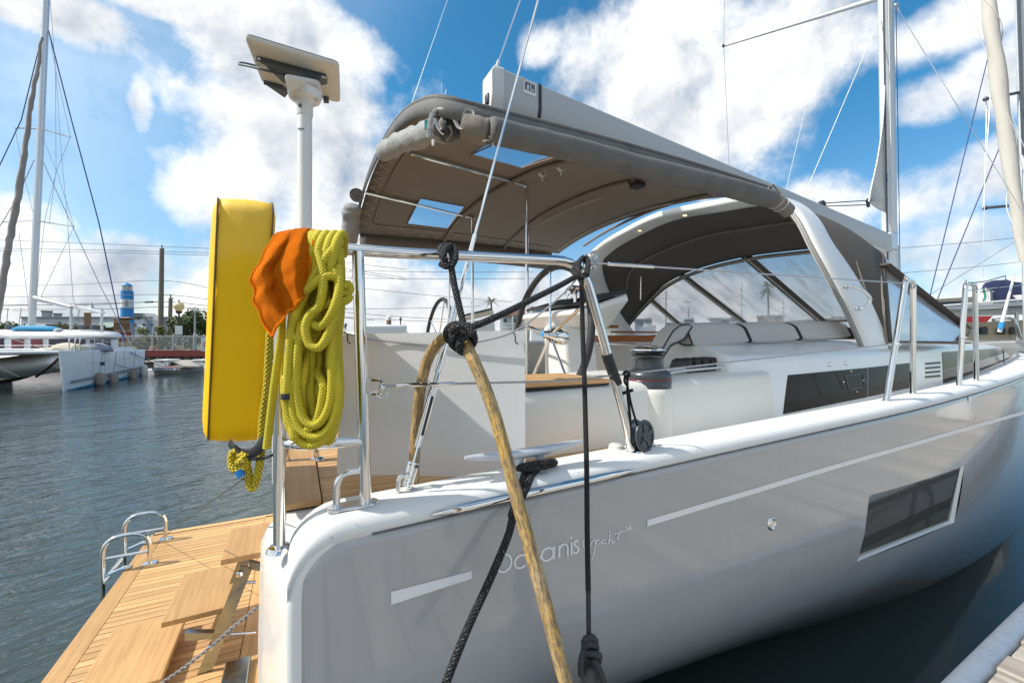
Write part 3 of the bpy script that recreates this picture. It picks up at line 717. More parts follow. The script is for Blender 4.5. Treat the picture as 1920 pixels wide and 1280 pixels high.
mb = MB(); mb.lathe([(.0, .022), (.020, .018), (.030, .008), (.033, 0)], (TF.x, 0, TF.z - .008), None, 20); obj('foot_flange', mb, M_chrome, push)
mb = MB(); mb.tube([at(1137, 664, y=0.0), at(1157, 720, y=0.0)], 0.0185, 14); obj('leg_sleeve', mb, M_rubber, push)
# wire eye on the aft post and lifelines
tubes('wire_eye', [[at(694, 712, y=-.0), at(716, 712, y=-.02), at(716, 737, y=-.02), at(694, 738, y=-.0)]], 0.0042, push, rad=.012, n=6)
life = part('lifeline', yacht)
g1t = at(1694, 531, y=0.0); g1m = at(1672, 645, y=0.0)
def wire(name, pts, r, parent, m=None, n=6): mb = MB(); mb.tube(pts, r, n); return obj(name, mb, m or M_wire, parent)
a = at(1117, 493, y=0.0); wire('wire', [a, g1t], 0.0032, life)
wire('turnbuckle', [lerp(a, g1t, .025), lerp(a, g1t, .12)], 0.0062, life, M_chrome, 8)
b0 = at(716, 724, y=-.02); b1 = at(1062, 714, y=-.01); b2 = at(1240, 693, y=0.0)
wire('wire', [b0, at(860, 719, y=-.02), b1, b2, g1m], 0.0032, life)
wire('turnbuckle', [at(742, 722.5, y=-.02), at(800, 721, y=-.02)], 0.0062, life, M_chrome, 8)
wire('turnbuckle', [at(806, 720.5, y=-.02), at(852, 719, y=-.02)], 0.0050, life, M_chrome, 8)
mb = MB(); mb.ball(at(716, 726, y=-.02), 0.010, 8); mb.tube([at(716 + 11 * math.cos(t), 735 + 11 * math.sin(t), y=-.025) for t in [k * .5 for k in range(-1, 9)]], .0012, 5); obj('shackle', mb, M_chrome, life)
# shackles and split rings at the pushpit's forward bend
mb = MB()
rr_ = random.Random(3)
for k in range(7):
    c = at(1104 + rr_.uniform(-6, 14), 492 + rr_.uniform(-14, 12), y=-.012 + rr_.uniform(-.01, .01)); ax = Vector((rr_.uniform(-1, 1), rr_.uniform(-1, 1), rr_.uniform(-1, 1))).normalized(); Mx = axis(ax)
    mb.tube([c + Mx @ Vector((.016 * math.cos(q * .6), .011 * math.sin(q * .6), 0)) for q in range(11)], .0022, 6)
obj('shackle_cluster', mb, M_chrome, life)
# gate stanchions
def stanchion(feet, top, lab=None):
    g = part('gate_stanchion', yacht)
    (p0, p1, p2, p3, p4) = feet
    mb = MB(); mb.tube(rounded([p0, p1, p2, p3, p4], 0.05, 7), 0.0148, 14); obj('hoop', mb, M_chrome, g)
    for p in (p0, p4):
        mb = MB(); mb.lathe([(.0, .016), (.018, .014), (.024, .006), (.036, .004), (.036, 0)], p - Vector((0, 0, .005)), None, 18); obj('foot_flange', mb, M_chrome, g)
    mb = MB(); mb.tube([p2 + Vector((0, 0, .0)) + Vector((math.cos(k * .55) * .014, 0, .008 + math.sin(k * .55) * .014)) for k in range(11)], .003, 6)
    mb.ball(p2 + Vector((-.01, -.012, .0)), .009, 8); obj('wire_fitting', mb, M_chrome, g); mb = MB(); m_ = lerp(p1, p2, .36); mb.ball(m_ + Vector((0, -.012, 0)), .013, 8); mb.tube([m_ + Vector((-.03, -.014, 0)), m_ + Vector((.03, -.014, 0))], .004, 6)
    obj('wire_fitting', mb, M_chrome, g); return g
stanchion([at(1662, 752, y=.02), at(1668, 715, y=.02), at(1698, 524, y=.0), at(1712, 527, y=.05), at(1712, 744, y=.05)], None)
stanchion([at(1798, 725, y=.06), at(1800, 690, y=.06), at(1811, 531, y=.04), at(1828, 533, y=.10), at(1831, 718, y=.10)], None)
wire('lifeline_forward', [at(1812, 532, y=.04), at(1850, 527, y=.03), at(1885, 517, y=.03), at(1886, 524, y=.02), at(1870, 541, y=.02), at(1838, 548, y=.06)], .0035, yacht, M_rubber)
wire('lifeline_forward', [at(1812, 545, y=.04), at(1960, 530, y=.3)], .003, yacht)

# ------------------------------------------------------------------ cleat, filler cap, deck eye and backstay
cl = part('mooring_cleat', yacht)
ca, cb = at(873, 873, y=-.01), at(1094, 839, y=-.01); zc = 1.365
ca = Vector((ca.x, -.005, zc)); cb = Vector((cb.x, -.005, zc + .004)); ax_ = (cb - ca)
mb = MB(); mb.tube([ca + ax_ * (k / 16) + Vector((0, 0, -.012 * math.sin(math.pi * k / 16))) for k in range(17)], 0.0135, 12, rf=lambda t: 0.34 + 0.80 * max(0, math.sin(math.pi * t)) ** .7, sy=1.3); obj('horn', mb, M_cleat, cl, ang=60)
for f in (.42, .60):
    p = ca + ax_ * f; mb = MB(); mb.lathe([(.018, zc - .02), (.014, zc - .045), (.015, 1.30), (.021, 1.283), (.021, 1.275)], (p.x, p.y, 0), None, 14); obj('stem', mb, M_cleat, cl)
mb = MB(); c = at(1155, 858, y=.05); mb.lathe([(.0, .022), (.020, .021), (.025, .017), (.027, 0)], (c.x, .05, 1.305), None, 24); obj('filler_cap', mb, M_offw, yacht)
def rigging_base(p):
    g = part('backstay', yacht); return g
bk = part('backstay', yacht)
bs0 = at(757, 935, y=.03); btop = at(1640, -2340, d=7.3)
def on_stay(py):
    # point on the stay at a given photo height
    lo_, hi_ = 0.0, 1.0
    for _ in range(40):
        m_ = (lo_ + hi_) / 2; q = lerp(bs0, btop, m_) - CAM; yy = HY - F * q.z / q.dot(FWD)
        if yy > py: lo_ = m_
        else: hi_ = m_
    return lerp(bs0, btop, lo_)
wire('wire', [on_stay(520), btop], 0.0042, bk, M_chrome, 8)
wire('swage', [on_stay(560), on_stay(440)], 0.0068, bk, M_chrome, 8)
wire('turnbuckle', [on_stay(698), on_stay(560)], 0.0112, bk, M_chrome, 12)
wire('screw', [on_stay(735), on_stay(690)], 0.0066, bk, M_chrome, 8)
wire('turnbuckle', [on_stay(838), on_stay(725)], 0.0118, bk, M_chrome, 12)
mb = MB(); p, q = on_stay(815), on_stay(742); mb.tube([p + Vector((-.0, -.008, 0)), q + Vector((0, -.008, 0))], .0058, 6, sy=1.0); obj('slot', mb, M_rubber, bk)
wire('screw', [on_stay(868), on_stay(835)], 0.0062, bk, M_chrome, 8)
mb = MB(); dz = (on_stay(860) - on_stay(925)).normalized(); sd = Vector((.9, .4, 0)).normalized()
for s_ in (-1, 1):
    o_ = sd.cross(dz).normalized() * (.009 * s_)
    mb.tube(rounded([on_stay(866) + o_, on_stay(912) + o_], .01), 0.0095, 8, sy=.45)
for yy in (872, 905): mb.tube([on_stay(yy) + sd.cross(dz) * .018, on_stay(yy) - sd.cross(dz) * .018], .006, 8)
obj('toggle', mb, M_chrome, bk)
e0 = at(745, 938, y=.025); e1 = at(770, 927, y=.03)
tubes('deck_eye', [[Vector((e0.x, .025, 1.276)), Vector((e0.x + .004, .025, 1.33)), Vector((e1.x - .004, .03, 1.33)), Vector((e1.x, .03, 1.276))]], .0065, bk, rad=.02)
mb = MB(); mb.prism(stadium(Vector((e0.x - .003, .028, 1.276)), Vector((e1.x + .003, .03, 1.276)), .017), (0, 0, .006)); obj('eye_plate', mb, M_chrome, bk, smooth=False)
bk2 = part('backstay', yacht); wire('wire', [at(600, 690, d=5.4), at(1650, -2340, d=7.4)], .0048, bk2, M_chrome)

# ------------------------------------------------------------------ cockpit
cz = lambda x: 1.476 + .02 * (x - .7)
mb = MB(); rings = []
for x in (.42, .46, .6, 1, 1.5, 2.0, 2.35):
    k = 0 if x > .44 else .03
    z = cz(x) - k; rings.append([(x, .40 + k, 1.12), (x, .415 + k, z - .05), (x, .425 + k, z - .022), (x, .445 + k, z - .006), (x, .48 + k, z), (x, 1.02, z + .006), (x, 1.05, z - .02), (x, 1.06, .80)])
mb.loft([[Vector(p) for p in r] for r in rings], closed=True, cap=True, flip=True); coam = obj('cockpit_coaming', mb, M_cream, yacht, ang=60)
mb = MB(); mb.loft([[Vector((p[0], 2 * CL - p[1], p[2])) for p in r] for r in rings], closed=True, cap=True); obj('cockpit_coaming', mb, M_cream, yacht, ang=60)
mb = MB(); mb.box((3.1, CL, .78), (4.4, 2.8, .06)); obj('cockpit_floor', mb, M_teakx, yacht, smooth=False)
mb = MB(); mb.box((0.93, CL, 1.0), (.05, 4.0, .46)); obj('aft_bulkhead', mb, M_cream, yacht)
# helm seat slats on the coaming
hs = part('helm_seat', yacht)
a = at(985, 737, y=.46); b = at(1134, 719, y=.46); me_ = None; mb = MB(); mb.box((0, 0, 0), (b.x - a.x + .03, .036, .016))
mbk = MB(); mbk.box(((a.x + b.x) / 2, .63, cz(1) + .008), (b.x - a.x + .02, .38, .012)); obj('caulk_bed', mbk, M_caulk, hs, smooth=False)
for k in range(9):
    o = obj('slat', mb, M_teakx, hs, smooth=False, me=me_); me_ = o.data; o.location = ((a.x + b.x) / 2, .455 + k * .047, cz(1) + .020)
# port side deck house things seen between the wheels: seats, lockers
M_seat = mat('cream_seat_moulding', (0.66, 0.63, 0.57), .45, var=.05)
seat = part('cockpit_seat', yacht)
for (c, s) in (((2.9, 3.55, 1.10), (2.4, .62, .12)), ((2.9, 3.88, 1.42), (2.4, .12, .42)), ((1.75, 3.0, 1.04), (.12, 1.0, .5)), ((1.55, 2.9, 1.20), (.5, .9, .06)), ((2.9, 1.32, 1.10), (2.4, .5, .12))):
    mb = MB(); mb.box(c, s); obj('seat_base', mb, M_seat, seat, bevel=.02, seg=3)
loc = part('locker_front', yacht)
for k in range(4):
    mb = MB(); mb.box((1.60, 3.45 - .0, .93 + k * .105), (.03, .95, .085)); obj('panel', mb, M_seat, loc, bevel=.008)
# cockpit table with varnished leaves
tb = part('cockpit_table', yacht)
def tbl(px0, px1, py, y, dy, t):
    a = at(px0, py, y=y); b = at(px1, py, y=y); mb = MB(); mb.box(((a.x + b.x) / 2, y + dy / 2, a.z), (abs(b.x - a.x), dy, t)); return mb
obj('leaf', tbl(1140, 1252, 634, 2.0, .25, .055), M_varnish, tb, bevel=.006)
obj('fiddle_rail', tbl(1148, 1244, 622, 2.3, .03, .018), M_varnish, tb, bevel=.003)
obj('leaf', tbl(1088, 1160, 611, 2.75, .3, .035), M_varnish, tb, bevel=.006)
obj('leaf', tbl(1000, 1085, 613, 3.1, .12, .03), M_varnish, tb, bevel=.005)
obj('pedestal', tbl(1142, 1235, 668, 2.02, .5, .30), M_seat, tb, bevel=.02)
a = at(1118, 645, y=1.9); b = at(1190, 646, y=1.9)
tubes('grab_rail', [[a, b]], .012, tb)
for px in (1152, 1240): mb = MB(); p = at(px, 624, y=2.3); mb.tube([p, p - Vector((0, 0, .07))], .006, 6); obj('fiddle_post', mb, M_chrome, tb)
# helm pedestal and instrument pod
hp_ = part('helm_pedestal', yacht)
px_ = at(1060, 640, y=1.42)
mb = MB(); x0, y0 = 1.64, 1.50
mb.loft([[Vector((x0 + sx * w / 2 + sh, y0 + sy_ * d / 2, z)) for sx, sy_ in ((-1, -1), (1, -1), (1, 1), (-1, 1))] for (z, w, d, sh) in ((.80, .34, .36, .08), (1.20, .32, .34, .06), (1.60, .28, .30, .02), (1.80, .26, .30, 0))], closed=True, cap=True)
obj('column', mb, M_gel, hp_, bevel=.03, seg=3)
mb = MB(); mb.loft([[Vector((x0 + .06 + sx * w / 2, y0 + .06 + sy_ * d / 2, z + sx * tl)) for sx, sy_ in ((-1, -1), (1, -1), (1, 1), (-1, 1))] for (z, w, d, tl) in ((1.78, .26, .60, 0), (1.92, .40, .86, .05), (1.955, .38, .84, .06))], closed=True, cap=True)
obj('instrument_pod', mb, M_gel, hp_, bevel=.02, seg=3)
mb = MB(); mb.box((x0 + .08, y0 + .06, 1.985), (.36, .84, .018), Matrix.Rotation(-.28, 3, 'Y')); obj('pod_top', mb, M_rubber, hp_, bevel=.005)
mb = MB(); mb.lathe([(.075, 0), (.078, .03), (.066, .075), (.04, .1), (0.001, .108)], (x0 + .03, y0 - .04, 1.99), None, 20); obj('compass', mb, M_chrome, hp_)
mb = MB(); mb.tube(rounded([(x0 - .02, y0 - .34, 1.93), (x0 - .02, y0 - .34, 2.06), (x0 - .02, y0 - .12, 2.06), (x0 - .02, y0 - .12, 1.95)], .08), .012, 8); obj('grab_hoop', mb, M_chrome, hp_)
# wheels
def wheel(c, Rr, n=None, nsp=5, ph=.3):
    g = part('steering_wheel', yacht); c = Vector(c)
    Mx = axis((-1, 0, .12))
    mb = MB(); mb.tube([c + Mx @ Vector((Rr * math.cos(2 * math.pi * k / 64), Rr * math.sin(2 * math.pi * k / 64), 0)) for k in range(64)], .0225, 12, closed=True); obj('rim', mb, M_rubber, g)
    for k in range(nsp):
        a = ph + 2 * math.pi * k / nsp; mb = MB(); mb.tube([c + Mx @ Vector((.03 * math.cos(a), .03 * math.sin(a), -.015)), c + Mx @ Vector((Rr * math.cos(a), Rr * math.sin(a), 0))], .0085, 8); obj('spoke', mb, M_chrome, g)
    mb = MB(); mb.lathe([(0.0, .045), (.022, .045), (.026, .02), (.028, 0), (.045, -.02), (.055, -.05), (.058, -.09), (.05, -.13), (.02, -.14)], c, Mx, 20); obj('hub', mb, M_chrome, g)
    mb = MB(); mb.lathe([(.0, .048), (.017, .047), (.018, .044)], c, Mx, 18); obj('hub_badge', mb, mat('blue_badge', (.03, .25, .55), .3), g)
    return g
wc = at(1028, 628, y=1.22)
wheel((wc.x, 1.22, wc.z), .45, ph=.45)
wheel((wc.x, 3.66, wc.z - .01), .45, ph=.1)
# winch and its plinth
wx, wy = at(1226, 735, y=.46).x, .50
mb = MB(); mb.lathe([(.128, 1.05), (.122, 1.42), (.120, 1.445), (.115, 1.452), (0.001, 1.454)], (wx, wy, 0), None, 36); obj('winch_plinth', mb, M_cream, yacht)
wn = part('winch', yacht); zb = 1.454; WS = .74
def lat(name, prof, m, n=36): mb = MB(); mb.lathe([(r_ * .98, z_ * WS) for r_, z_ in prof], (wx, wy, zb), None, n); return obj(name, mb, m, wn)
lat('base', [(.116, 0), (.117, .048), (.115, .052)], M_winch)
lat('trim_ring', [(.1165, .053), (.1165, .058)], mat('red_trim', (.28, .02, .03), .4))
lat('drum', [(.115, .0585), (.116, .085), (.108, .105), (.086, .122), (.072, .135), (.068, .165), (.070, .195), (.084, .212), (.085, .218)], M_winch)
lat('self_tailer', [(.084, .219), (.088, .224), (.062, .228), (.062, .233), (.088, .238), (.086, .243), (.0, .245)], M_rubber)
lat('cap', [(.086, .246), (.092, .252), (.090, .262), (.074, .272), (.040, .284), (.018, .288), (.0, .289)], M_chrome)
mb = MB(); mb.box((wx + .0, wy - .1145, zb + .018), (.04, .003, .009), rotz(0)); obj('rating_plate', mb, M_slate, wn)
# sheets, clutch bank
cb_ = part('rope_clutch', yacht)
a = at(1285, 684, y=.68); b = at(1345, 682, y=.68)
for k in range(5):
    mb = MB(); p = lerp(a, b, k / 4); q = Vector((p.x - .03, .66, cz(p.x) + .035)); mb.hexa([q + Vector((-.03, -.05, -.03)), q + Vector((.03, -.05, -.03)), q + Vector((.03, .10, -.03)), q + Vector((-.03, .10, -.03))], [q + Vector((-.022, -.04, .035)), q + Vector((.018, -.04, .05)), q + Vector((.018, .08, .05)), q + Vector((-.022, .08, .035))]); obj('jammer', mb, M_black, cb_, bevel=.008)
p = Vector((b.x + .06, .60, cz(2.0) + .03)); mb = MB(); mb.prism([p + Vector((-.05, 0, -.03)), p + Vector((.06, 0, -.03)), p + Vector((.06, 0, .02)), p + Vector((.02, 0, .055)), p + Vector((-.05, 0, .055))], (0, .02, 0)); obj('side_cheek', mb, M_alu, cb_, bevel=.004)
for k in range(3):
    mb = MB(); mb.tube(spl([(wx + .12, wy + .05 + .03 * k, zb + .03), (wx + .25, .55 + .03 * k, cz(1.7) + .02), (b.x + .05, .60 + .035 * k, cz(2) + .025), (b.x + .35, .62 + .03 * k, cz(2.3) + .02)], 5), .0065, 8); obj('sheet', mb, M_grope if k % 2 else M_white, cb_)

# ------------------------------------------------------------------ coachroof
def cab_y(x, z): return max(0, ys(x) + .07) + .44 + .20 * (z - 1.28)
def CP(px, py, out=0.0): p = on(px, py, cab_y, y0=.45); return Vector((p.x, p.y - out, p.z))
wing_b, wing_t = CP(1385, 797), CP(1399, 690)
top1 = lambda x: 1.585 + .004 * (x - 2)
def cab_ring(x, full):
    y = max(0, ys(x) + .07); zt = 1.60 + min(.03, .012 * (x - 2.1)) - max(0, x - 6.5) * .020
    yb = y + .44; r = [(x, yb - .036, 1.10), (x, yb + .20 * (zt - 1.34), zt - .06), (x, yb + .062, zt - .03), (x, yb + .085, zt - .008), (x, yb + .13, zt + .008), (x, yb + .34, zt + .055 + (0.03 if full else 0))]
    if full:
        h = 1.88 - max(0, x - 7.5) * .055; r += [(x, yb + .75, lerp(zt + .06, h, .75)), (x, CL, h)]
        r += [(q[0], 2 * CL - q[1], q[2]) for q in r[-2::-1]]
    else: r += [(x, yb + .56, zt + .065), (x, yb + .60, zt + .04), (x, yb + .60, .8)]
    return [Vector(q) for q in r]
mb = MB(); xsw = [2.08, 2.14, 2.3] + [2.45 + .15 * k for k in range(27)]
RW = [cab_ring(x, False) for x in xsw]
RW[0] = [q + Vector((.0, .03 if q.y < .8 else 0, -.05 if q.z > 1.5 else 0)) for q in RW[0]]
for q, f in zip(RW[0], (0, .035, .04, .045, .05, .06, .06, .06, 0)): q.x += f
mb.loft(RW, closed=True, cap=True, flip=True); obj('coachroof_side', mb, M_gel, yacht, ang=50)
mb = MB(); mb.loft([[Vector((q.x, 2 * CL - q.y, q.z)) for q in r] for r in RW], closed=True, cap=True); obj('coachroof_side', mb, M_gel, yacht, ang=50)
mb = MB(); mb.loft([cab_ring(x, True) for x in (6.3, 6.4, 6.5, 6.6, 6.7, 6.8, 6.9, 7, 7.15, 7.3, 7.5, 7.7, 8, 8.5, 9, 9.5, 10, 10.5, 11, 11.5, 12)], flip=True); obj('coachroof', mb, M_gel, yacht, ang=50)
# long side windows
M_smoke = mat('smoked_acrylic', (0.045, 0.040, 0.036), 0.05, var=.25, vs=2.0, spec=.08, ior=1.3)
def cab_panel(name, poly, m, parent, out=.004, t=.012):
    mb = MB(); h_ = len(poly) // 2; tp = poly[1:1 + h_] if len(poly) == 4 else None
    if len(poly) == 4: lo_, hi_ = [poly[0], poly[3]], [poly[1], poly[2]]
    else: lo_, hi_ = [poly[0]] + poly[:h_:-1], poly[1:h_ + 1]
    def walk(pl, n):
        o = []
        for a, b in zip(pl, pl[1:]): o += [(lerp(a[0], b[0], k / n), lerp(a[1], b[1], k / n)) for k in range(n)]
        return o + [pl[-1]]
    n = 12 if len(poly) == 4 else 4; lo_, hi_ = walk(lo_, n), walk(hi_, n)
    front = [[CP(lerp(a[0], b[0], k / 4), lerp(a[1], b[1], k / 4), out) for a, b in zip(lo_, hi_)] for k in range(5)]
    mb.loft(front)
    rim = front[0] + [r[-1] for r in front[1:]] + front[-1][-2::-1] + [r[0] for r in front[-2:0:-1]]
    mb.loft([rim, [p + Vector((0, t, 0)) for p in rim]], closed=True); return obj(name, mb, m, parent, ang=60)
cw = part('cabin_window', yacht); cab_panel('pane', [(1468, 776), (1477, 703), (1626, 689), (1626, 744)], M_smoke, cw); cab_panel('pane', [(1628, 743.5), (1628, 688.7), (1706, 680), (1704, 727)], M_smoke, cw)
fr = [(1582, 703), (1616, 699), (1620, 724), (1590, 731)]
P = [CP(*p, .007) for p in fr]; mb = MB(); mb.tube(rounded(P + [P[0], P[1]], .02, 4)[2:-3], .004, 6, closed=True); obj('opening_port', mb, M_slate, cw)
for px, py in ((1580, 716), (1617, 713), (1605, 734), (1594, 696)): mb = MB(); mb.lathe([(0, .005), (.005, .004), (.006, 0)], CP(px, py, .005), axis((0, -1, 0)), 10); obj('screw', mb, M_chrome, cw)
cw = part('cabin_window', yacht)
wf = [(1768, 722), (1766, 660), (1835, 655), (1880, 652), (1922, 652), (1970, 655), (1970, 670), (1922, 680), (1880, 692), (1835, 703)]
cab_panel('pane', wf, M_smoke, cw)
for px in (1832, 1880): P = [CP(px, 656, .007), CP(px + 3, 702 - (px - 1832) * .22, .007)]; mb = MB(); mb.tube(P, .003, 5); obj('divider', mb, M_black, cw)
vp = part('vent_panel', yacht)
for k in range(4): cab_panel('slot', [(1734, 680 + k * 8.2), (1762, 677.5 + k * 8.2), (1762.5, 681.5 + k * 8.2), (1734.5, 684 + k * 8.2)], M_black, vp, .005, .02)
P = [CP(*p, .003) for p in ((1707, 752), (1709, 664), (1765, 658), (1768, 735))]; mb = MB(); mb.prism(P, (0, .012, 0)); obj('cover', mb, M_gel, vp, smooth=False)
for px, py in ((1555, 683), (1585, 681)):
    mb = MB(); mb.lathe([(0, .012), (.010, .010), (.014, 0)], CP(px, py, .002), axis((0, -1, .3)), 12); obj('turn_button', mb, M_chrome, yacht)
p = at(1452, 657, y=.80); mb = MB(); mb.tube(rounded([p + Vector((-.03, 0, -.01)), p + Vector((-.03, 0, .015)), p + Vector((.03, 0, .015)), p + Vector((.03, 0, -.01))], .012), .004, 6); obj('pad_eye', mb, M_chrome, yacht)
# ------------------------------------------------------------------ arch over the companionway
arch = part('targa_arch', yacht)
def bow(pts, n=8): return spl(pts, n)
# centre line in (x, y, z): starboard foot, shoulder, crown, port shoulder, port foot
A_pts = [at(1655, 648, y=.66), at(1601, 560, y=.72), at(1545, 470, y=.82), at(1502, 400, y=1.00), at(1440, 374, y=1.35), (3.66, 1.85, 3.06), (3.66, 2.45, 3.12), (3.68, 3.05, 3.07), (3.72, 3.6, 2.98), (3.80, 3.98, 2.82), (4.05, 4.14, 2.4), (4.35, 4.22, 2.0), (4.6, 4.28, 1.62)]
A_c = bow(A_pts, 6); N_ = len(A_c)
rings = []; A_edge = []
for i, p in enumerate(A_c):
    t = (A_c[min(i + 1, N_ - 1)] - A_c[max(i - 1, 0)]).normalized()
    # width runs fore-aft across the band, thickness across it
    wv = Vector((1, 0, 0)) - t * t.x; wv.normalize(); tv = t.cross(wv)
    k = i / (N_ - 1); kk = min(k, 1 - k); wd = (.64 if kk <= 0 else .27 + .10 * math.exp(-(kk / .18) ** 2) + .27 * math.exp(-(kk / .055) ** 1.5)) * .5; th = .042
    ring = []
    for q in range(24):
        a = 2 * math.pi * q / 24; ca, sa = math.cos(a), math.sin(a)
        ring.append(p + wv * wd * math.copysign(abs(ca) ** .35, ca) + tv * th * math.copysign(abs(sa) ** .55, sa))
    rings.append(ring); A_edge.append(p - wv * (wd + .004) * (1 if wv.x > 0 else -1))
mb = MB(); mb.loft(rings, closed=True, cap=True); obj('arch_band', mb, M_gel, arch, ang=70)
lm = bpy.data.materials.new('warm_lamp'); lm.use_nodes = True; b_ = lm.node_tree.nodes['Principled BSDF']; b_.inputs['Base Color'].default_value = (.9, .7, .4, 1); b_.inputs['Emission Color'].default_value = (1, .72, .36, 1); b_.inputs['Emission Strength'].default_value = 1.4
for px, py in ((1288, 404), (1207, 429)):
    p = min(A_c, key=lambda q: abs((CX + F * (q - CAM).dot(RGT) / (q - CAM).dot(FWD)) - px))
    c = p + Vector((-.03, 0, -.047)); g = part('arch_light', yacht)
    mb = MB(); mb.lathe([(.020, .002), (.024, -.004), (.030, -.004), (.031, .004)], c, None, 18); obj('bezel', mb, M_chrome, g)
    mb = MB(); mb.lathe([(.0, -.003), (.020, -.003)], c, None, 16); obj('lens', mb, lm, g)
g = part('grab_handle', yacht)
a, m1, m2, b = [at(px, py, y=.56) for px, py in ((1597, 537), (1612, 545), (1626, 562), (1618, 578))]
mb = MB(); mb.tube(spl([a + Vector((0, .05, 0)), a, m1 + Vector((0, -.02, 0)), m2 + Vector((0, -.02, 0)), b, b + Vector((0, .05, 0))], 6), .0125, 10); obj('bar', mb, M_chrome, g)
for p in (a, b): mb = MB(); mb.lathe([(.022, 0), (.02, .008), (.012, .012)], p + Vector((0, .035, 0)), axis((0, -1, 0)), 14); obj('flange', mb, M_chrome, g)
# aft edge track of the arch
mb = MB(); i0 = [i for i, q in enumerate(A_c)]; mb.tube(A_edge[:26], .016, 6); obj('canvas_track', mb, mat('grey_track', (.30, .29, .27), .5), arch)

# ------------------------------------------------------------------ sprayhood
hood = part('sprayhood', yacht)
def bowz(y, zc, zs_, zp):                     # camber across the boat
    u = (y - .62) / (4.28 - .62); return lerp(zs_, zp, u) + (zc - (zs_ + zp) / 2) * (1 - abs(2 * u - 1) ** 2.6)
B2c = [at(1664, 640, y=.62), at(1658, 575, y=.64), at(1651, 505, y=.70), at(1640, 466, y=.90), (5.0, 1.4, 2.69), (5.12, 2.0, 2.76), (5.12, 2.45, 2.78), (5.12, 3.0, 2.755), (5.12, 3.5, 2.68), (5.10, 3.86, 2.55), (5.05, 4.1, 2.36), (4.80, 4.28, 2.0), (4.60, 4.36, 1.68)]
B2 = bow([Vector(p) for p in B2c], 6)
M2 = len(B2)
A2 = [A_c[round(i * (N_ - 1) / (M2 - 1))] for i in range(M2)]
def hood_pt(i, t):
    p = lerp(A2[i], B2[i], t); s = i / (M2 - 1)
    return p + Vector((0, 0, .07 * math.sin(math.pi * t) * min(1, 6 * s, 6 * (1 - s))))
mb = MB(); mb.loft([[hood_pt(i, t / 8) for i in range(M2)] for t in range(9)]); obj('hood_canvas', mb, M_hood, hood, solid=.004, ang=80)
obj('hood_frame', MB().tube([p + Vector((-.02, 0, -.03)) for p in B2], .012, 8), M_canvas, hood)
mid = [hood_pt(i, .5) - Vector((0, 0, .035)) for i in range(6, M2 - 10)]
obj('hood_frame', MB().tube(mid, .0125, 8), M_canvas, hood)
obj('frame_strut', MB().tube(rounded([at(1212, 487, y=3.9), at(1203, 500, y=3.9), at(1201, 562, y=3.95)], .05), .011, 8), M_chrome, hood)
# windscreen: panels of clear vinyl between the forward bow and the deck
base = bow([Vector(p) for p in ((5.75, .60, 1.66), (6.30, .72, 1.76), (6.75, 1.0, 1.87), (6.95, 1.5, 1.90), (7.0, 2.45, 1.915), (6.95, 3.3, 1.88), (6.6, 3.9, 1.82), (5.8, 4.25, 1.74), (4.75, 4.37, 1.68))], 9)
Mb = len(base)
def W(i, t): return lerp(B2[i], base[round(i * (Mb - 1) / (M2 - 1))], t)
segs = [(8, 20), (20, 33), (33, 45), (45, 56), (56, 64), (64, M2 - 1)]
segs = [(0, 13)] + [(13, 24), (24, 36), (36, 48), (48, 60), (60, M2 - 1)]
for (a, b) in segs:
    mb = MB(); mb.loft([[W(i, t) for i in range(a, b + 1)] for t in (0.03, .25, .5, .75, .93)]); obj('clear_panel', mb, M_aged if a == 0 else M_clear, hood, ang=80)
for i in [s[0] for s in segs] + [M2 - 1]:
    P = [W(i, t / 6) for t in range(7)]
    mb = MB(); mb.tube([p + Vector((-.004, 0, .0)) for p in P], .075, 8, sy=.14, up=(0, 1, 0)); obj('seam_strip', mb, M_hood, hood)
    mb = MB(); mb.tube([p + Vector((-.014, .014, .0)) for p in P], .016, 6); obj('zip', mb, M_piping, hood)
mb = MB(); mb.tube([W(i, .03) for i in range(M2)], .030, 8, sy=.4); obj('seam_strip', mb, M_hood, hood)
mb = MB(); mb.tube([W(i, .015) + Vector((-.03, 0, -.03)) for i in range(10, M2)], .008, 6); obj('piping', mb, M_piping, hood)
mb = MB(); mb.tube([W(i, .95) + Vector((0, 0, .015)) for i in range(M2)], .028, 8, sy=1.2); obj('hem', mb, M_hood, hood)

# ------------------------------------------------------------------ bimini
bim = part('bimini', yacht)
def bz(x, u):
    t = (x - .48) / 2.9
    zsb, zc, zp = lerp(2.79, 2.74, t), lerp(3.27, 3.05, t), lerp(2.98, 3.0, t)
    return lerp(zsb, zp, u) + (zc - (zsb + zp) / 2) * (1 - abs(2 * u - 1) ** 2.3) + .03 * math.sin(math.pi * max(0, min(1, t)))
Y0, Y1 = .78, 4.32
def BP(x, u): return Vector((x, lerp(Y0, Y1, u), bz(x, u)))
def xend(u): return 2.98 + .42 * u
def bim_uv(px, py):
    z = 3.0
    for _ in range(40):
        p = at(px, py, z=z); z = lerp(z, bz(p.x, (p.y - Y0) / (Y1 - Y0)), .5)
    return p.x, (p.y - Y0) / (Y1 - Y0)
wins = []
for quad in ([(898, 295), (937, 270), (1023, 289), (983, 306)], [(768, 419), (794, 383), (868, 385), (833, 424)]):
    q = [bim_uv(*p) for p in quad]; wins.append((min(a for a, b in q) , max(a for a, b in q), sum(sorted(b for a, b in q)[:2]) / 2, sum(sorted(b for a, b in q)[2:]) / 2))
print('bimini windows', wins)
w1 = (1.10, 1.56, .17, .37); w2 = (1.03, 1.54, .745, .92)
wins2 = [w1, w2]
us = sorted(set([k / 24 for k in range(25)] + [w[2] for w in wins2] + [w[3] for w in wins2]))
ts = sorted(set([.48 + 2.5 * k / 20 for k in range(21)] + [w[0] for w in wins2] + [w[1] for w in wins2]))
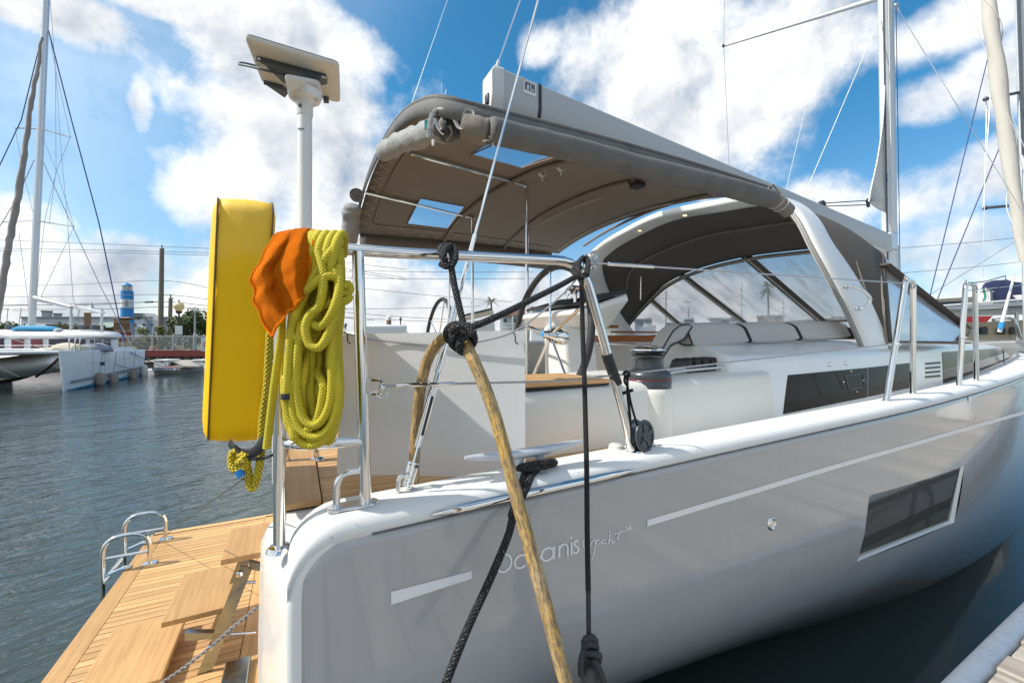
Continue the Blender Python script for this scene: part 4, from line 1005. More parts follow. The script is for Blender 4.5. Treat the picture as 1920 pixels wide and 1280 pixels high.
def BX(x, u): return x + (max(0, x - 1.8) / 1.18) * .42 * u
grid = [[BP(BX(x, u), u) for u in us] for x in ts]
mb = MB(); b0 = mb.add([p for r in grid for p in r]); n = len(us)
for i in range(len(ts) - 1):
    for k in range(n - 1):
        xm, um = (ts[i] + ts[i + 1]) / 2, (us[k] + us[k + 1]) / 2
        if any(w[0] < xm < w[1] and w[2] < um < w[3] for w in wins2): continue
        mb.face([b0 + i * n + k, b0 + i * n + k + 1, b0 + (i + 1) * n + k + 1, b0 + (i + 1) * n + k])
obj('canopy', mb, M_canvas, bim, solid=.006, ang=80)
for w in wins2:
    mb = MB(); mb.loft([[BP(lerp(w[0], w[1], a / 5), lerp(w[2], w[3], b / 5)) for b in range(6)] for a in range(6)]); obj('roof_window', mb, M_haze, bim, ang=80)
    mb = MB(); c = [BP(w[0], w[2]), BP(w[0], w[3]), BP(w[1], w[3]), BP(w[1], w[2])]; mb.tube([p - Vector((0, 0, .004)) for p in c], .007, 6, closed=True); obj('window_hem', mb, M_canvas, bim)
# edges: an outer skirt round the aft and starboard sides, drawn over the frame
def edge_path(d0=0): 
    P = [BP(.48 - d0, u / 30) for u in range(30, -1, -1)]
    return P
skirt = []
P_aft = [BP(.47, u / 40) for u in range(40, -1, -1)]
P_stb = [BP(x, 0) for x in [.52 + k * .1 for k in range(25)]]
path = [p for p in P_aft] + P_stb
# round the corner
outer = spl([path[i] for i in range(0, len(path), 3)] + [path[-1]], 4)
mb = MB(); rings = []
for p in outer:
    rings.append([p + Vector((0, 0, .030)), p + Vector((-.02, -.02, .018)), p + Vector((-.035, -.035, -.02)), p + Vector((-.03, -.03, -.075))])
mb.loft(rings, flip=True); obj('edge_skirt', mb, M_canvas2, bim, solid=.006, ang=80)
mb = MB(); mb.tube([p + Vector((-.01, -.01, .03)) for p in outer], .016, 8); obj('edge_piping', mb, M_canvas2, bim)
# lacing under the aft and port edges
mb = MB(); k = 0
lace = []
for i in range(14, 40): lace.append(BP(.50 if i % 2 else .60, i / 40) - Vector((0, 0, .012)))
for i in range(26): lace.append(BP(.6 + i * .095, .985 if i % 2 else .945) - Vector((0, 0, .012)))
mb.tube(lace, .004, 5); obj('lacing', mb, M_piping, bim)
inner = [BP(.64, u / 30) - Vector((0, 0, .01)) for u in range(9, 29)]
mb = MB(); mb.tube(inner + [BP(.66 + k * .1, .94) - Vector((0, 0, .01)) for k in range(26)], .007, 6); obj('hem_cord', mb, M_canvas, bim)
# port side curtain, its lower band hanging
mb = MB(); mb.loft([[BP(.52 + k * .12, 1.0) + Vector((0, 0, -dz_)) for k in range(24)] for dz_ in (0, .10, .26)]); obj('side_curtain', mb, M_canvas, bim, solid=.005, ang=80)
# frame tubes
def mark(px, py): x, u = bim_uv(px, py); return BP(x, u) - Vector((0, 0, .03))
def ftube(name, a, b, r, m, n=8, z=.03, mid=6):
    x0, u0 = bim_uv(*a); x1, u1 = bim_uv(*b)
    return obj(name, MB().tube([BP(lerp(x0, x1, k / mid), lerp(u0, u1, k / mid)) - Vector((0, 0, z)) for k in range(mid + 1)], r, n), m, bim)
M_gold = mat('sunlit_frame_tube', (0.70, 0.62, 0.50), .18, .9)
ftube('frame_tube', (771, 282), (988, 344), .0135, M_chrome)
ftube('frame_tube', (683, 355), (890, 405), .0135, M_chrome)
for a, b in (((833, 447), (988, 322)), ((988, 322), (1075, 296))): ftube('frame_sleeve', a, b, .024, M_canvas, z=.025)
for px, py in ((1017, 317), (1052, 305)):
    x, u = bim_uv(px, py); c = BP(x, u) - Vector((0, 0, .03)); mb = MB(); mb.tube([c + axis((0, 1, .1)) @ Vector((.031 * math.cos(q * .5236), .031 * math.sin(q * .5236), 0)) for q in range(12)], .009, 6, closed=True, sy=2.0); mb.box(c + Vector((0, 0, -.05)), (.012, .01, .045)); obj('sleeve_strap', mb, M_offw, bim)
ftube('frame_sleeve', (1095, 458), (1330, 362), .016, M_canvas, z=.02, mid=10)
ftube('batten', (1046, 466), (1325, 366), .008, M_piping, z=.02, mid=10)
ftube('frame_sleeve', (942, 466), (1180, 336), .020, M_canvas, z=.02, mid=10)
ftube('batten', (1014, 413), (1131, 362), .007, M_piping, z=.04, mid=8)
mb = MB(); x, u = bim_uv(1195, 336); c = BP(x, u) - Vector((0, 0, .05)); mb.box(c, (.10, .10, .05)); obj('speaker', mb, M_black, bim, bevel=.015)
a = at(988, 346, y=BP(*bim_uv(988, 344)).y); 
pm = mark(988, 344); obj('support_post', MB().tube([pm, (pm.x, pm.y, 1.3)], .0165, 12), M_chrome, bim)
pm = mark(886, 400); obj('support_post', MB().tube([pm, (pm.x, pm.y, 1.3)], .0165, 12), M_chrome, bim)
obj('support_post', MB().tube([at(843, 470, d=4.6), at(840, 700, d=4.6)], .014, 10), M_chrome, bim)
# rolled curtains
def roll(name, pts, r, m, lumps=.12, seed=1, ends=.5, n=16, freq=9, tw=1.0):
    P = spl(pts, 8); N = len(P); mb = MB()
    mb.tube(P, r, n, rf=lambda t: min(1, ends + t * 30, ends + (1 - t) * 30))
    for i in range(len(mb.v)):
        q = mb.v[i]; k = i // n; c = P[min(k, N - 1)]; d = q - c
        f = 1 + lumps * (noise.noise(q * freq + Vector((seed * 7.3, 0, 0))) + .6 * noise.noise(q * freq * 2.7 * tw))
        mb.v[i] = c + d * f
    return obj(name, mb, m, bim, ang=80)
side = [at(px, py, y=.70) for px, py in ((918, 244), (960, 254), (1040, 272), (1130, 295), (1230, 320), (1330, 343), (1400, 361), (1448, 374))]
roll('curtain_roll', side, .062, M_canvas2, .07, 1, .92, 20, 5)
roll('curtain_roll', [at(px, py, y=.70) for px, py in ((1446, 374), (1458, 381), (1470, 388), (1480, 398))], .05, M_canvas, .15, 5, .6)
for px, py in ((1455, 380), (1464, 385)):
    c = at(px, py, y=.70); mb = MB(); mb.tube([c + axis((.8, 0, -.5)) @ Vector((.052 * math.cos(q * .5236), .052 * math.sin(q * .5236), 0)) for q in range(12)], .005, 6, closed=True); obj('roll_tie', mb, M_piping, bim)
mb = MB(); mb.tube([at(1449, 346, y=.74), at(1462, 362, y=.72), at(1474, 396, y=.70), at(1492, 420, y=.70)], .006, 6); mb.tube([at(1449, 346, y=.74), at(1440, 352, y=.74), at(1446, 362, y=.72)], .006, 6); obj('roll_tie', mb, M_canvas, bim)
# inner part of the side roll that shows at the open corner
roll('curtain_roll', [at(868, 236, y=.80), at(890, 243, y=.77), at(918, 250, y=.74)], .060, M_canvas, .16, 8, .7, 16, 12)
# aft roll, pale and creased
ap = [at(836, 243, d=2.08), at(812, 246, d=2.2), at(780, 257, d=2.38), at(745, 272, d=2.65), at(716, 287, d=2.9)]
roll('curtain_roll', ap, .058, M_canvas3, .24, 3, .75, 22, 11)
roll('curtain_roll', [at(843, 238, d=2.06), at(838, 243, d=2.1)], .07, M_canvas2, .25, 9, .6, 16, 14)
# open corner: folds, zips and straps
rg = random.Random(11)
M_zip = mat('pale_zip_tape', (.62, .60, .56), .7, bump=.8, bs=300)
def strip(pts, w, m, name): mb = MB(); mb.tube(spl(pts, 6), w, 6, sy=.22); return obj(name, mb, m, bim, ang=80)
strip([at(px, py, d=2.0) for px, py in ((848, 200), (852, 222), (862, 240), (878, 232), (886, 212), (874, 208), (868, 228))], .011, M_zip, 'zip_tape')
strip([at(px, py, d=2.02) for px, py in ((850, 198), (836, 200), (820, 202))], .010, M_zip, 'zip_tape')
strip([at(px, py, d=2.03) for px, py in ((822, 203), (810, 218), (806, 240), (804, 258))], .014, M_canvas3, 'zip_tape')
strip([at(px, py, d=2.0) for px, py in ((815, 222), (822, 240), (832, 252))], .010, M_zip, 'zip_tape')
for px, py, sx_, sz_ in ((826, 204, .028, .012), (812, 268, .012, .03)):
    mb = MB(); mb.box(at(px, py, d=1.99), (sx_, .006, sz_), BG); obj('buckle', mb, M_white, bim, bevel=.003)
mb = MB(); mb.ball(at(833, 248, d=2.02), .030, 10, (1, 1, .8)); obj('roll_end', mb, M_black, bim)
for k in range(6):
    c = at(830 + rg.uniform(-9, 10), 225 + rg.uniform(-14, 26), d=2.04); mb = MB(); mb.ball(c, .035, 8, (1, .5, rg.uniform(.5, 1.1)), rotz(rg.uniform(0, 3)))
    for i in range(len(mb.v)): mb.v[i] += Vector((noise.noise(mb.v[i] * 30), noise.noise(mb.v[i] * 31 + Vector((5, 0, 0))), noise.noise(mb.v[i] * 29 + Vector((9, 0, 0))))) * .012
    obj('curtain_fold', mb, M_canvas2 if k % 2 else M_canvas, bim, ang=30)
mb = MB(); mb.box(at(868, 219, d=2.03), (.03, .005, .02), BG); obj('red_tag', mb, mat('red_fabric', (.35, .03, .03), .8), bim)
mb = MB(); mb.box(at(799, 234, d=2.12), (.016, .006, .05), BG); obj('teal_tag', mb, mat('teal_fabric', (.02, .30, .30), .8), bim)
mb = MB(); mb.tube([at(906, 265, y=.70), at(915, 263, y=.70), at(925, 266, y=.70)], .004, 5); mb.tube([at(917, 255, y=.69), at(925, 267, y=.69), at(924, 275, y=.69)], .004, 5); obj('tie_cord', mb, M_zip, bim)
# the far rolled curtain: spiral end and creased hanging fall at the port quarter
c = at(669, 366, d=4.2); Mx = axis(-ray(669, 366)); mb = MB()
sp_ = [c + Mx @ Vector(((.012 + .0013 * q) * math.cos(q * .36), (.012 + .0013 * q) * math.sin(q * .36), 0)) for q in range(44)]
i0 = len(mb.v); mb.loft([sp_, [p + ray(669, 366) * .12 for p in sp_]]); obj('curtain_roll', mb, M_canvas3, bim, solid=.008, ang=80)
mb = MB(); mb.lathe([(.0, -.012), (.066, -.012), (.068, -.02), (.066, -.4)], c, Mx, 24); obj('roll_core', mb, M_canvas2, bim)
roll('curtain_fall', [at(664, 384, d=4.25), at(660, 405, d=4.3), at(655, 430, d=4.35), at(653, 462, d=4.4)], .085, M_canvas3, .35, 6, .6, 18, 8)
mb = MB(); mb.box(at(675, 450, d=4.5), (.13, .01, .06), BG); obj('clear_patch', mb, M_haze, bim, smooth=False)
# small antennas on the canopy
mb = MB(); p = at(829, 192, d=2.3); mb.tube([p, at(828, 155, d=2.3)], .0015, 4); p = at(834, 180, d=2.6); mb.tube([at(833, 184, d=2.6), at(837, 168, d=2.6)], .003, 4); obj('whip_antenna', mb, M_wire, bim)

# ------------------------------------------------------------------ mast, boom and rigging
spar = part('mast', yacht)
def mx(z): return 9.0 - .0327 * (z - 2.7)
mb = MB()
def msec(z):
    c = Vector((mx(z), CL, z)); return [c + Vector((.150 * math.copysign(abs(math.cos(a)) ** .8, math.cos(a)), .088 * math.copysign(abs(math.sin(a)) ** .8, math.sin(a)), 0)) for a in [2 * math.pi * k / 20 for k in range(20)]]
mb.loft([msec(z) for z in (1.8, 5, 9, 14, 20, 24)], closed=True, cap=True); obj('tube', mb, M_mast, spar, ang=80)
mb = MB(); mb.tube([(mx(z) - .152, CL - .03, z) for z in (2.6, 5, 9, 14, 24)], .012, 6); obj('luff_slot', mb, M_slate, spar)
mb = MB(); mb.tube([(mx(z) - .12, CL - .085, z) for z in (3.6, 9, 24)], .006, 6); obj('halyard', mb, M_white, spar)
mb = MB(); mb.tube([(mx(z) + .06, CL - .10, z) for z in (1.9, 3.3)], .005, 6); mb.tube([(mx(z) + .13, CL - .09, z) for z in (1.9, 6, 9)], .005, 6); obj('halyard', mb, M_black, spar)
mb = MB(); mb.box((mx(3.35) - .06, CL, 3.36), (.24, .20, .30)); obj('gooseneck', mb, M_alu, spar, bevel=.02)
sproot = at(1662, -8, d=7.25); sptip = at(1357, 86, d=9.1)
mb = MB(); mb.tube([sproot, sptip], .055, 12, rf=lambda t: 1 - .45 * t, sy=.55); obj('spreader', mb, M_alu, spar)
mb = MB(); mb.tube([Vector((sproot.x, 2 * CL - sproot.y, sproot.z)), Vector((sptip.x, 2 * CL - sptip.y, sptip.z))], .055, 12, rf=lambda t: 1 - .45 * t, sy=.55); obj('spreader', mb, M_alu, spar)
rig = part('shroud', yacht); wire('wire', [at(1367, 310, d=9.3), sptip, at(1363, -330, d=9.0)], .0055, rig, M_wire, 6); mb = MB(); mb.ball(sptip, .035, 8); obj('tip_cap', mb, M_rubber, rig)
rig = part('shroud', yacht); wire('wire', [at(1682, 16, d=7.1), at(1896, 362, d=6.2), at(1990, 520, d=5.8)], .0055, rig, M_chrome, 6); mb = MB(); mb.ball(at(1680, 10, d=7.1), .03, 8); mb.tube([at(1680, 10, d=7.1), at(1686, 22, d=7.1)], .012, 6); obj('fork', mb, M_alu, rig)
bm = part('boom', yacht)
bA, bB = Vector((1.50, CL, 3.985)), Vector((8.86, CL, 3.325))
def bsec(p, h, w):
    return [p + Vector((0, sy_ * w, sz_ * h)) for sy_, sz_ in ((-.86, .5), (-.94, .475), (-1, .42), (-1, -.2), (-.72, -.46), (-.6, -.5), (.6, -.5), (.72, -.46), (1, -.2), (1, .42), (.94, .475), (.86, .5))]
mb = MB(); mb.loft([bsec(lerp(bA, bB, t), lerp(.36, .29, t), lerp(.105, .095, t)) for t in (0, .1, .3, .6, 1)], closed=True, cap=True); obj('spar', mb, M_boom, bm, ang=40)
mb = MB(); mb.loft([bsec(bA + Vector((dx, 0, dz_)), h, .11) for dx, dz_, h in ((-.10, -.02, .33), (-.07, 0, .375), (.02, 0, .375))], closed=True, cap=True); obj('end_cap', mb, mat('boom_end', (.62, .63, .63), .35), bm, ang=40)
mb = MB(); mb.box(bA + Vector((-.105, -.01, -.09)), (.03, .07, .10)); obj('sheave_slot', mb, M_black, bm, bevel=.02)
q = lerp(bA, bB, .052); mb = MB(); mb.loft([[p + (p - q) * .02 for p in bsec(q + Vector((dx, 0, -dx * .09)), .358, .105)] for dx in (0, .035)], closed=True); obj('strap', mb, M_black, bm)
def boom_side(x, w, out=.004):     # point on the starboard face
    t = (x - bA.x) / (bB.x - bA.x); p = lerp(bA, bB, t); h = lerp(.36, .29, t); wd = lerp(.105, .095, t); return p + Vector((0, -wd - out, h * lerp(.08, .42, w)))
mb = MB(); mb.loft([[boom_side(1.72, 0), boom_side(1.72, .95)], [boom_side(1.855, 0), boom_side(1.855, .95)]]); obj('sticker', mb, M_white, bm, smooth=False)
mb = MB(); mb.loft([[boom_side(1.735, .3, .006), boom_side(1.735, .88, .006)], [boom_side(1.84, .3, .006), boom_side(1.84, .88, .006)]])
obj('sticker_panel', mb, mat('slate_print', (.09, .11, .14), .4), bm, smooth=False)
mb = MB()
for (a, b, w0, w1) in ((1.755, 1.775, .34, .70), (1.79, 1.80, .34, .8), (1.805, 1.825, .34, .5)): mb.loft([[boom_side(a, w0, .008), boom_side(a, w1, .008)], [boom_side(b, w0, .008), boom_side(b, w1, .008)]])
obj('sticker_print', mb, M_white, bm, smooth=False)
# topping lift with its shackle, lazy line, outhaul with blocks
bt = Vector((1.47, CL, 4.16))
tl = part('topping_lift', yacht); wire('line', [bt, at(976, -2, d=4.2), at(1180, -560, d=4.9)], .006, tl, M_chrome); mb = MB(); mb.tube([bt, bt + (at(976, -2, d=4.2) - bt) * .16], .014, 8); obj('swivel', mb, M_alu, tl)
wire('lazy_line', [at(1508, 366, d=6.4), at(1650, 34, d=7.2)], .006, yacht, M_white); wire('lazy_line', [at(1474, 356, d=6.0), at(1551, 28, d=8.5)], .003, yacht, M_white)
ou = part('outhaul', yacht)
blk = at(1541, 384, d=6.4)
mb = MB(); mb.lathe([(.05, -.035), (.062, -.025), (.062, .025), (.05, .035)], blk, axis((0, 1, 0)), 16); mb.box(blk - Vector((0, 0, .06)), (.05, .05, .08)); obj('block', mb, M_black, ou)
for dz_ in (.012, -.035): wire('line', [blk + Vector((0, 0, dz_ + .01)), at(1626, 376 if dz_ > 0 else 384, d=7.0)], .008, ou, M_rubber)
wire('line', [blk, at(1455, 356, d=5.9)], .007, ou, M_rubber)
mb = MB(); c = at(1628, 378, d=7.0); mb.lathe([(.04, -.02), (.05, 0), (.04, .02)], c, axis((0, 1, 0)), 12); mb.box(c + Vector((0, 0, -.02)), (.05, .03, .14)); obj('clew_block', mb, M_black, ou)
wire('tail', [c, at(1628, 400, d=7.0), at(1637, 410, d=7.0)], .003, ou, M_white)
# the clew of the in-mast mainsail: a separate sail
M_sail = mat('white_sailcloth', (.66, .66, .64), .7, var=.06, vs=3, bump=.15, bs=30)
sail = thing('furled_mainsail', 'white clew corner of the mainsail pulled out of the mast slot, blue mark on it', 'sail')
lu = [(1663, 118), (1664, 160), (1666, 230), (1668, 300), (1670, 350), (1671, 402)]
le = [(1661, 118), (1659, 160), (1655, 230), (1645, 300), (1634, 350), (1629, 378)]
def SP(p, k): q = at(p[0], p[1], y=CL - .03); return q + Vector((0, k, 0))
mb = MB(); rows_ = []
for a, b in zip(spl([(x, y, 0) for x, y in lu], 5), spl([(x, y, 0) for x, y in le], 5)): rows_.append([SP(lerp(a, b, k / 6), .04 * math.sin(math.pi * k / 6)) for k in range(7)])
mb.loft(rows_); obj('sailcloth', mb, M_sail, sail, solid=.004, ang=80)
mb = MB(); mb.tube([r[-1] for r in rows_], .010, 6); obj('leech_tape', mb, M_white, sail)
mb = MB()
for k, w in enumerate((8, 5, 9, 4, 6)): mb.box(SP((1661 + (k % 2) * 1.5, 326 + k * 4), -.012), (.03 + .01 * (k % 2), .004, .04)); 
obj('blue_mark', mb, mat('blue_ink', (.03, .12, .35), .6), sail, smooth=False)
for k in range(6):
    a = SP((1634, 376), .0); b = SP((1640 + k * 4, 345 + k * 7), 0); mb = MB(); mb.tube([a, b], .004, 4); obj('stitching', mb, mat('grey_stitch', (.42, .42, .42), .8) if 'grey_stitch' not in MATS else MATS['grey_stitch'], sail)
# ------------------------------------------------------------------ satellite antenna on its pole
ant = thing('satellite_antenna', 'flat white satellite internet panel tilted on top of a tall white pole', 'antenna')
def quad_depths(px, d0):
    r = [ray(*p) for p in px]; A = Matrix((r[1], -r[2], r[3])).transposed(); s = A.inverted() @ r[0]
    d = [1, s[0], s[1], s[2]]; k = d0 / (sum(d) / 4); return [CAM + r[i] * d[i] * k for i in range(4)]
Q = quad_depths([(458, 73), (636, 126), (638, 195), (491, 157)], 1.66)
pn = (Q[1] - Q[0]).cross(Q[3] - Q[0]).normalized()
if pn.dot(CAM - Q[0]) > 0: pn = -pn                    # pn points up, away from us
cQ = sum(Q, Vector()) / 4
mb = MB()
def inset(k, h): return [lerp(p, cQ, k) + pn * h for p in Q]
def rquad(q, r=.14, n=5):
    out = []
    for i in range(4):
        a, b, c = q[i - 1], q[i], q[(i + 1) % 4]; p, s = lerp(b, a, r * .5), lerp(b, c, r * .5)
        for k in range(n + 1): t = k / n; out.append(p * (1 - t) ** 2 + b * 2 * t * (1 - t) + s * t * t)
    return out
mb.loft([rquad(inset(.05, .0)), rquad(inset(.012, .004)), rquad(inset(0, .012)), rquad(inset(0.0, .017))], closed=True, cap=True); obj('panel_back', mb, M_offw, ant, ang=50)
mb = MB(); mb.loft([rquad(inset(.004, .0175)), rquad(inset(.012, .021))], closed=True, cap=True); obj('panel_face', mb, mat('dark_panel_edge', (.10, .12, .15), .4), ant, ang=50)
def on_panel(px, py, h=0.0):
    r = ray(px, py); k = (Q[0] + pn * h - CAM).dot(pn) / r.dot(pn); return CAM + r * k
for poly in ([(480, 105), (612, 140), (614, 150), (586, 155), (532, 148), (494, 112)], [(494, 150), (500, 152), (534, 176), (540, 168), (530, 160)], [(606, 180), (616, 182), (617, 187), (607, 186)]):
    P = [on_panel(*p, -.002) for p in poly]; mb = MB(); mb.prism(P, -pn * .018); obj('bracket', mb, M_slate, ant, smooth=False, bevel=.002)
for px, py in ((486, 110), (605, 144), (609, 145)): mb = MB(); mb.lathe([(0, .004), (.004, .004), (.005, 0)], on_panel(px, py, -.02), axis(-pn), 10); obj('screw', mb, M_alu, ant)
P = quad_depths([(533, 145), (600, 157), (605, 190), (545, 183)], 1.62)
mb = MB(); mb.loft([rquad([p + pn * .012 for p in P], .3), rquad(P, .3), rquad([lerp(p, sum(P, Vector()) / 4, .05) - pn * .006 for p in P], .3)], closed=True, cap=True); obj('mount_plate', mb, M_offw, ant, ang=50)
pt = at(571.5, 200, d=1.62); pb = Vector((pt.x, pt.y, 1.47))
mb = MB(); mb.lathe([(.058, .075), (.060, .062), (.055, .045), (.034, .032), (.029, .025), (.0285, -.015), (.027, -.02)], pt + Vector((0, 0, -.018)), None, 28); obj('socket', mb, M_white, ant)
mb = MB(); mb.lathe([(.0255, -.012), (.0255, pb.z - pt.z)], pt, None, 24); obj('pole', mb, M_white, ant)
mb = MB(); mb.lathe([(0, .003), (.006, .003), (.007, 0)], pt + Vector((0, 0, -.012)) - FWD * .029 - RGT * .004, axis(-FWD), 12); obj('socket_bolt', mb, M_slate, ant)
for px, py in ((546, 152), (588, 158), (594, 189)): mb = MB(); mb.lathe([(0, .003), (.0045, .003), (.006, 0)], CAM + ray(px, py) * 1.612, axis(-pn), 10); obj('screw', mb, M_alu, ant)
mb = MB()
for k, (x0, h) in enumerate(((556, .006), (561, .007), (566, .005))):
    c = at(x0 + 3, 243, d=1.6); c = Vector((pt.x, pt.y, c.z)) - FWD * .0258 + RGT * ((x0 - 562) * .0017); mb.box(c, (.006, .001, h), BG)
obj('maker_print', mb, M_slate, ant, smooth=False)
mb = MB(); mb.tube(spl([on_panel(545, 147, -.02), on_panel(520, 138, -.03), at(485, 129, d=1.6), at(460, 123, d=1.62), at(448, 121, d=1.65), at(455, 118.5, d=1.68), at(482, 124, d=1.72)], 8), .0045, 8); obj('cable', mb, M_slate, ant)
settle(ant, pb)

# ------------------------------------------------------------------ horseshoe lifebuoy bag
bag = thing('lifebuoy_bag', 'fat yellow vinyl lifebuoy bag hung edge-on outside the stern rail', 'lifebuoy bag')
nr = [(412, 366), (511, 374), (497, 829), (388, 829)]      # near rim, from aft top to aft bottom
BD = 1.14
Pn = [at(p[0], p[1], d=BD + (.0 if i in (0, 3) else .03)) for i, p in enumerate(nr)]
cB = sum(Pn, Vector()) / 4
U_ = ((Pn[1] - Pn[0]) + (Pn[2] - Pn[3])).normalized()                # across the thickness
V_ = ((Pn[0] - Pn[3]) + (Pn[1] - Pn[2])).normalized()                # up the bag
N_b = U_.cross(V_).normalized()
if N_b.dot(FWD) < 0: N_b = -N_b
N_b = (ray(392, 600) - Vector((0, 0, ray(392, 600).z))).normalized()                            # depth of the bag runs away from us
th = ((Pn[1] - Pn[0]).length + (Pn[2] - Pn[3]).length) / 2; hh = ((Pn[0] - Pn[3]).length + (Pn[1] - Pn[2]).length) / 2
print('bag', th, hh)
rings = []; dep = .52
# outline of the flat face in (depth, up): a rounded slab with a straight near side
prof = []
cr = [(0.0, -.5), (.0, .5), (dep, .5), (dep, -.5)]
def rr_out(w, h, r, n=8):
    o = []
    for cx_, cy_, a0 in ((r, -h / 2 + r, 180), (w - r, -h / 2 + r, 270), (w - r, h / 2 - r, 0), (r, h / 2 - r, 90)):
        for k in range(n + 1): a = R(a0 + 90 * k / n); o.append((cx_ + r * math.cos(a), cy_ + r * math.sin(a)))
    return o
def bag_ring(w, inset_): 
    o = []
    O = rr_out(dep - 2 * inset_, hh - 2 * inset_, max(.012, .045 - inset_ * .5))
    O2 = []
    for i in range(len(O)):
        a, b = Vector((*O[i], 0)), Vector((*O[(i + 1) % len(O)], 0)); m = 14 if i % 9 == 8 else 1
        for k in range(m): O2.append(lerp(a, b, k / m))
    for q in O2:
        bl = .010 * math.sin(math.pi * min(1, max(0, q.y / hh + .5)))
        o.append(cB - N_b * .0 + N_b * (q.x + inset_) + V_ * q.y + U_ * w * th)
    return o
mb = MB(); mb.loft([bag_ring(w, i_) for w, i_ in ((-.60, .10), (-.62, .05), (-.60, .022), (-.54, .006), (-.50, .0), (-.30, -.003), (0, -.005), (.30, -.003), (.47, .0), (.52, .006), (.56, .025), (.57, .05), (.55, .10))], closed=True, cap=True)
for i, v in enumerate(mb.v): mb.v[i] = v + (N_b * .6 + U_ * .5) * (.005 * noise.noise(v * 6) + .002 * noise.noise(v * 19))
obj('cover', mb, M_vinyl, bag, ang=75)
M_pip = mat('brown_piping', (.16, .10, .03), .6)
for w, i_ in ((-.505, -.0015), (.49, -.0015)):
    P = bag_ring(w, i_); mb = MB(); mb.tube(P, .0026, 6, closed=True); obj('piping', mb, M_pip, bag)
settle(bag, cB - V_ * (hh / 2))
# black webbing under the bag, tied back to the rail
web = thing('webbing_strap', 'black webbing strap slung under the yellow bag and round the rail', 'strap')
mb = MB(); S = spl([at(430, 829, d=1.140), at(446, 846, d=1.120), at(470, 850, d=1.110), at(487, 838, d=1.110), at(500, 812, d=1.130), at(512, 797, d=1.150)], 6); mb.tube(S, .013, 8, sy=.2, up=(0, 0, 1)); obj('band', mb, M_rubber, web)
mb = MB(); mb.tube(spl([at(440, 835, d=1.115), at(452, 851, d=1.110), at(470, 860, d=1.110), at(500, 857, d=1.120), at(522, 846, d=1.140), at(530, 838, d=1.160)], 6), .0042, 6); mb.tube(spl([at(510, 799, d=1.150), at(522, 795, d=1.145), at(534, 799, d=1.150), at(540, 815, d=1.160)], 6), .008, 6, sy=.35); obj('tail', mb, M_rubber, web)
# rope from the bag
yl = thing('heaving_line', 'bright yellow line looping down below the yellow bag, end whipped in blue', 'rope')
P = spl([at(507, 610, d=1.145), at(503, 680, d=1.140), at(500, 730, d=1.135), at(492, 790, d=1.130), at(489, 850, d=1.125), at(484, 885, d=1.120), at(477, 910, d=1.115), at(471, 914, d=1.115), at(467, 900, d=1.115), at(464, 880, d=1.115), at(456, 866, d=1.115), at(446, 858, d=1.120)], 8)
mb = MB(); mb.tube(P, .0098, 10); obj('run', mb, M_yrope2, yl)
mb = MB(); mb.tube(spl([at(446, 868, d=1.110), at(456, 862, d=1.105), at(464, 868, d=1.110), at(458, 876, d=1.110), at(448, 872, d=1.115), at(444, 860, d=1.120), at(452, 852, d=1.115), at(462, 858, d=1.105)], 6), .0095, 10); obj('knot', mb, M_yrope2, yl)
mb = MB(); mb.tube(spl([at(446, 845, d=1.120), at(436, 850, d=1.115), at(434, 866, d=1.110), at(438, 878, d=1.105), at(447, 884, d=1.105), at(450, 890, d=1.105)], 6), .0098, 10); obj('run', mb, M_yrope2, yl)
mb = MB(); mb.tube([at(447, 881, d=1.104), at(454, 893, d=1.104)], .011, 12); obj('whipping', mb, mat('blue_tape', (.02, .22, .62), .35), yl)
mb = MB(); c = at(456, 893, d=1.104); mb.tube([c + axis(-FWD) @ Vector((.006 * math.cos(k * .7), .009 * math.sin(k * .7), 0)) for k in range(9)], .0018, 6, closed=True); obj('ring', mb, mat('brass', (.6, .45, .2), .25, 1), yl)
tag(obj('stern_tether', MB().tube([at(456, 897, d=1.104), at(300, 1010, d=3.100)], .0022, 6), mat('tether', (.10, .09, .08), .6)), 'thin dark line from the yellow whipped end down to the far platform hoop', 'line')
# second yellow strand behind
tag(obj('yellow_tape', MB().tube(spl([at(672, 476, y=.03), at(673, 560, y=.03), at(675, 700, y=.035), at(678, 805, y=.04)], 6), .0065, 6, sy=.5), M_yrope), 'flat yellow line hanging straight down behind the tall pushpit post', 'rope')

# ------------------------------------------------------------------ coil of yellow-green rope over the rail
coil = thing('rope_coil', 'thick yellow-green braided rope coiled and hung over the stern rail', 'rope coil')
rg = random.Random(5)
RY = .0094
def strand(pts, m=M_yrope, r=RY, name='turn', par=None):
    P = spl([at(a, b, d=c) for a, b, c in pts], 8)
    return obj(name, MB().tube(P, r, 10), m, par or coil)
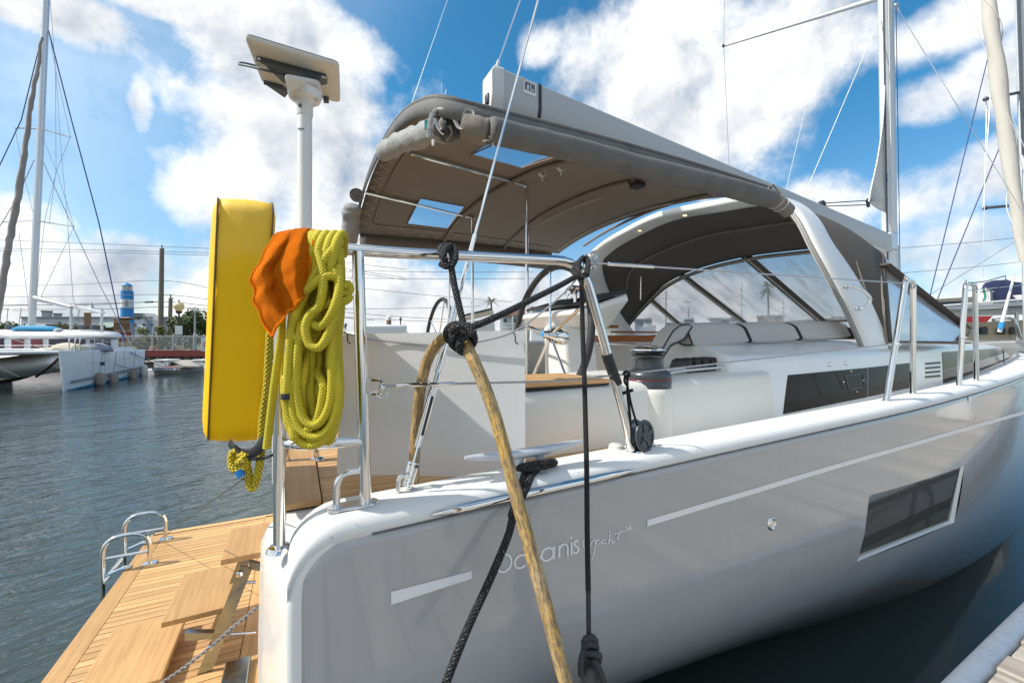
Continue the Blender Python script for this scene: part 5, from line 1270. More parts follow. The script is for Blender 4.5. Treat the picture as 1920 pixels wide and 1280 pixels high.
# long turns: up over the rail, hanging to the bottom, gathered at mid height
turns = [
    (566, 600, 545, 560, 822), (574, 610, 556, 575, 812), (586, 622, 563, 590, 830), (594, 628, 574, 604, 800), (602, 634, 588, 618, 826), (612, 638, 600, 628, 790), (580, 606, 583, 596, 740), (620, 640, 610, 634, 815), (596, 616, 592, 622, 760), (570, 604, 552, 568, 806), (590, 620, 578, 606, 835), (606, 634, 596, 612, 778), (616, 640, 602, 630, 828)]
for i, (xl, xr, bl, br, yb) in enumerate(turns):
    dz_ = .93 + .011 * (i % 4) + .004 * i; k = rg.uniform(-3, 3)
    bw = (br - bl)
    strand([(xl + 8, 452 + k, .985), (xl + 3, 470, dz_ - .005), (xl, 520 + k, dz_ - .01), (xl - 5 + rg.uniform(-4, 4), 590, dz_), (bl - 2, 660, dz_), (bl - 4, 730, dz_), (bl + 2, yb - 40, dz_ - .006), ((bl + br) / 2, yb, dz_ - .012), (br, yb - 42, dz_), (br + 4, 730, dz_), (br + 1, 660, dz_ + .004), (xr - 3 + rg.uniform(-4, 4), 590, dz_ + .004), (xr, 520, dz_), (xr - 3, 472, dz_), (xr - 12, 450 + k, .985), ((xl + xr) / 2 + 3, 444 + k, 1.0), (xl + 8, 452 + k, .99)])
# heavy lower bights as in front
for (x0, x1, yb, dd, yt) in ((538, 628, 834, .925, 600), (548, 634, 818, .918, 640), (556, 622, 796, .915, 560), (534, 606, 806, .920, 690), (566, 632, 828, .93, 620)):
    strand([(x0 + 20, yt - 60, dd + .07), (x0 + 16, yt, dd + .035), (x0 + 6, min(yt + 70, yb - 100), dd), (x0, yb - 90, dd), (x0 + 4, yb - 40, dd), (lerp(x0, x1, .25), yb - 8, dd), (lerp(x0, x1, .55), yb, dd), (lerp(x0, x1, .85), yb - 22, dd), (x1, yb - 70, dd), (x1 - 2, min(yt + 60, yb - 90), dd + .005), (x1 - 10, yt + 5, dd + .035), (x1 - 14, yt - 60, dd + .07)])
# turns that pass over the rail on top
for k, (x, e) in enumerate(((586, 560), (598, 590), (611, 604), (626, 616), (640, 622), (592, 572))):
    strand([(x - 22, 505 + 10 * (k % 3), .92), (x - 14, 470, .925), (x - 6, 446, .945), (x + 2, 438, .985), (x + 6, 446, 1.03), (x + 4, 480, 1.06)])
# frapping loops and cross strands
strand([(638, 452, .965), (622, 470, .925), (600, 500, .915), (575, 545, .912), (556, 590, .915), (548, 618, .92), (556, 634, .915), (580, 632, .912)])
strand([(596, 470, .92), (606, 520, .905), (600, 570, .90), (582, 590, .90), (573, 615, .90), (580, 645, .90), (600, 650, .90), (618, 620, .905), (630, 580, .91), (636, 540, .915), (628, 505, .92)])
strand([(636, 500, .93), (634, 550, .905), (620, 590, .90), (600, 612, .905), (575, 600, .915)])
strand([(560, 560, .92), (580, 540, .905), (606, 520, .905), (628, 520, .915), (640, 536, .93), (652, 533, .945), (656, 543, .95), (648, 550, .945), (634, 548, .93)])
strand([(600, 575, .92), (628, 566, .92), (646, 564, .935), (654, 557, .945), (640, 552, .945)])
strand([(553, 560, .925), (546, 620, .915), (541, 690, .912), (537, 740, .912)])
mb = MB(); mb.tube([at(536.5, 737, d=.912), at(536, 748, d=.912)], RY * 1.12, 12); obj('end_whipping', mb, M_rubber, coil)
strand([(525, 560, .945), (528, 620, .945), (520, 680, .95), (512, 740, .955), (506, 790, .958), (500, 840, .96)], M_yrope, .0085)
settle(coil, at(590, 835, d=.93))

# ------------------------------------------------------------------ orange towel thrown over the rail
tow = thing('towel', 'crumpled orange towel draped over the rail beside the rope coil', 'towel')
E_top = [(541, 433), (556, 430), (574, 429), (590, 432)]
E_right = [(590, 432), (587, 450), (582, 480), (579, 512), (576, 535), (576, 555)]
E_bot = [(511, 631), (518, 612), (528, 602), (540, 583), (552, 577), (562, 561), (576, 555)]
E_left = [(541, 433), (517, 440), (508, 455), (497, 470), (489, 492), (477, 508), (470, 527), (479, 545), (476, 566), (488, 585), (494, 606), (511, 631)]
nu, nv_ = 60, 70; grid = []
def param(pts, n):
    P = spl([(a, b, 0) for a, b in pts], 10); L = [0]
    for p, q in zip(P, P[1:]): L.append(L[-1] + (q - p).length)
    out = []
    for k in range(n + 1):
        s = L[-1] * k / n; i = max(0, min(len(P) - 2, next((m for m in range(len(L) - 1) if L[m + 1] >= s), len(P) - 2))); out.append(lerp(P[i], P[i + 1], (s - L[i]) / max(1e-6, L[i + 1] - L[i])))
    return out
eT, eB, eL, eR = param(E_top, nu), param(E_bot, nu), param(E_left, nv_), param(E_right, nv_)
for j in range(nv_ + 1):
    t = j / nv_; row = []
    for i in range(nu + 1):
        s = i / nu
        p = lerp(eT[i], eB[i], t) + lerp(eL[j], eR[j], s) - (lerp(lerp(eT[0], eT[-1], s), lerp(eB[0], eB[-1], s), t))
        amp = .013 * min(1, .3 + t * 1.8)
        ph = s * 9.5 + 1.1 * noise.noise(Vector((t * 2.2, s * 1.5, 2)))
        f = math.sin(1.55 * ph + 1.2 * math.sin(3 * t + s * 2)) * (.75 + .4 * noise.noise(Vector((s * 3, t * 1.5, 8)))) + .55 * noise.noise(Vector((s * 3, t * 1.6, 1))) + .10 * noise.noise(Vector((s * 10, t * 6, 5)))
        d = .905 + .075 * (1 - t) ** 7 - .012 * math.sin(math.pi * s) + amp * f
        row.append(at(p.x + 1.0 * noise.noise(Vector((s * 9, t * 9, 4))), p.y + 1.2 * noise.noise(Vector((s * 9, t * 9, 9))), d=d))
    grid.append(row)
# the part that goes over the rail and down behind it
top = grid[0]
back = [[p + FWD * (.02 * k) + Vector((0, 0, .008 * k - .006 * k * k)) for p in top] for k in (4, 3, 2, 1)]
mb = MB(); mb.loft(back + grid); obj('cloth', mb, M_towel, tow, solid=.004, ang=80)
mb = MB()
for edge in ([r[0] for r in grid], [r[-1] for r in grid], grid[-1]): mb.tube(edge, .003, 6)
obj('hem', mb, M_towel, tow)
settle(tow, grid[-1][0])

# ------------------------------------------------------------------ corrugated plastic sheet tied across the rail gap
sh = thing('corrugated_sheet', 'upright sheet of white corrugated plastic tied to a sagging wire', 'plastic sheet')
s0 = at(632, 893, d=1.545); s1 = at(985, 898, d=1.49); s0.z = s1.z = 1.21
a0 = at(640, 627, d=1.545); a1 = at(985, 619, d=1.49)
mb = MB(); nS = 230
rows_ = []
for v in (0, 1):
    row = []
    for i in range(nS + 1):
        t = i / nS; p = lerp(lerp(s0, s1, t), lerp(a0, a1, t), v) + (s1 - s0).cross(Vector((0, 0, 1))).normalized() * (.0005 * (i % 2) + .012 * math.sin(t * 2.6) * v); row.append(p)
    rows_.append(row)
mb.loft(rows_); obj('board', mb, M_sheet, sh, smooth=False, solid=.003)
wp = [at(636, 622, d=1.52), at(700, 636, d=1.515), at(760, 643, d=1.51), at(845, 648, d=1.49), at(920, 636, d=1.47), at(962, 622, d=1.46), at(1010, 590, d=1.45), at(1062, 545, d=1.43), at(1092, 508, d=1.40)]
tag(obj('sagging_wire', MB().tube(spl(wp, 6), .0032, 6), M_wire), 'thin grey wire sagging in front of the white sheet up to the rail bend', 'wire')
for px, py in ((646, 630), (960, 630)):
    mb = MB(); c = at(px, py, d=1.475 if px > 800 else 1.52); mb.tube(spl([c + Vector((0, 0, .016)), c + RGT * .01 + Vector((0, 0, .004)), c + RGT * .012 - Vector((0, 0, .02)), c + RGT * .022 - Vector((0, 0, .028))], 4), .0022, 5); obj('cable_tie', mb, M_black, sh)
settle(sh, s0)

# ------------------------------------------------------------------ bowed tan hose tied at its top
ho = thing('hose', 'mottled tan hose bent in a tall hoop, lashed at its top with black rope', 'hose')
H = [(773, 918, 1.235), (776, 890, 1.23), (778, 840, 1.225), (783, 770, 1.22), (792, 710, 1.20), (805, 668, 1.18), (824, 640, 1.14), (848, 628, 1.08), (868, 640, 1.03), (884, 668, 1.0), (905, 715, .985), (925, 770, .97), (945, 840, .945), (968, 930, .92), (995, 1030, .89), (1022, 1130, .86), (1048, 1230, .835), (1070, 1310, .82)]
mb = MB(); mb.tube(spl([at(a, b, d=c) for a, b, c in H], 8), .0157, 16, rf=lambda t: 1 - .10 * t); obj('tube', mb, M_hose, ho)
settle(ho, at(773, 918, d=1.235))
# ------------------------------------------------------------------ black lashing
lash = thing('black_lashing', 'black flecked rope hitched round the top rail and wound round the tan hose', 'rope')
def bl(pts, r=.0085, name='run', par=lash, m=M_brope): return obj(name, MB().tube(spl([at(a, b, d=c) for a, b, c in pts], 8), r, 10), m, par)
bl([(846, 500, 1.05), (852, 535, 1.04), (860, 570, 1.03), (868, 605, 1.01), (872, 625, 1.0)])
bl([(836, 490, 1.06), (828, 478, 1.06), (826, 466, 1.08), (834, 461, 1.12), (842, 466, 1.13), (848, 480, 1.10), (848, 492, 1.06), (838, 499, 1.045), (826, 494, 1.05)], name='hitch')
bl([(836, 495, 1.05), (832, 480, 1.045), (836, 466, 1.06), (846, 461, 1.09), (853, 470, 1.08), (853, 486, 1.055), (846, 500, 1.045)], name='hitch')
bl([(880, 615, .985), (910, 603, 1.0), (950, 585, 1.05), (1000, 560, 1.13), (1050, 535, 1.23), (1082, 517, 1.30)])
# windings round the hose
cH = at(866, 634, d=1.035); tH = (at(884, 660, d=1.0) - at(848, 626, d=1.08)).normalized(); Mx = axis(tH)
for k, (off, rr, tl_) in enumerate(((-.026, .025, .1), (-.008, .0275, -.08), (.010, .0265, .05), (.026, .024, -.1))):
    c = cH + tH * off; mb = MB(); mb.tube([c + Mx @ Vector((rr * math.cos(q * .2618), rr * math.sin(q * .2618), tl_ * .1 * math.cos(q * .2618))) for q in range(24)], .0095, 10, closed=True); obj('winding', mb, M_brope, lash)
bl([(846, 622, .99), (858, 612, .975), (876, 612, .97), (888, 626, .965)], name='crossing', r=.0095)
# knot at the bend of the rail
for pts in ([(1084, 520, 1.30), (1076, 508, 1.31), (1082, 494, 1.36), (1094, 486, 1.40), (1102, 496, 1.36), (1098, 514, 1.31), (1086, 520, 1.29)], [(1090, 524, 1.29), (1084, 505, 1.30), (1088, 488, 1.36), (1098, 482, 1.40), (1103, 494, 1.36), (1100, 516, 1.30)], [(1072, 507, 1.31), (1082, 516, 1.285), (1096, 521, 1.285)]):
    bl(pts, name='hitch', r=.0082)
settle(lash, cH)
fl = thing('fender_lanyard', 'long straight black rope hanging from the rail bend to a knotted fender', 'rope')
bl([(1090, 515, 1.29), (1091, 560, 1.27), (1093, 640, 1.24), (1096, 720, 1.21), (1098, 800, 1.18), (1100, 880, 1.15), (1101, 1000, 1.12), (1103, 1110, 1.10)], r=.0070, par=fl, m=M_brope2)
bl([(1103, 1105, 1.10), (1103.5, 1150, 1.09), (1104, 1200, 1.085)], r=.0062, par=fl, m=M_rubber)
for pts in ([(1096, 1198, 1.08), (1110, 1194, 1.075), (1116, 1204, 1.09), (1104, 1210, 1.10), (1094, 1202, 1.09)], [(1094, 1212, 1.08), (1108, 1206, 1.07), (1118, 1214, 1.085), (1106, 1224, 1.10), (1094, 1216, 1.09)], [(1094, 1224, 1.08), (1112, 1224, 1.065), (1124, 1230, 1.07), (1112, 1238, 1.09), (1096, 1232, 1.09)], [(1098, 1210, 1.08), (1090, 1240, 1.075), (1090, 1265, 1.075)], [(1112, 1232, 1.07), (1124, 1256, 1.07), (1134, 1285, 1.07)]):
    bl(pts, name='knot', r=.0085, par=fl, m=M_rubber)
settle(fl, at(1104, 1200, d=1.085))
fe = thing('boat_fender', 'top of a dark grey fender hanging against the hull at the bottom edge', 'fender')
c = at(1106, 1250, d=1.10)
mb = MB(); mb.lathe([(.0, .012), (.018, .008), (.024, -.01), (.026, -.05), (.055, -.10), (.095, -.15), (.105, -.22), (.105, -.62), (.08, -.70), (.0, -.74)], c, None, 24); obj('body', mb, mat('fender_cover', (.075, .078, .082), .7, var=.25, vs=20, bump=.4, bs=60), fe)
mb = MB(); mb.tube([c + Vector((.03 * math.cos(q * .5), .0, .012 + .022 * math.sin(q * .5))) for q in range(14)], .008, 8); obj('eye', mb, M_rubber, fe); settle(fe, c - Vector((0, 0, .74)))
dl = thing('dock_line', 'thick black dock rope made fast on the cleat and leading down to the left', 'rope')
zt = 1.33
for k, o_ in enumerate((0, .010)): bl([(1018, 872, 1.30 - o_), (1000, 886, 1.275 - o_), (986, 912 + 5 * k, 1.21 - o_), (970, 950, 1.15 - o_), (961, 970, 1.13 - o_)] if k else [(1000, 872, 1.29), (984, 890, 1.26), (972, 920, 1.19), (962, 955, 1.13), (958, 970, 1.12)], r=.0105, par=dl)
bl([(962, 965, 1.125), (954, 1000, 1.11), (935, 1048, 1.09), (910, 1105, 1.06), (882, 1165, 1.03), (857, 1225, 1.0), (832, 1290, .97)], r=.0105, par=dl)
for pts in ([(968, 880, 1.27), (980, 874, 1.25), (1010, 868, 1.26), (1034, 864, 1.28), (1040, 868, 1.32), (1020, 872, 1.34), (985, 878, 1.32), (968, 880, 1.28)], [(966, 876, 1.27), (985, 879, 1.25), (1015, 876, 1.26), (1036, 871, 1.28)]): bl(pts, name='cleat_turn', r=.0095, par=dl)
settle(dl, at(1000, 872, d=1.28))

# ------------------------------------------------------------------ snatch block
pb_ = thing('snatch_block', 'dark round pulley block with slotted cheeks lashed to the forward rail foot', 'pulley block')
c = at(1201, 816, y=-.005); ax = (FWD * -.80 + RGT * .60 + Vector((0, 0, .08))).normalized(); Mx = axis(ax)
mb = MB(); mb.lathe([(.046, -.017), (.036, -.010), (.036, .010), (.046, .017)], c, Mx, 28); obj('sheave', mb, mat('blue_grey_sheave', (.10, .13, .16), .45), pb_)
def cheek(off):
    mb = MB(); O = []; n = 40
    outer_ = [Vector((.052 * math.cos(2 * math.pi * k / n), .052 * 1.08 * math.sin(2 * math.pi * k / n), 0)) for k in range(n)]
    holes = [(0, 0, .009)] 
    mb.loft([[c + Mx @ (p + Vector((0, 0, off))) for p in outer_], [c + Mx @ (p * .98 + Vector((0, 0, off + .004))) for p in outer_], [c + Mx @ (p * .80 + Vector((0, 0, off + .006))) for p in outer_], [c + Mx @ (p * .78 + Vector((0, 0, off))) for p in outer_], [c + Mx @ (p + Vector((0, 0, off))) for p in outer_]], closed=True)
    inner_ = [p * .34 for p in outer_]
    mb.loft([[c + Mx @ (p + Vector((0, 0, off))) for p in inner_], [c + Mx @ (p + Vector((0, 0, off + .007))) for p in inner_], [c + Mx @ (p * .5 + Vector((0, 0, off + .008))) for p in inner_], [c + Mx @ (p * .1 + Vector((0, 0, off + .006))) for p in inner_]], closed=True)
    for k in range(5):
        a = 2 * math.pi * k / 5 + .3; d = Vector((math.cos(a), math.sin(a), 0)); e = Vector((-d.y, d.x, 0)) * .007
        mb.hexa([c + Mx @ (d * .015 - e + Vector((0, 0, off))), c + Mx @ (d * .042 - e * 1.4 + Vector((0, 0, off))), c + Mx @ (d * .042 + e * 1.4 + Vector((0, 0, off))), c + Mx @ (d * .015 + e + Vector((0, 0, off)))], [c + Mx @ (d * .015 - e + Vector((0, 0, off + .005))), c + Mx @ (d * .042 - e * 1.4 + Vector((0, 0, off + .005))), c + Mx @ (d * .042 + e * 1.4 + Vector((0, 0, off + .005))), c + Mx @ (d * .015 + e + Vector((0, 0, off + .005)))])
    return mb
obj('cheek', cheek(.017), mat('dark_cheek', (.06, .068, .078), .4), pb_); obj('cheek', cheek(-.023), MATS['dark_cheek'], pb_)
mb = MB(); mb.tube(rounded([c + Mx @ Vector((-.03, -.05, .012)), c + Mx @ Vector((-.055, -.075, .0)), at(1222, 846, y=.0), at(1232, 838, y=.0), at(1226, 832, y=.0)], .01), .0055, 8); mb.ball(at(1222, 845, y=.0), .010, 8); obj('shackle', mb, M_chrome, pb_)
mb = MB()
mb.tube(spl([at(1173, 700, y=.0), at(1171, 715, y=-.01), at(1177, 726, y=-.012), at(1184, 760, y=-.012), at(1196, 800, y=-.015), at(1203, 815, y=-.018)], 6), .0045, 6)
mb.tube(spl([at(1176, 700, y=.0), at(1177, 740, y=-.01), at(1181, 780, y=-.012), at(1182, 810, y=-.012), at(1186, 835, y=-.012), at(1200, 846, y=-.012)], 6), .0050, 6)
mb.tube(spl([at(1168, 702, y=-.004), at(1174, 696, y=-.01), at(1180, 702, y=-.006), at(1175, 708, y=0)], 5), .005, 6); mb.tube([at(1168, 737, y=-.01), at(1186, 731, y=-.012)], .006, 6)
obj('lanyard', mb, M_brope2, pb_); settle(pb_, c)

# ------------------------------------------------------------------ cockpit cushions on the coaming
cu = thing('backrest_cushion', 'long pale grey backrest cushion in three lengths with black piping along the cockpit', 'cushion')
def cushion_sec(px, pyt, pyb, y, w=.12, lean=.05, n=20):
    t = at(px, pyt, y=y); b = at(px, pyb, y=y); c = (t + b) / 2; h = (t.z - b.z) / 2; b_ = []
    for k in range(n):
        a = 2 * math.pi * k / n; ca, sa = math.cos(a), math.sin(a); b_.append(Vector((c.x, c.y + w / 2 + w / 2 * math.copysign(abs(ca) ** .6, ca) + lean * sa, c.z + h * math.copysign(abs(sa) ** .6, sa))))
    return b_
def seg_(p0, p1, y): 
    mb = MB(); secs = []
    for k in range(9):
        t = k / 8; e = .82 + .18 * math.sin(math.pi * min(1, max(0, t))) ** .3 if 0 < t < 1 else .80
        px, pt_, pb2 = [lerp(a, b, t) for a, b in zip(p0, p1)]; m_ = (pt_ + pb2) / 2; secs.append(cushion_sec(px, m_ - (m_ - pt_) * e, m_ + (pb2 - m_) * e, y))
    mb.loft(secs, closed=True, cap=True); o = obj('section', mb, M_cush, cu, ang=60)
    for s in (secs[0], secs[-1]): obj('piping', MB().tube(s, .006, 6, closed=True), M_rubber, cu)
seg_((1292, 604, 652), (1399, 603, 645), .80); seg_((1403, 603, 645), (1494, 602, 639), .80); seg_((1498, 602, 639), (1590, 600, 634), .80)
poly = [(1242, 672), (1238, 660), (1262, 620), (1276, 609), (1290, 607), (1298, 612), (1284, 636), (1258, 648)]
P = [at(*p, y=.79) for p in poly]; mb = MB(); mb.prism(P, (0, .13, 0)); obj('end_section', mb, M_cush, cu, bevel=.015, seg=3)
mb = MB(); mb.tube([at(*p, y=.785) for p in poly], .005, 6, closed=True); obj('piping', mb, M_rubber, cu)
settle(cu, at(1400, 648, y=.85))
se = thing('seat_cushion', 'low cream seat cushion on the far cockpit bench behind the wheel', 'cushion')
mb = MB(); mb.box((2.7, 3.35, 1.21), (2.0, .75, .10)); o = obj('pad', mb, M_cush, se, bevel=.03, seg=3); settle(se, (2.7, 3.35, 1.16))
# ------------------------------------------------------------------ near pontoon
dock = part('dock', None) if False else bpy.data.objects.new('dock', None)
COL.objects.link(dock); struct(dock, 'weathered plank pontoon with a galvanised edge rail at the lower right corner')
DZ = .46
e0, e1 = at(1758, 1282, z=DZ), at(1925, 1120, z=DZ)
ed = (e1 - e0); ed.z = 0; ed.normalize(); en = Vector((ed.y, -ed.x, 0))       # towards the camera side
if en.y > 0: en = -en
def DP(s, n_, z): p = e0 + ed * s + en * n_; return Vector((p.x, p.y, z))
mb = MB(); mb.tube([DP(-4, .040, DZ - .010), DP(16, .040, DZ - .012)], .030, 20, sy=1.35, up=(0, 0, 1)); obj('edge_rail', mb, M_galv, dock)
mb = MB(); mb.hexa([DP(-4, .02, DZ - .30), DP(16, .02, DZ - .30), DP(16, .09, DZ - .30), DP(-4, .09, DZ - .30)], [DP(-4, .02, DZ - .03), DP(16, .02, DZ - .03), DP(16, .09, DZ - .03), DP(-4, .09, DZ - .03)]); obj('side_plate', mb, M_galv, dock, smooth=False)
mb = MB(); mb.hexa([DP(-4, .054, DZ - .12), DP(16, .054, DZ - .12), DP(16, .074, DZ - .12), DP(-4, .074, DZ - .12)], [DP(-4, .054, DZ - .012), DP(16, .054, DZ - .012), DP(16, .074, DZ - .012), DP(-4, .074, DZ - .012)]); obj('stringer', mb, M_dockw, dock, smooth=False)
mb = MB(); mb.box((0, 0, 0), (.127, 2.7, .036)); me_ = None
rg = random.Random(4)
for k in range(-26, 96):
    o = obj('plank', mb, M_dockw, dock, me=me_, bevel=.006, seg=2); me_ = o.data
    o.location = DP(k * .147 + .03, .080 + 1.35 + rg.uniform(0, .012), DZ + .002 + rg.uniform(-.003, .004)); o.rotation_euler = (0, rg.uniform(-.01, .01), math.atan2(ed.y, ed.x) + rg.uniform(-.006, .006))
for k in range(4):
    mb = MB(); mb.hexa([DP(-4, .2 + k * .5, -.25), DP(16, .2 + k * .5, -.25), DP(16, .55 + k * .5, -.25), DP(-4, .55 + k * .5, -.25)], [DP(-4, .2 + k * .5, DZ - .06), DP(16, .2 + k * .5, DZ - .06), DP(16, .55 + k * .5, DZ - .06), DP(-4, .55 + k * .5, DZ - .06)]); obj('float', mb, M_black, dock, smooth=False)

kb_ = thing('dock_box', 'white dock box on the near pontoon, seen only as a reflection in the bow', 'dock box')
mb = MB(); c = DP(7.4, .75, 0); mb.box((c.x, c.y, DZ + .34), (1.3, .62, .62), rotz(math.atan2(ed.y, ed.x))); obj('box', mb, M_white, kb_, bevel=.04)
mb = MB(); mb.box((c.x, c.y, DZ + .69), (1.36, .68, .07), rotz(math.atan2(ed.y, ed.x))); obj('lid', mb, M_white, kb_, bevel=.02)

# ------------------------------------------------------------------ far side of the basin
def G(px, py, d): return at(px, py, d=d)
def gx(px, d): return (px - CX) / F * d
def gz(py, d): return CAM.z + (HY - py) / F * d
ORG = Vector((CAM.x, CAM.y, 0))
def LV(X, Yd, Z): return ORG + RGT * X + FWD * Yd + Vector((0, 0, Z))
def pbox(mb, px0, px1, py0, py1, d, dep=1.0, zb=None):
    """upright block whose near face shows between these places of the photograph"""
    z0 = gz(py1, d) if zb is None else zb; z1 = gz(py0, d)
    if abs(px1 - px0) > 130 or abs((px0 + px1) / 2 - CX) < 150: mb.box(LV((gx(px0, d) + gx(px1, d)) / 2, d + dep / 2, (z0 + z1) / 2), (abs(gx(px1, d) - gx(px0, d)), dep, abs(z1 - z0)), BG); return mb
    th_ = math.atan(((px0 + px1) / 2 - CX) / F); M = BG @ rotz(-th_); w = abs(gx(px1, d) - gx(px0, d)) * math.cos(th_)
    mb.box(LV((gx(px0, d) + gx(px1, d)) / 2, d, (z0 + z1) / 2) + M @ Vector((0, dep / 2, 0)), (w, dep, abs(z1 - z0)), M); return mb
QD = 28.0
quay = bpy.data.objects.new('quay', None); COL.objects.link(quay); struct(quay, 'low quay with a red waler above a dark timber bulkhead')
M_pile = mat('mossy_bulkhead_timber', (.10, .085, .055), .9, var=.4, vs=3, bump=.4, bs=9, dirt=(.05, .07, .03), ds=1.2)
mb = MB(); mb.box(LV(-7, QD + 3.2, .40), (60, 6, .78), BG); obj('quay_body', mb, mat('quay_concrete', (.32, .30, .27), .9), quay, smooth=False)
mb = MB(); mb.box(LV(-7, QD + 33.2, .35), (190, 54, .80), BG); obj('ground', mb, mat('rough_grass', (.10, .12, .045), .95, var=.4, vs=.5), quay, smooth=False)
mb = MB(); pbox(mb, -300, 1600, 656.5, 668, QD, .2); obj('waler', mb, mat('red_waler', (.16, .025, .018), .75, var=.2), quay, smooth=False)
me_ = None; mb = MB(); mb.box((0, 0, 0), (.28, .12, 1.1))
for k in range(52):
    o = obj('bulkhead_board', mb, M_pile, quay, me=me_, smooth=False); me_ = o.data; o.location = LV(-27 + k * .62, QD + .10 + .03 * (k % 3), -.02); o.rotation_euler = (0, 0, YAW - R(90))
# railing along the quay
rail = thing('quay_railing', 'grey metal railing with wire mesh infill along the far quay', 'railing')
M_rail = mat('grey_painted_rail', (.33, .36, .37), .5, .3)
rz0, rz1 = gz(661, QD), gz(630, QD); posts = [228, 283, 322, 361, 392, 432, 475, 520, 565, 610, 655, 700]
for px in posts: mb = MB(); mb.box(LV(gx(px, QD), QD + .12, (rz0 + rz1) / 2), (.10, .08, rz1 - rz0), BG); obj('post', mb, M_rail, rail, smooth=False)
for z in (rz1, rz1 - .10, rz0 + .08): mb = MB(); mb.tube([LV(gx(225, QD), QD + .12, z), LV(gx(705, QD), QD + .12, z)], .028, 6); obj('bar', mb, M_rail, rail)
mb = MB(); x = gx(228, QD)
while x < gx(700, QD): mb.tube([LV(x, QD + .12, rz0 + .08), LV(x, QD + .12, rz1 - .10)], .007, 3); x += .13
for k in range(7): z = rz0 + .08 + k * (rz1 - rz0 - .18) / 7; mb.tube([LV(gx(228, QD), QD + .12, z), LV(gx(700, QD), QD + .12, z)], .007, 3)
m_ = obj('mesh_infill', mb, M_rail, rail, smooth=False); m_['kind'] = 'stuff'
# lamp post with a globe
M_globe = mat('amber_globe', (.80, .62, .30), .3, var=.1)
def globe_lamp(px, pyt, pyb, d, lab, r=.11, s=1.0):
    g = thing('lamp_post', lab, 'lamp post'); zt, zb = gz(pyt, d), gz(pyb, d); c = LV(gx(px, d), d, 0)
    mb = MB(); mb.lathe([(.16, zb), (.16, zb + .4), (.09, zb + .55), (.075, zb + 1.2), (.055, zt - .55 * s), (.12 * s, zt - .50 * s), (.13 * s, zt - .42 * s)], c, None, 14); obj('post', mb, M_black, g)
    mb = MB(); mb.lathe([(.11 * s, zt - .42 * s), (.20 * s, zt - .28 * s), (.21 * s, zt - .14 * s), (.12 * s, zt - .02 * s), (.02, zt)], c, None, 16); obj('globe', mb, M_globe, g)
    mb = MB(); mb.lathe([(.03, zt - .01), (.045 * s, zt + .05), (.01, zt + .12 * s)], c, None, 10); obj('finial', mb, M_black, g); return g
lp = globe_lamp(335.5, 566, 650, 30, 'black lamp post with a cream globe standing in a planter on the quay', s=1.55)
mb = MB(); pbox(mb, 326, 343, 648, 661, 29.6, .6); tag(obj('planter_base', mb, mat('tan_block', (.33, .25, .17), .9, bump=.4), bevel=.03), 'round-edged tan block at the foot of the globe lamp', 'planter')
mb = MB(); pbox(mb, 328, 342, 610.5, 627, 29.2, .03); tag(obj('notice_board', mb, M_white, smooth=False), 'blank white board fixed on the globe lamp post', 'notice board')
g = thing('lamp_post', 'bare grey slim post standing right of the globe lamp, by the railing', 'post')
mb = MB(); c = LV(gx(365.5, 29), 29, 0); mb.lathe([(.10, gz(660, 29)), (.10, gz(626, 29)), (.065, gz(625, 29)), (.05, gz(586, 29)), (.07, gz(584, 29)), (.02, gz(580, 29))], c, None, 12); obj('post', mb, M_rail, g)
# utility poles
M_pole = mat('weathered_pole', (.20, .17, .14), .9, var=.2, vs=3)
def upole(px, pyt, pyb, d, r, lab):
    g = thing('utility_pole', lab, 'utility pole'); mb = MB(); a, b = LV(gx(px, d), d, .5), LV(gx(px + 3, d), d, gz(pyt, d)); mb.tube([a, b], r, 10, rf=lambda t: 1 - .25 * t); obj('shaft', mb, M_pole, g)
    mb = MB(); mb.box(b + Vector((0, 0, .1)), (.08, .06, .5), BG); mb.box(b + RGT * .15, (.3, .06, .06), BG); obj('bracket', mb, M_pile, g, smooth=False); return g
UD = 42
upole(300.5, 466, 655, UD, .25, 'tall weathered wooden utility pole behind the quay railing')
upole(317, 559, 655, 38, .20, 'short wooden pole standing right of the tall utility pole')
mb = MB(); mb.tube([LV(gx(284, UD), UD - .3, gz(527, UD)), LV(gx(296, UD), UD - .3, gz(528, UD))], .03, 5); 
wires = [((-60, 448), (305, 462), (470, 472), (760, 505)), ((-60, 464), (302, 471), (470, 480), (760, 520)), ((-60, 468), (302, 475), (470, 484), (760, 524)), ((-60, 536), (120, 534), (302, 526), (400, 541)), ((-60, 556), (140, 555), (300, 552), (400, 562)), ((-60, 570), (150, 571), (300, 565), (400, 574), (700, 600)), ((-60, 575), (300, 566)), ((-60, 580), (200, 579), (300, 575), (400, 580))]
for k, w in enumerate(wires):
    P = [LV(gx(px, UD), UD + .15 * (k % 3), gz(py, UD)) for px, py in w]
    tag(obj('power_line', MB().tube(spl(P, 8), .022 if k < 4 else .028, 4), M_rubber), ['topmost overhead power line crossing behind the left mast', 'second overhead power line, just under the topmost', 'third overhead power line, close under the second', 'overhead cable with kinks meeting the utility pole halfway up', 'overhead cable passing the top stripe of the blue lighthouse', 'thick overhead cable passing the lower white band of the lighthouse', 'thin overhead cable ending at the tall pole above the hotel', 'lowest overhead cable running just over the hotel roof'][k], 'power line', 'overhead power lines')
sp_ = MB(); sp_.tube([LV(gx(274, UD), UD - .1, gz(566.5, UD)), LV(gx(288, UD), UD - .1, gz(566, UD))], .09, 8); tag(obj('cable_splice', sp_, M_rubber), 'thick black splice case on the cable left of the pole', 'splice case')
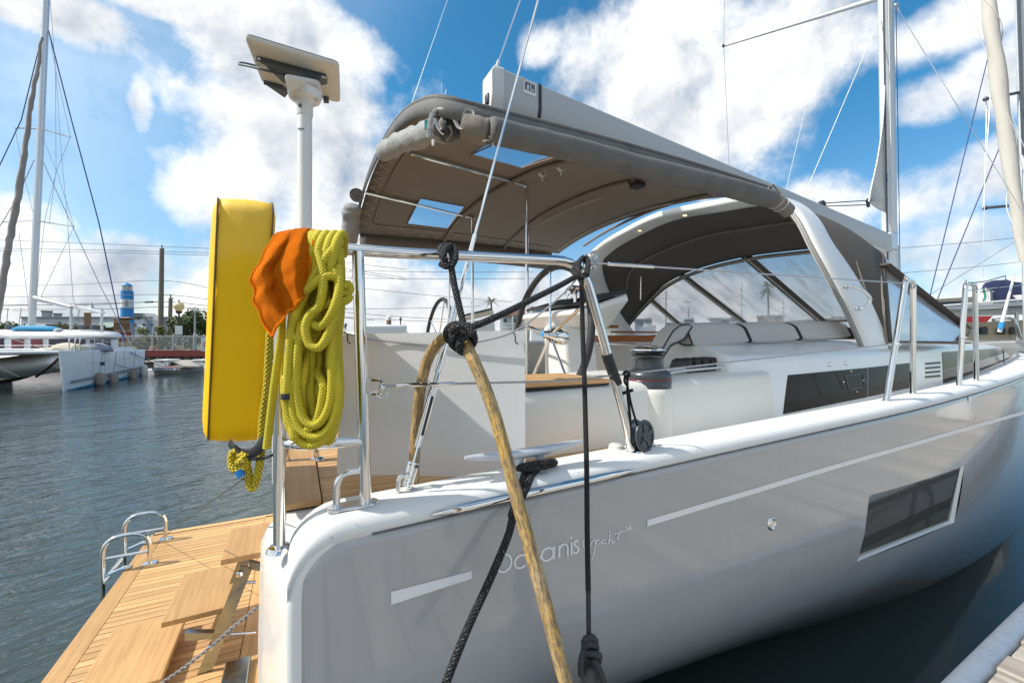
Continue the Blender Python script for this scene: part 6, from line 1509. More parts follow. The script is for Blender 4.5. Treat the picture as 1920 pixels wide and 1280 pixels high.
for k, (a, b) in enumerate((((655, 538), (960, 566)), ((655, 507), (1000, 510)), ((650, 521), (1000, 522)), ((640, 579), (900, 574)), ((640, 585), (870, 600)), ((640, 594), (870, 604)), ((1690, 465), (1960, 440)), ((1690, 512), (1960, 486)))):
    tag(obj('power_line', MB().tube(spl([G(a[0], a[1], 60), G((a[0] + b[0]) / 2, (a[1] + b[1]) / 2 + 1.5, 60), G(b[0], b[1], 60)], 5), .03, 4), M_rubber), ['faint wire descending behind the black lashing', 'upper faint wire under the stern rail', 'middle faint wire under the stern rail', 'straight wire level with the palm top behind the rail', 'sloping wire above the white cabin behind the rail', 'lowest sloping wire above the white cabin behind the rail', 'upper faint wire right of the yacht mast', 'lower faint wire right of the yacht mast'][k], 'power line', 'faint distant wires')
# hotel, lighthouse and small buildings
M_hot = mat('pale_grey_render', (.50, .52, .55), .85, var=.05); M_hot2 = mat('blue_grey_render', (.30, .36, .44), .85); M_hotw = mat('white_render', (.68, .70, .73), .85); M_dkroof = mat('dark_parapet', (.16, .18, .20), .7)
M_pane = mat('distant_window', (.03, .045, .065), .1)
HD = 120
hot = thing('hotel', 'pale grey low hotel with a raised sign gable and small windows', 'hotel')
mb = MB(); pbox(mb, 40, 345, 596, 660, HD + 4, 4); obj('wing', mb, M_hot, hot, smooth=False)
mb = MB(); pbox(mb, 38, 347, 593.5, 596.2, HD + 3.7, 4.4); obj('parapet', mb, M_dkroof, hot, smooth=False)
mb = MB(); mb.hexa([LV(gx(px, HD), HD, gz(py, HD)) for px, py in ((244, 660), (296, 660), (296, 592), (291, 588.5), (244, 588.5))], [LV(gx(px, HD + 3.5), HD + 3.5, gz(py, HD)) for px, py in ((244, 660), (296, 660), (296, 592), (291, 588.5), (244, 588.5))]); obj('gable', mb, M_hotw, hot, smooth=False)
mb = MB(); pbox(mb, 243, 292, 587.4, 588.8, HD - .2, 3); obj('parapet', mb, M_dkroof, hot, smooth=False)
for a, b, m in ((243, 259.5, M_hot2), (274.5, 291, M_hot2)): mb = MB(); pbox(mb, a, b, 602, 640, HD - .15, .3); obj('wall_panel', mb, m, hot, smooth=False)
for px in (250, 267, 282, 230, 216, 200, 180, 160, 140, 120, 60, 56, 45):
    f = obj('window', pbox(MB(), px, px + 5, 606, 611, HD - .3 if px > 240 else HD + 3.8, .2), M_hotw, hot, smooth=False); obj('pane', pbox(MB(), px + .5, px + 4.5, 606.5, 610.5, HD - .36 if px > 240 else HD + 3.74, .1), M_pane, f, smooth=False)
sgn = part('sign', hot); FONT = {'C': [[(1, .85), (.7, 1), (.3, 1), (0, .75), (0, .25), (.3, 0), (.7, 0), (1, .15)]], 'O': [[(0, .25), (0, .75), (.3, 1), (.7, 1), (1, .75), (1, .25), (.7, 0), (.3, 0), (0, .25)]], 'U': [[(0, 1), (0, .25), (.3, 0), (.7, 0), (1, .25), (1, 1)]], 'R': [[(0, 0), (0, 1), (.75, 1), (1, .8), (1, .65), (.75, .48), (0, .48)], [(.5, .48), (1, 0)]], 'T': [[(0, 1), (1, 1)], [(.5, 1), (.5, 0)]], 'Y': [[(0, 1), (.5, .45), (1, 1)], [(.5, .45), (.5, 0)]], 'A': [[(0, 0), (.5, 1), (1, 0)], [(.2, .38), (.8, .38)]], 'D': [[(0, 0), (0, 1), (.6, 1), (1, .7), (1, .3), (.6, 0), (0, 0)]]}
x = 246.0
for ch in 'COURTYARD':
    mb = MB()
    for s in FONT[ch]: mb.tube([LV(gx(x + p[0] * 3.5, HD), HD - .25, gz(598.2 - p[1] * 4.6, HD)) for p in s], .085, 4)
    obj('letter', mb, M_black, sgn, smooth=False); x += 4.72
mb = MB()
for k in range(8): mb.box(LV(gx(272 + k * 2.0, HD), HD - .25, gz(600.8, HD)), (.18, .05, .24), BG)
obj('small_lettering', mb, M_black, sgn, smooth=False)
for a, b, c, d in ((78, 98, 583, 596), (100, 116, 588, 596)):
    mb = MB(); pbox(mb, a, b, c, d, HD + 8, 8); o = obj('roof_house', mb, M_hot, hot, smooth=False); mb = MB(); pbox(mb, a - 1.5, b + 1.5, c - .8, c + .4, HD + 7.5, 9); obj('roof', mb, M_dkroof, o, smooth=False)
LD = 112
lh = thing('lighthouse_tower', 'round mock lighthouse banded bright blue and white with a blue cap', 'lighthouse')
c = LV(gx(238.5, LD), LD, 0); M_blue = mat('bright_blue_paint', (.015, .25, .60), .5, var=.05)
for k, (y0, y1) in enumerate(((605, 577), (577, 561.5), (561.5, 545.5))):
    mb = MB(); r0 = 1.36 - .02 * k; mb.lathe([(r0, gz(y0, LD)), (r0 - .02, gz(y1, LD))], c, None, 28); obj('band', mb, M_blue if k % 2 == 0 else M_hotw, lh, ang=50)
mb = MB(); mb.lathe([(.95, gz(545.5, LD)), (.95, gz(536, LD))], c, None, 12); obj('lantern_room', mb, mat('lantern_glass', (.45, .42, .40), .3), lh, ang=20)
for k in range(8): a = k * math.pi / 4 + .2; mb = MB(); mb.tube([c + Vector((.98 * math.cos(a), .98 * math.sin(a), gz(z, LD))) for z in (545.5, 535.5)], .08, 5); obj('lantern_bar', mb, M_hotw, lh)
mb = MB(); mb.lathe([(1.15, gz(535.8, LD)), (.75, gz(532.5, LD)), (.08, gz(530, LD)), (.02, gz(528.6, LD))], c, None, 16); obj('cap', mb, M_blue, lh, ang=30)
mb = MB(); cc = c - FWD * 1.33 + RGT * 1.0; mb.tube([cc + BG @ Vector((.22 * math.cos(k * .3) * .5, 0 + .12 * 0, gz(569, LD) + .75 * math.sin(k * .3))) for k in range(21)], .12, 6); obj('porthole', mb, M_dkroof, lh)
KD = 60
ko = thing('kiosk', 'tan kiosk with a flat brown hip roof in front of the hotel', 'kiosk')
mb = MB(); pbox(mb, 213, 243, 599, 640, KD, 4); obj('wall', mb, mat('tan_render', (.42, .27, .18), .85), ko, smooth=False); mb = MB(); pbox(mb, 213, 243.3, 605, 618, KD - .06, .1); obj('wall_band', mb, mat('brown_band', (.22, .125, .075), .85), ko, smooth=False)
mb = MB(); q = [LV(gx(px, KD), KD + dd, gz(py, KD)) for px, py, dd in ((208, 597, -.6), (247, 597, -.6), (218, 597, 4), (179, 597, 4))]; t = [LV(gx(px, KD), KD + dd, gz(py, KD)) for px, py, dd in ((218, 593, 1), (232, 593, 1), (226, 593, 2), (212, 593, 2))]; mb.hexa(q, t); obj('roof', mb, mat('brown_roof', (.15, .10, .075), .8), ko, smooth=False)
gr = thing('shed', 'low building with a pale green ribbed metal roof left of the kiosk', 'shed')
mb = MB(); pbox(mb, 150, 216, 612, 640, 72, 6); obj('wall', mb, mat('shed_wall', (.22, .15, .10), .9), gr, smooth=False)
a, b = [LV(gx(px, 72), 71.5, gz(614.5, 72)) for px in (168, 213)]; a2, b2 = [LV(gx(px, 72), 74.5, gz(604, 72)) for px in (171, 213)]
me_ = None; M_gr = mat('green_metal_roof', (.28, .37, .30), .5)
for k in range(14): p, q, p2, q2 = [lerp(a, b, k / 14), lerp(a, b, (k + .88) / 14), lerp(a2, b2, k / 14), lerp(a2, b2, (k + .88) / 14)]; mb = MB(); mb.hexa([p, q, q2, p2], [v + Vector((0, 0, .08)) for v in (p, q, q2, p2)]); obj('roof_sheet', mb, M_gr, gr, smooth=False)
ch = thing('brick_chimney', 'square tan tower with a pale pyramid cap left of the lighthouse', 'tower')
mb = MB(); pbox(mb, 157.5, 171, 586, 612, 75, 1.2); obj('shaft', mb, mat('tan_brick', (.26, .17, .11), .9), ch, smooth=False)
mb = MB(); p = [LV(gx(x, 75), 75 + d_, gz(586, 75)) for x, d_ in ((157.5, 0), (171, 0), (171, 1.2), (157.5, 1.2))]; t_ = LV(gx(164.3, 75), 75.6, gz(574, 75)); mb.hexa(p, [lerp(v, t_, .9) + Vector((0, 0, .9)) for v in p]); obj('cap', mb, M_hotw, ch, smooth=False)
br = thing('long_shed', 'long low brown shed roof behind the moored catamaran', 'shed'); mb = MB(); pbox(mb, 88, 200, 608.5, 613, 66, 5); obj('roof', mb, mat('brown_felt', (.21, .16, .12), .9), br, smooth=False); mb = MB(); pbox(mb, 92, 198, 613, 640, 66.5, 4); obj('wall', mb, MATS['tan_render'], br, smooth=False)
rs = thing('brick_wall', 'dark red brick wall below the kiosk behind the catamaran', 'wall'); mb = MB(); pbox(mb, 224, 246, 622, 640, 44, .3); obj('masonry', mb, mat('red_brick', (.22, .06, .04), .9, var=.25, vs=6), rs, smooth=False); mb = MB(); pbox(mb, 220, 243, 640, 662, 40, .3); obj('lower_wall', mb, MATS['tan_render'], rs, smooth=False)
# ------------------------------------------------------------------ trees
M_leaf = mat('dark_green_leaf', (.055, .085, .022), .75, var=.45, vs=1.2); M_leaf2 = mat('yellow_green_leaf', (.15, .15, .03), .8, var=.4, vs=1.5); M_leaf3 = mat('far_leaf', (.09, .13, .04), .8, var=.4, vs=.6)
M_bark = mat('bark', (.12, .085, .06), .9)
def tree(name, lab, px, pyt, pyb, wpx, d, m, n=1600, leaf=.20, seed=1, clumps=16, cat='tree'):
    rg = random.Random(seed); g = thing(name, lab, cat); zt, zb = gz(pyt, d), max(.6, gz(pyb, d)); c = LV(gx(px, d), d, 0); rw = wpx / F * d / 2; H = zt - zb
    mb = MB(); mb.tube([c + Vector((0, 0, .5)), c + Vector((.05, 0, zb + H * .3)), c + Vector((0, .1, zb + H * .7))], .14, 8, rf=lambda t: 1 - .6 * t)
    cl_ = []
    for k in range(clumps):
        a = rg.uniform(0, 6.28); r_ = rw * math.sqrt(rg.random()) * .78; z = zb + H * rg.uniform(.12, .86); f = 1 - .5 * abs((z - zb) / H - .45); cl_.append((c + Vector((math.cos(a) * r_ * f, math.sin(a) * r_ * f, z)), rw * rg.uniform(.26, .46)))
        mb.tube([c + Vector((0, 0, zb + H * .25)), lerp(c + Vector((0, 0, zb + H * .4)), cl_[-1][0], .6), cl_[-1][0]], .05, 5, rf=lambda t: 1 - .7 * t)
    obj('trunk', mb, M_bark, g)
    mb = MB()
    for k in range(n):
        cc, rr = cl_[rg.randrange(len(cl_))]; v = Vector((rg.gauss(0, 1), rg.gauss(0, 1), rg.gauss(0, 1))).normalized() * rr * rg.random() ** .4; v.z *= .8; p = cc + v
        u = Vector((rg.gauss(0, 1), rg.gauss(0, 1), rg.gauss(0, .6))).normalized(); w = u.orthogonal().normalized(); s = leaf * rg.uniform(.5, 1.3)
        i = mb.add([p - u * s, p + w * s * .5, p + u * s, p - w * s * .5]); mb.face([i, i + 1, i + 2, i + 3])
    o = obj('crown', mb, m, g, smooth=False); o['kind'] = 'stuff'; return g
tree('leafy_tree', 'rounded dark green tree right of the globe lamp', 362, 575, 655, 74, 36, M_leaf, 3200, .16, 3, 24)
tree('shrub', 'yellow-green shrub behind the railing beside the tall pole', 288, 610, 658, 60, 37, M_leaf2, 1700, .13, 8, 14, 'shrub')
tree('shrub', 'dark bush behind the railing left of the yellow-green shrub', 258, 632, 660, 34, 36, M_leaf, 900, .11, 12, 9, 'shrub')
tree('far_trees', 'strip of pale green trees at the left edge behind the catamaran', 8, 607, 632, 60, 140, M_leaf3, 1500, .6, 5, 14, 'trees')
def palm(lab, px, pyt, pyb, d, fr, seed, n=26):
    g = thing('palm_tree', lab, 'palm tree'); rg = random.Random(seed); zt = gz(pyt, d); c = LV(gx(px, d), d, 0); r_ = fr / F * d
    mb = MB(); mb.tube([c + Vector((0, 0, .3)), c + Vector((.1, 0, zt * .6)), c + Vector((0, 0, zt - r_ * .4))], .16, 8, rf=lambda t: 1 - .3 * t); obj('trunk', mb, M_bark, g)
    for k in range(n):
        a = rg.uniform(0, 6.28); el_ = rg.uniform(-.7, 1.3); L = r_ * rg.uniform(.8, 1.1); o = c + Vector((0, 0, zt - r_ * .5)); P = []
        for q in range(7): t = q / 6; P.append(o + Vector((math.cos(a) * math.cos(el_) * L * t, math.sin(a) * math.cos(el_) * L * t, math.sin(el_) * L * t - .35 * L * t * t)))
        mb = MB()
        for q in range(1, 6):
            dr = (P[q + 1] - P[q]).normalized(); sd = dr.cross(Vector((0, 0, 1))); sd = sd.normalized() if sd.length > .01 else Vector((1, 0, 0))
            for s_ in (-1, 1):
                for tt in (0, .5): b_ = lerp(P[q], P[q + 1], tt); tip = b_ + (sd * s_ * .8 + dr * .7 - Vector((0, 0, .3))) * L * .33 * (1 - q / 9); i = mb.add([b_ - dr * L * .03, b_ + dr * L * .03, tip]); mb.face([i, i + 1, i + 2])
        obj('frond', mb, M_leaf, g, smooth=False)
    return g
palm('short palm above the brown house roof seen under the bimini', 921, 558, 620, 60, 17, 2)
palm('slim tall palm seen between the rope coil and the pushpit post', 641, 566, 620, 70, 13, 4)
palm('small palm crown above the catamaran blue paddle board', 112, 601, 615, 60, 10, 7, 18)
# posts and lamps over the white cabin behind the sheet
def small_lamp(px, pyt, lab, d=50): g = thing('lamp_post', lab, 'lamp post'); c = LV(gx(px, d), d, 0); mb = MB(); mb.tube([c + Vector((0, 0, .5)), c + Vector((0, 0, gz(pyt + 6, d)))], .07, 6); obj('post', mb, M_black, g); mb = MB(); mb.lathe([(.05, gz(pyt + 7, d)), (.18, gz(pyt + 3, d)), (.10, gz(pyt, d)), (.02, gz(pyt - 1, d))], c, None, 10); obj('lantern', mb, M_slate, g)
small_lamp(648, 606, 'small dark lantern post left of the pushpit post'); small_lamp(751, 595, 'distant small lantern on a post right of the capped piling')
pg = thing('capped_piling', 'round brown piling with a white conical cap behind the white cabin', 'piling'); mb = MB(); c = LV(gx(729, 40), 40, 0); mb.lathe([(.24, -.5), (.23, gz(600, 40))], c, None, 12); obj('shaft', mb, MATS['tan_brick'], pg); mb = MB(); mb.lathe([(.25, gz(600, 40)), (.24, gz(594, 40)), (.02, gz(590.5, 40))], c, None, 12); obj('cap', mb, M_white, pg)
# ------------------------------------------------------------------ boats and houses seen past the cockpit
wb = thing('moored_motorboat', 'plain white flybridge cabin seen just above the corrugated sheet', 'motorboat')
mb = MB(); pbox(mb, 668, 764, 608, 640, 9, 2.2, .5); obj('cabin', mb, M_gel, wb, bevel=.05); mb = MB(); pbox(mb, 640, 900, 622, 640, 10.5, 2.5, .0); obj('hull', mb, M_gel, wb, bevel=.1)
mb = MB(); mb.tube(spl([G(628, 613, 9), G(640, 609, 9), G(648, 620, 9), G(650, 640, 9)], 6), .025, 6); mb.tube([G(628, 620, 9), G(650, 628, 9)], .02, 6); obj('bow_rail', mb, M_chrome, wb)
h1 = thing('waterside_house', 'white stilted house with a brown hipped roof behind the starboard wheel', 'house'); D1 = 48
mb = MB(); pbox(mb, 938, 1000, 592, 640, D1, 5); obj('wall', mb, M_hot, h1, smooth=False)
mb = MB(); q = [LV(gx(px, D1), D1 + dd, gz(592, D1)) for px, dd in ((930, -.5), (1004, -.5), (1004, 6), (930, 6))]; t = [LV(gx(px, D1), D1 + dd, gz(572, D1)) for px, dd in ((958, 2.5), (990, 2.5), (990, 3.5), (958, 3.5))]; mb.hexa(q, t); obj('roof', mb, mat('brown_shingle', (.14, .075, .055), .85), h1, smooth=False)
for px in (944, 962, 980): f = obj('window', pbox(MB(), px, px + 7, 596, 605, D1 - .05, .1), M_hotw, h1, smooth=False); obj('pane', pbox(MB(), px + .8, px + 6.2, 597, 604, D1 - .08, .1), M_pane, f, smooth=False)
for z in (606, 612): mb = MB(); pbox(mb, 936, 1000, z, z + 1.2, D1 - 1.2, .1); obj('balcony_rail', mb, M_hotw, h1, smooth=False)
for px in (940, 960, 982): mb = MB(); pbox(mb, px, px + 2, 592, 640, D1 - 1.2, .15); obj('balcony_post', mb, M_hotw, h1, smooth=False)
h2 = thing('boat_canopy', 'white sport boat cabin with a cream canopy top beside the brown roof', 'motorboat'); D2 = 22
mb = MB(); mb.hexa([G(px, py, D2) for px, py in ((868, 604), (926, 597), (931, 640), (868, 640))], [G(px, py, D2 + 2.5) for px, py in ((868, 604), (926, 597), (931, 640), (868, 640))]); obj('cabin', mb, M_cream, h2, smooth=False)
mb = MB(); mb.hexa([G(px, py, D2 - .2) for px, py in ((866, 596), (924, 580), (926, 589), (866, 604))], [G(px, py, D2 + 2.8) for px, py in ((866, 596), (924, 580), (926, 589), (866, 604))]); obj('canopy', mb, mat('tan_canopy', (.42, .36, .27), .8), h2, smooth=False)
mb = MB(); mb.tube([G(868, 592, D2), G(922, 579, D2)], .06, 6); obj('edge_roll', mb, M_rubber, h2)
h3 = thing('waterside_house', 'white gabled house with an arched door right of the brown roof', 'house'); mb = MB(); pbox(mb, 996, 1040, 580, 640, 40, 3); obj('wall', mb, M_hotw, h3, smooth=False); mb = MB(); pbox(mb, 995, 1041, 575, 580, 39.8, 3.4); obj('roof', mb, MATS['brown_shingle'], h3, smooth=False); f = obj('window', pbox(MB(), 998, 1008, 601, 618, 39.9, .1), M_hot2, h3, smooth=False); obj('pane', pbox(MB(), 999.5, 1006.5, 603, 616, 39.85, .1), M_pane, f, smooth=False)
# far shore and boats seen through the windscreen vinyl
fs = bpy.data.objects.new('far_shore', None); COL.objects.link(fs); struct(fs, 'low far shore across the basin')
mb = MB(); mb.box(LV(60, 150, .6), (420, 30, 1.8), BG); obj('bank', mb, mat('far_bank', (.16, .15, .12), .95, var=.3, vs=.2), fs, smooth=False)
rg = random.Random(9)
for k, (px, w, h) in enumerate(((1190, 30, 15), (1250, 45, 12), (1330, 60, 16), (1420, 50, 18), (1490, 70, 13), (1560, 60, 17))):
    D3 = 90 + 6 * k; g = thing('boat_shed', ['small dark shed far left through the windscreen', 'long grey shed second through the windscreen', 'pale flat-roofed shed third through the windscreen', 'beige shed fourth through the windscreen', 'wide low shed fifth through the windscreen', 'grey shed nearest the arch through the windscreen'][k], 'shed')
    mb = MB(); pbox(mb, px, px + w, 635 - h * 2.3, 640, D3, 8, 0.5); obj('wall', mb, [M_hot2, M_hot, M_hotw, MATS['shed_wall'], M_hot, M_hot2][k], g, smooth=False); mb = MB(); pbox(mb, px - 2, px + w + 2, 632 - h * 2.3, 635.2 - h * 2.3, D3 - .5, 9); obj('roof', mb, M_dkroof, g, smooth=False)
for k, (px, L, D4) in enumerate(((1200, 30, 30), (1270, 44, 34), (1340, 40, 30), (1500, 50, 36))):
    g = thing('moored_powerboat', ['small white powerboat leftmost through the windscreen', 'white powerboat second through the windscreen', 'white powerboat third through the windscreen', 'white powerboat by the arch through the windscreen'][k], 'powerboat')
    mb = MB(); P = [(px, 614), (px + L, 609), (px + L * .95, 660), (px + L * .08, 660)]; mb.hexa([G(*p, D4) for p in P], [G(*p, D4 + 2.4) for p in P]); obj('hull', mb, M_gel, g, smooth=False)
    mb = MB(); P = [(px + L * .2, 613), (px + L * .28, 597), (px + L * .7, 594), (px + L * .8, 611)]; mb.hexa([G(*p, D4 + .4) for p in P], [G(*p, D4 + 2.0) for p in P]); obj('cabin', mb, M_gel, g, smooth=False)
    f = obj('window', (lambda m_: m_.hexa([G(*p, D4 + .36) for p in ((px + L * .27, 605), (px + L * .31, 599), (px + L * .67, 598), (px + L * .72, 605))], [G(*p, D4 + .42) for p in ((px + L * .27, 605), (px + L * .31, 599), (px + L * .67, 598), (px + L * .72, 605))]))(MB()), M_pane, g, smooth=False)
for k, px in enumerate((1248, 1290, 1390, 1468)):
    g = thing('sailboat_mast', ['thin dark mast first through the windscreen', 'thin dark mast second through the windscreen', 'pale mast third through the windscreen', 'pale mast fourth through the windscreen'][k], 'mast'); mb = MB(); mb.tube([G(px, 636, 60), G(px + 1, [545, 575, 530, 560][k], 60)], .07, 6); obj('spar', mb, M_pole if k < 2 else M_alu, g); mb = MB(); mb.tube([G(px - 7, 560 + 6 * k, 60), G(px + 8, 560 + 6 * k, 60)], .04, 5); obj('spreader', mb, M_pole if k < 2 else M_alu, g)
palm('palm with ragged fronds seen through the big windscreen panel', 1440, 528, 600, 70, 22, 21, 22)
# ------------------------------------------------------------------ boats on the right
mo = thing('trawler_yacht', 'cream cabin cruiser with a long white hardtop right of the yacht bow', 'cabin cruiser'); D5 = 13.5
M_tan = mat('cream_cabin_side', (.56, .45, .30), .5, var=.06)
def slab(pts, d, dep): return MB().hexa([G(px, py, d) for px, py in pts], [G(px, py, d + dep) for px, py in pts])
obj('hardtop', slab([(1722, 579), (1990, 560), (1990, 570), (1722, 584)], D5, 3), M_white, mo, smooth=False, bevel=.03)
obj('hardtop_underside', slab([(1728, 585), (1990, 570.5), (1990, 588), (1750, 594)], D5 + .3, 2.6), M_cream, mo, smooth=False)
obj('cabin_side', slab([(1800, 606), (1990, 596), (1990, 645), (1760, 645)], D5 + .4, 2.6), M_tan, mo, smooth=False)
obj('hull', slab([(1700, 640), (2100, 632), (2100, 760), (1720, 700)], D5 + .2, 3.2), M_cream, mo, smooth=False, bevel=.1)
for px, w in ((1834, 18), (1870, 15), (1893, 10)):
    f = obj('window', slab([(px, 626), (px, 616), (px + 3, 613), (px + w - 3, 612), (px + w, 615), (px + w, 626)], D5 + .36, .1), M_black, mo, smooth=False); obj('pane', slab([(px + 1.5, 625), (px + 1.5, 616), (px + w - 1.5, 615), (px + w - 1.5, 625)], D5 + .33, .05), M_pane, f, smooth=False)
mb = MB(); mb.tube([G(1722, 577, D5), G(1990, 556, D5)], .035, 6)
for px in (1759, 1868, 1908): mb.tube([G(px, 577 - (px - 1722) * .08, D5), G(px, 583 - (px - 1722) * .08, D5)], .025, 5)
obj('rail', mb, M_white, mo)
for px in (1752, 1906): mb = MB(); mb.tube([G(px, 586, D5 + .2), G(px + 1, 640, D5 + .2)], .05, 6); obj('stanchion', mb, M_alu, mo)
mb = MB(); mb.tube(spl([G(1862, 600, D5 - .2), G(1895, 597, D5 - .2), G(1903, 606, D5 - .2), G(1912, 632, D5 - .2)], 6), .05, 8); obj('grab_rail', mb, M_chrome, mo)
rb = thing('red_boat', 'red-hulled boat half hidden under the white hardtop', 'boat'); obj('hull', slab([(1746, 595), (1862, 592), (1850, 604), (1756, 605)], D5 + 5, 2), mat('red_hull', (.55, .03, .02), .4), rb, smooth=False)
bf = thing('boathouse', 'long boathouse with an olive roof and dark blue eaves beyond the stanchions', 'boathouse'); D6 = 34
obj('roof', slab([(1685, 565), (1830, 556), (1830, 570), (1685, 574)], D6, 6), mat('olive_roof', (.34, .32, .22), .8), bf, smooth=False); obj('eaves', slab([(1680, 569.5), (1810, 564), (1810, 574), (1680, 577)], D6 - .5, 1), mat('navy_eaves', (.03, .045, .085), .7), bf, smooth=False); obj('wall', slab([(1690, 577), (1830, 573), (1830, 640), (1690, 640)], D6 + .5, 4), M_cream, bf, smooth=False)
sc_ = thing('sail_cover', 'dark blue sail cover on a boom above the white hardtop', 'sail cover'); M_navy = mat('navy_canvas', (.018, .028, .085), .8, var=.2, bump=.4, bs=12)
mb = MB(); mb.tube(spl([G(1846, 536, 16), G(1858, 541, 16), G(1880, 549, 16), G(1910, 555, 16), (G(1990, 558, 16))], 6), .42, 12, rf=lambda t: .35 + .9 * min(1, t * 2), sy=.5, up=(0, 0, 1)); obj('cover', mb, M_navy, sc_)
mb = MB(); mb.tube([G(1850, 546, 16), G(1990, 574, 15.6)], .13, 8); obj('boom', mb, M_cream, sc_)
for k in range(5): mb = MB(); mb.tube(spl([G(1838 + 5 * k, 540 + 3 * (k % 2), 15.8), G(1843 + 4 * k, 556, 15.8), G(1836 + 6 * k, 568, 15.8)], 5), .03, 5); obj('coiled_line', mb, [M_white, mat('green_line', (.03, .3, .15), .7) if 'green_line' not in MATS else MATS['green_line'], M_cream, M_white, M_slate][k], sc_)
ww = thing('white_pole', 'slim white pole leaning over the coachroof with a blue base', 'pole'); mb = MB(); mb.tube([G(1874, 622, 9), G(1902, 515, 9)], .035, 8, rf=lambda t: 1 - .5 * t); obj('shaft', mb, M_white, ww); mb = MB(); mb.tube([G(1876, 616, 8.95), G(1879, 604, 8.95)], .045, 8); obj('base_wrap', mb, M_blue, ww)
rs_ = thing('neighbour_sailboat', 'neighbouring sailboat mast and white furled headsail at the right edge', 'sailboat')
M_furl = mat('cream_furled_sail', (.64, .60, .53), .8, var=.1, vs=3, bump=.5, bs=10, stretch=(1, 1, .25))
fu = [(1852, -60), (1855, 20), (1866, 100), (1877, 190), (1893, 300), (1908, 400), (1922, 490)]
mb = MB(); P = spl([G(px, py, 11) for px, py in fu], 8); mb.tube(P, .145, 16, rf=lambda t: .78 + .45 * math.sin(math.pi * min(1, t * 1.1)) * .6 + .15 * (t > .55) * 0)
for i in range(len(mb.v)): k = i // 16; c = P[min(k, len(P) - 1)]; d_ = mb.v[i] - c; a = (i % 16) / 16; mb.v[i] = c + d_ * (1 + .10 * math.sin(2 * math.pi * (a * 2 + k * .09)) + .05 * noise.noise(mb.v[i] * 4))
obj('furled_headsail', mb, M_furl, rs_, ang=80)
mb = MB(); mb.tube(spl([p + Vector((.02, 0, 0)) + axis((0, 0, 1)) @ Vector((.17 * math.cos(i * .35), .17 * math.sin(i * .35), 0)) for i, p in enumerate(P)], 3), .010, 5); obj('furling_cord', mb, M_cream, rs_)
mb = MB(); mb.tube([G(1912, -60, 13), G(1921, 290, 13), G(1930, 640, 13)], .12, 14); obj('mast', mb, M_mast, rs_)
mb = MB(); mb.tube([G(1907.5, -60, 12.9), G(1919, 290, 12.9)], .04, 6); obj('mast_track', mb, M_slate, rs_)
for a, b in (((1848, 186), (1925, 171)), ((1847, 390), (1925, 383))): mb = MB(); mb.tube([G(*a, 13), G(*b, 13)], .045, 6); mb.ball(G(*a, 13), .07, 6); obj('spreader', mb, M_slate, rs_)
for k, (a, b) in enumerate((((1853, 105), (1742, 560)), ((1880, 262), (1756, 565)), ((1806, -10), (1930, 300)), ((1869, 0), (1843, 390)), ((1847, 188), (1930, 430)), ((1850, 190), (1843, 520)), ((1940, 430), (1700, 580)))):
    mb = MB(); mb.tube([G(*a, 12.8), G(*b, 12.4)], .014 if k < 2 else .008, 5); obj('stay', mb, [mat('blue_line', (.03, .06, .20), .7) if 'blue_line' not in MATS else MATS['blue_line'], MATS.get('blue_line') or M_navy, M_white, M_wire, M_wire, M_wire, M_wire][k], rs_)
# ------------------------------------------------------------------ catamaran across the basin
cat_ = thing('catamaran', 'weathered white sailing catamaran moored bow-on across the basin at left', 'catamaran')
M_cat = mat('chalky_white_hull', (.80, .82, .83), .45, var=.06, vs=1.2, dirt=(.50, .50, .46), ds=1.2, dthr=(.5, .8))
M_catw = mat('clean_white_roof', (.80, .80, .79), .4, var=.03)
b0_ = at(122, 735, z=0); b1_ = at(268, 703, z=0)
hd = (b1_ - b0_).normalized(); LEN = (b1_ - b0_).length; hn = Vector((-hd.y, hd.x, 0))      # hn points to the other hull (left)
if hn.dot(RGT) > 0: hn = -hn
def K(s, n_, z): return b0_ + hd * s + hn * n_ + Vector((0, 0, z))
bow_top = at(112, 657, d=(b0_ - CAM).dot(FWD)).z; st_top = at(268, 655, d=(b1_ - CAM).dot(FWD)).z
def chull(off):
    rings = []
    for k in range(15):
        t = k / 14; s = -.04 + (LEN + .3) * t; w = .85 * min(1, .05 + (t * 3.0) ** .7 * .6 + t * .3); zt = lerp(bow_top, st_top, t); ring = []
        for z, f in ((-.25, .55), (0, .78), (.12, .86), (.4, .95), (.8, 1), (zt - .05, 1.0), (zt, .97)): ring.append((z, f))
        pts = [K(s + (-.18 * (1 - t) ** 8 * max(0, z)), off + (1 - f) * w * .5, z) for z, f in ring] 
        pts += [K(s + (-.18 * (1 - t) ** 8 * max(0, z)), off + w * 1.15 - (1 - f) * w * .5 , z) for z, f in ring[::-1]]
        rings.append(pts)
    mb = MB(); mb.loft(rings, closed=True, cap=True); return mb
obj('hull', chull(0), M_cat, cat_, ang=80); obj('hull', chull(4.4), M_cat, cat_, ang=50)
mb = MB(); mb.loft([[K(.35 + (LEN - .3) * k / 10, -.012 - .0 , lerp(.23, .30, k / 10)) for k in range(11)], [K(.35 + (LEN - .3) * k / 10, -.012, lerp(.33, .42, k / 10)) for k in range(11)]]); obj('boot_stripe', mb, mat('grey_stripe', (.25, .27, .29), .6), cat_, smooth=False)
mb = MB(); mb.tube([K(-.0 + (LEN + .2) * k / 12, .06, .04) for k in range(13)], .05, 6, sy=1.2); obj('antifoul_edge', mb, mat('blue_antifoul', (.03, .20, .32), .7, dirt=(.05, .05, .04), ds=3), cat_)
for k, s in enumerate((1.9, 2.9, 4.8)): mb = MB(); mb.tube([K(s, -.014, .0), K(s, -.010, bow_top)], .0035, 4); obj('panel_joint', mb, M_slate, cat_)
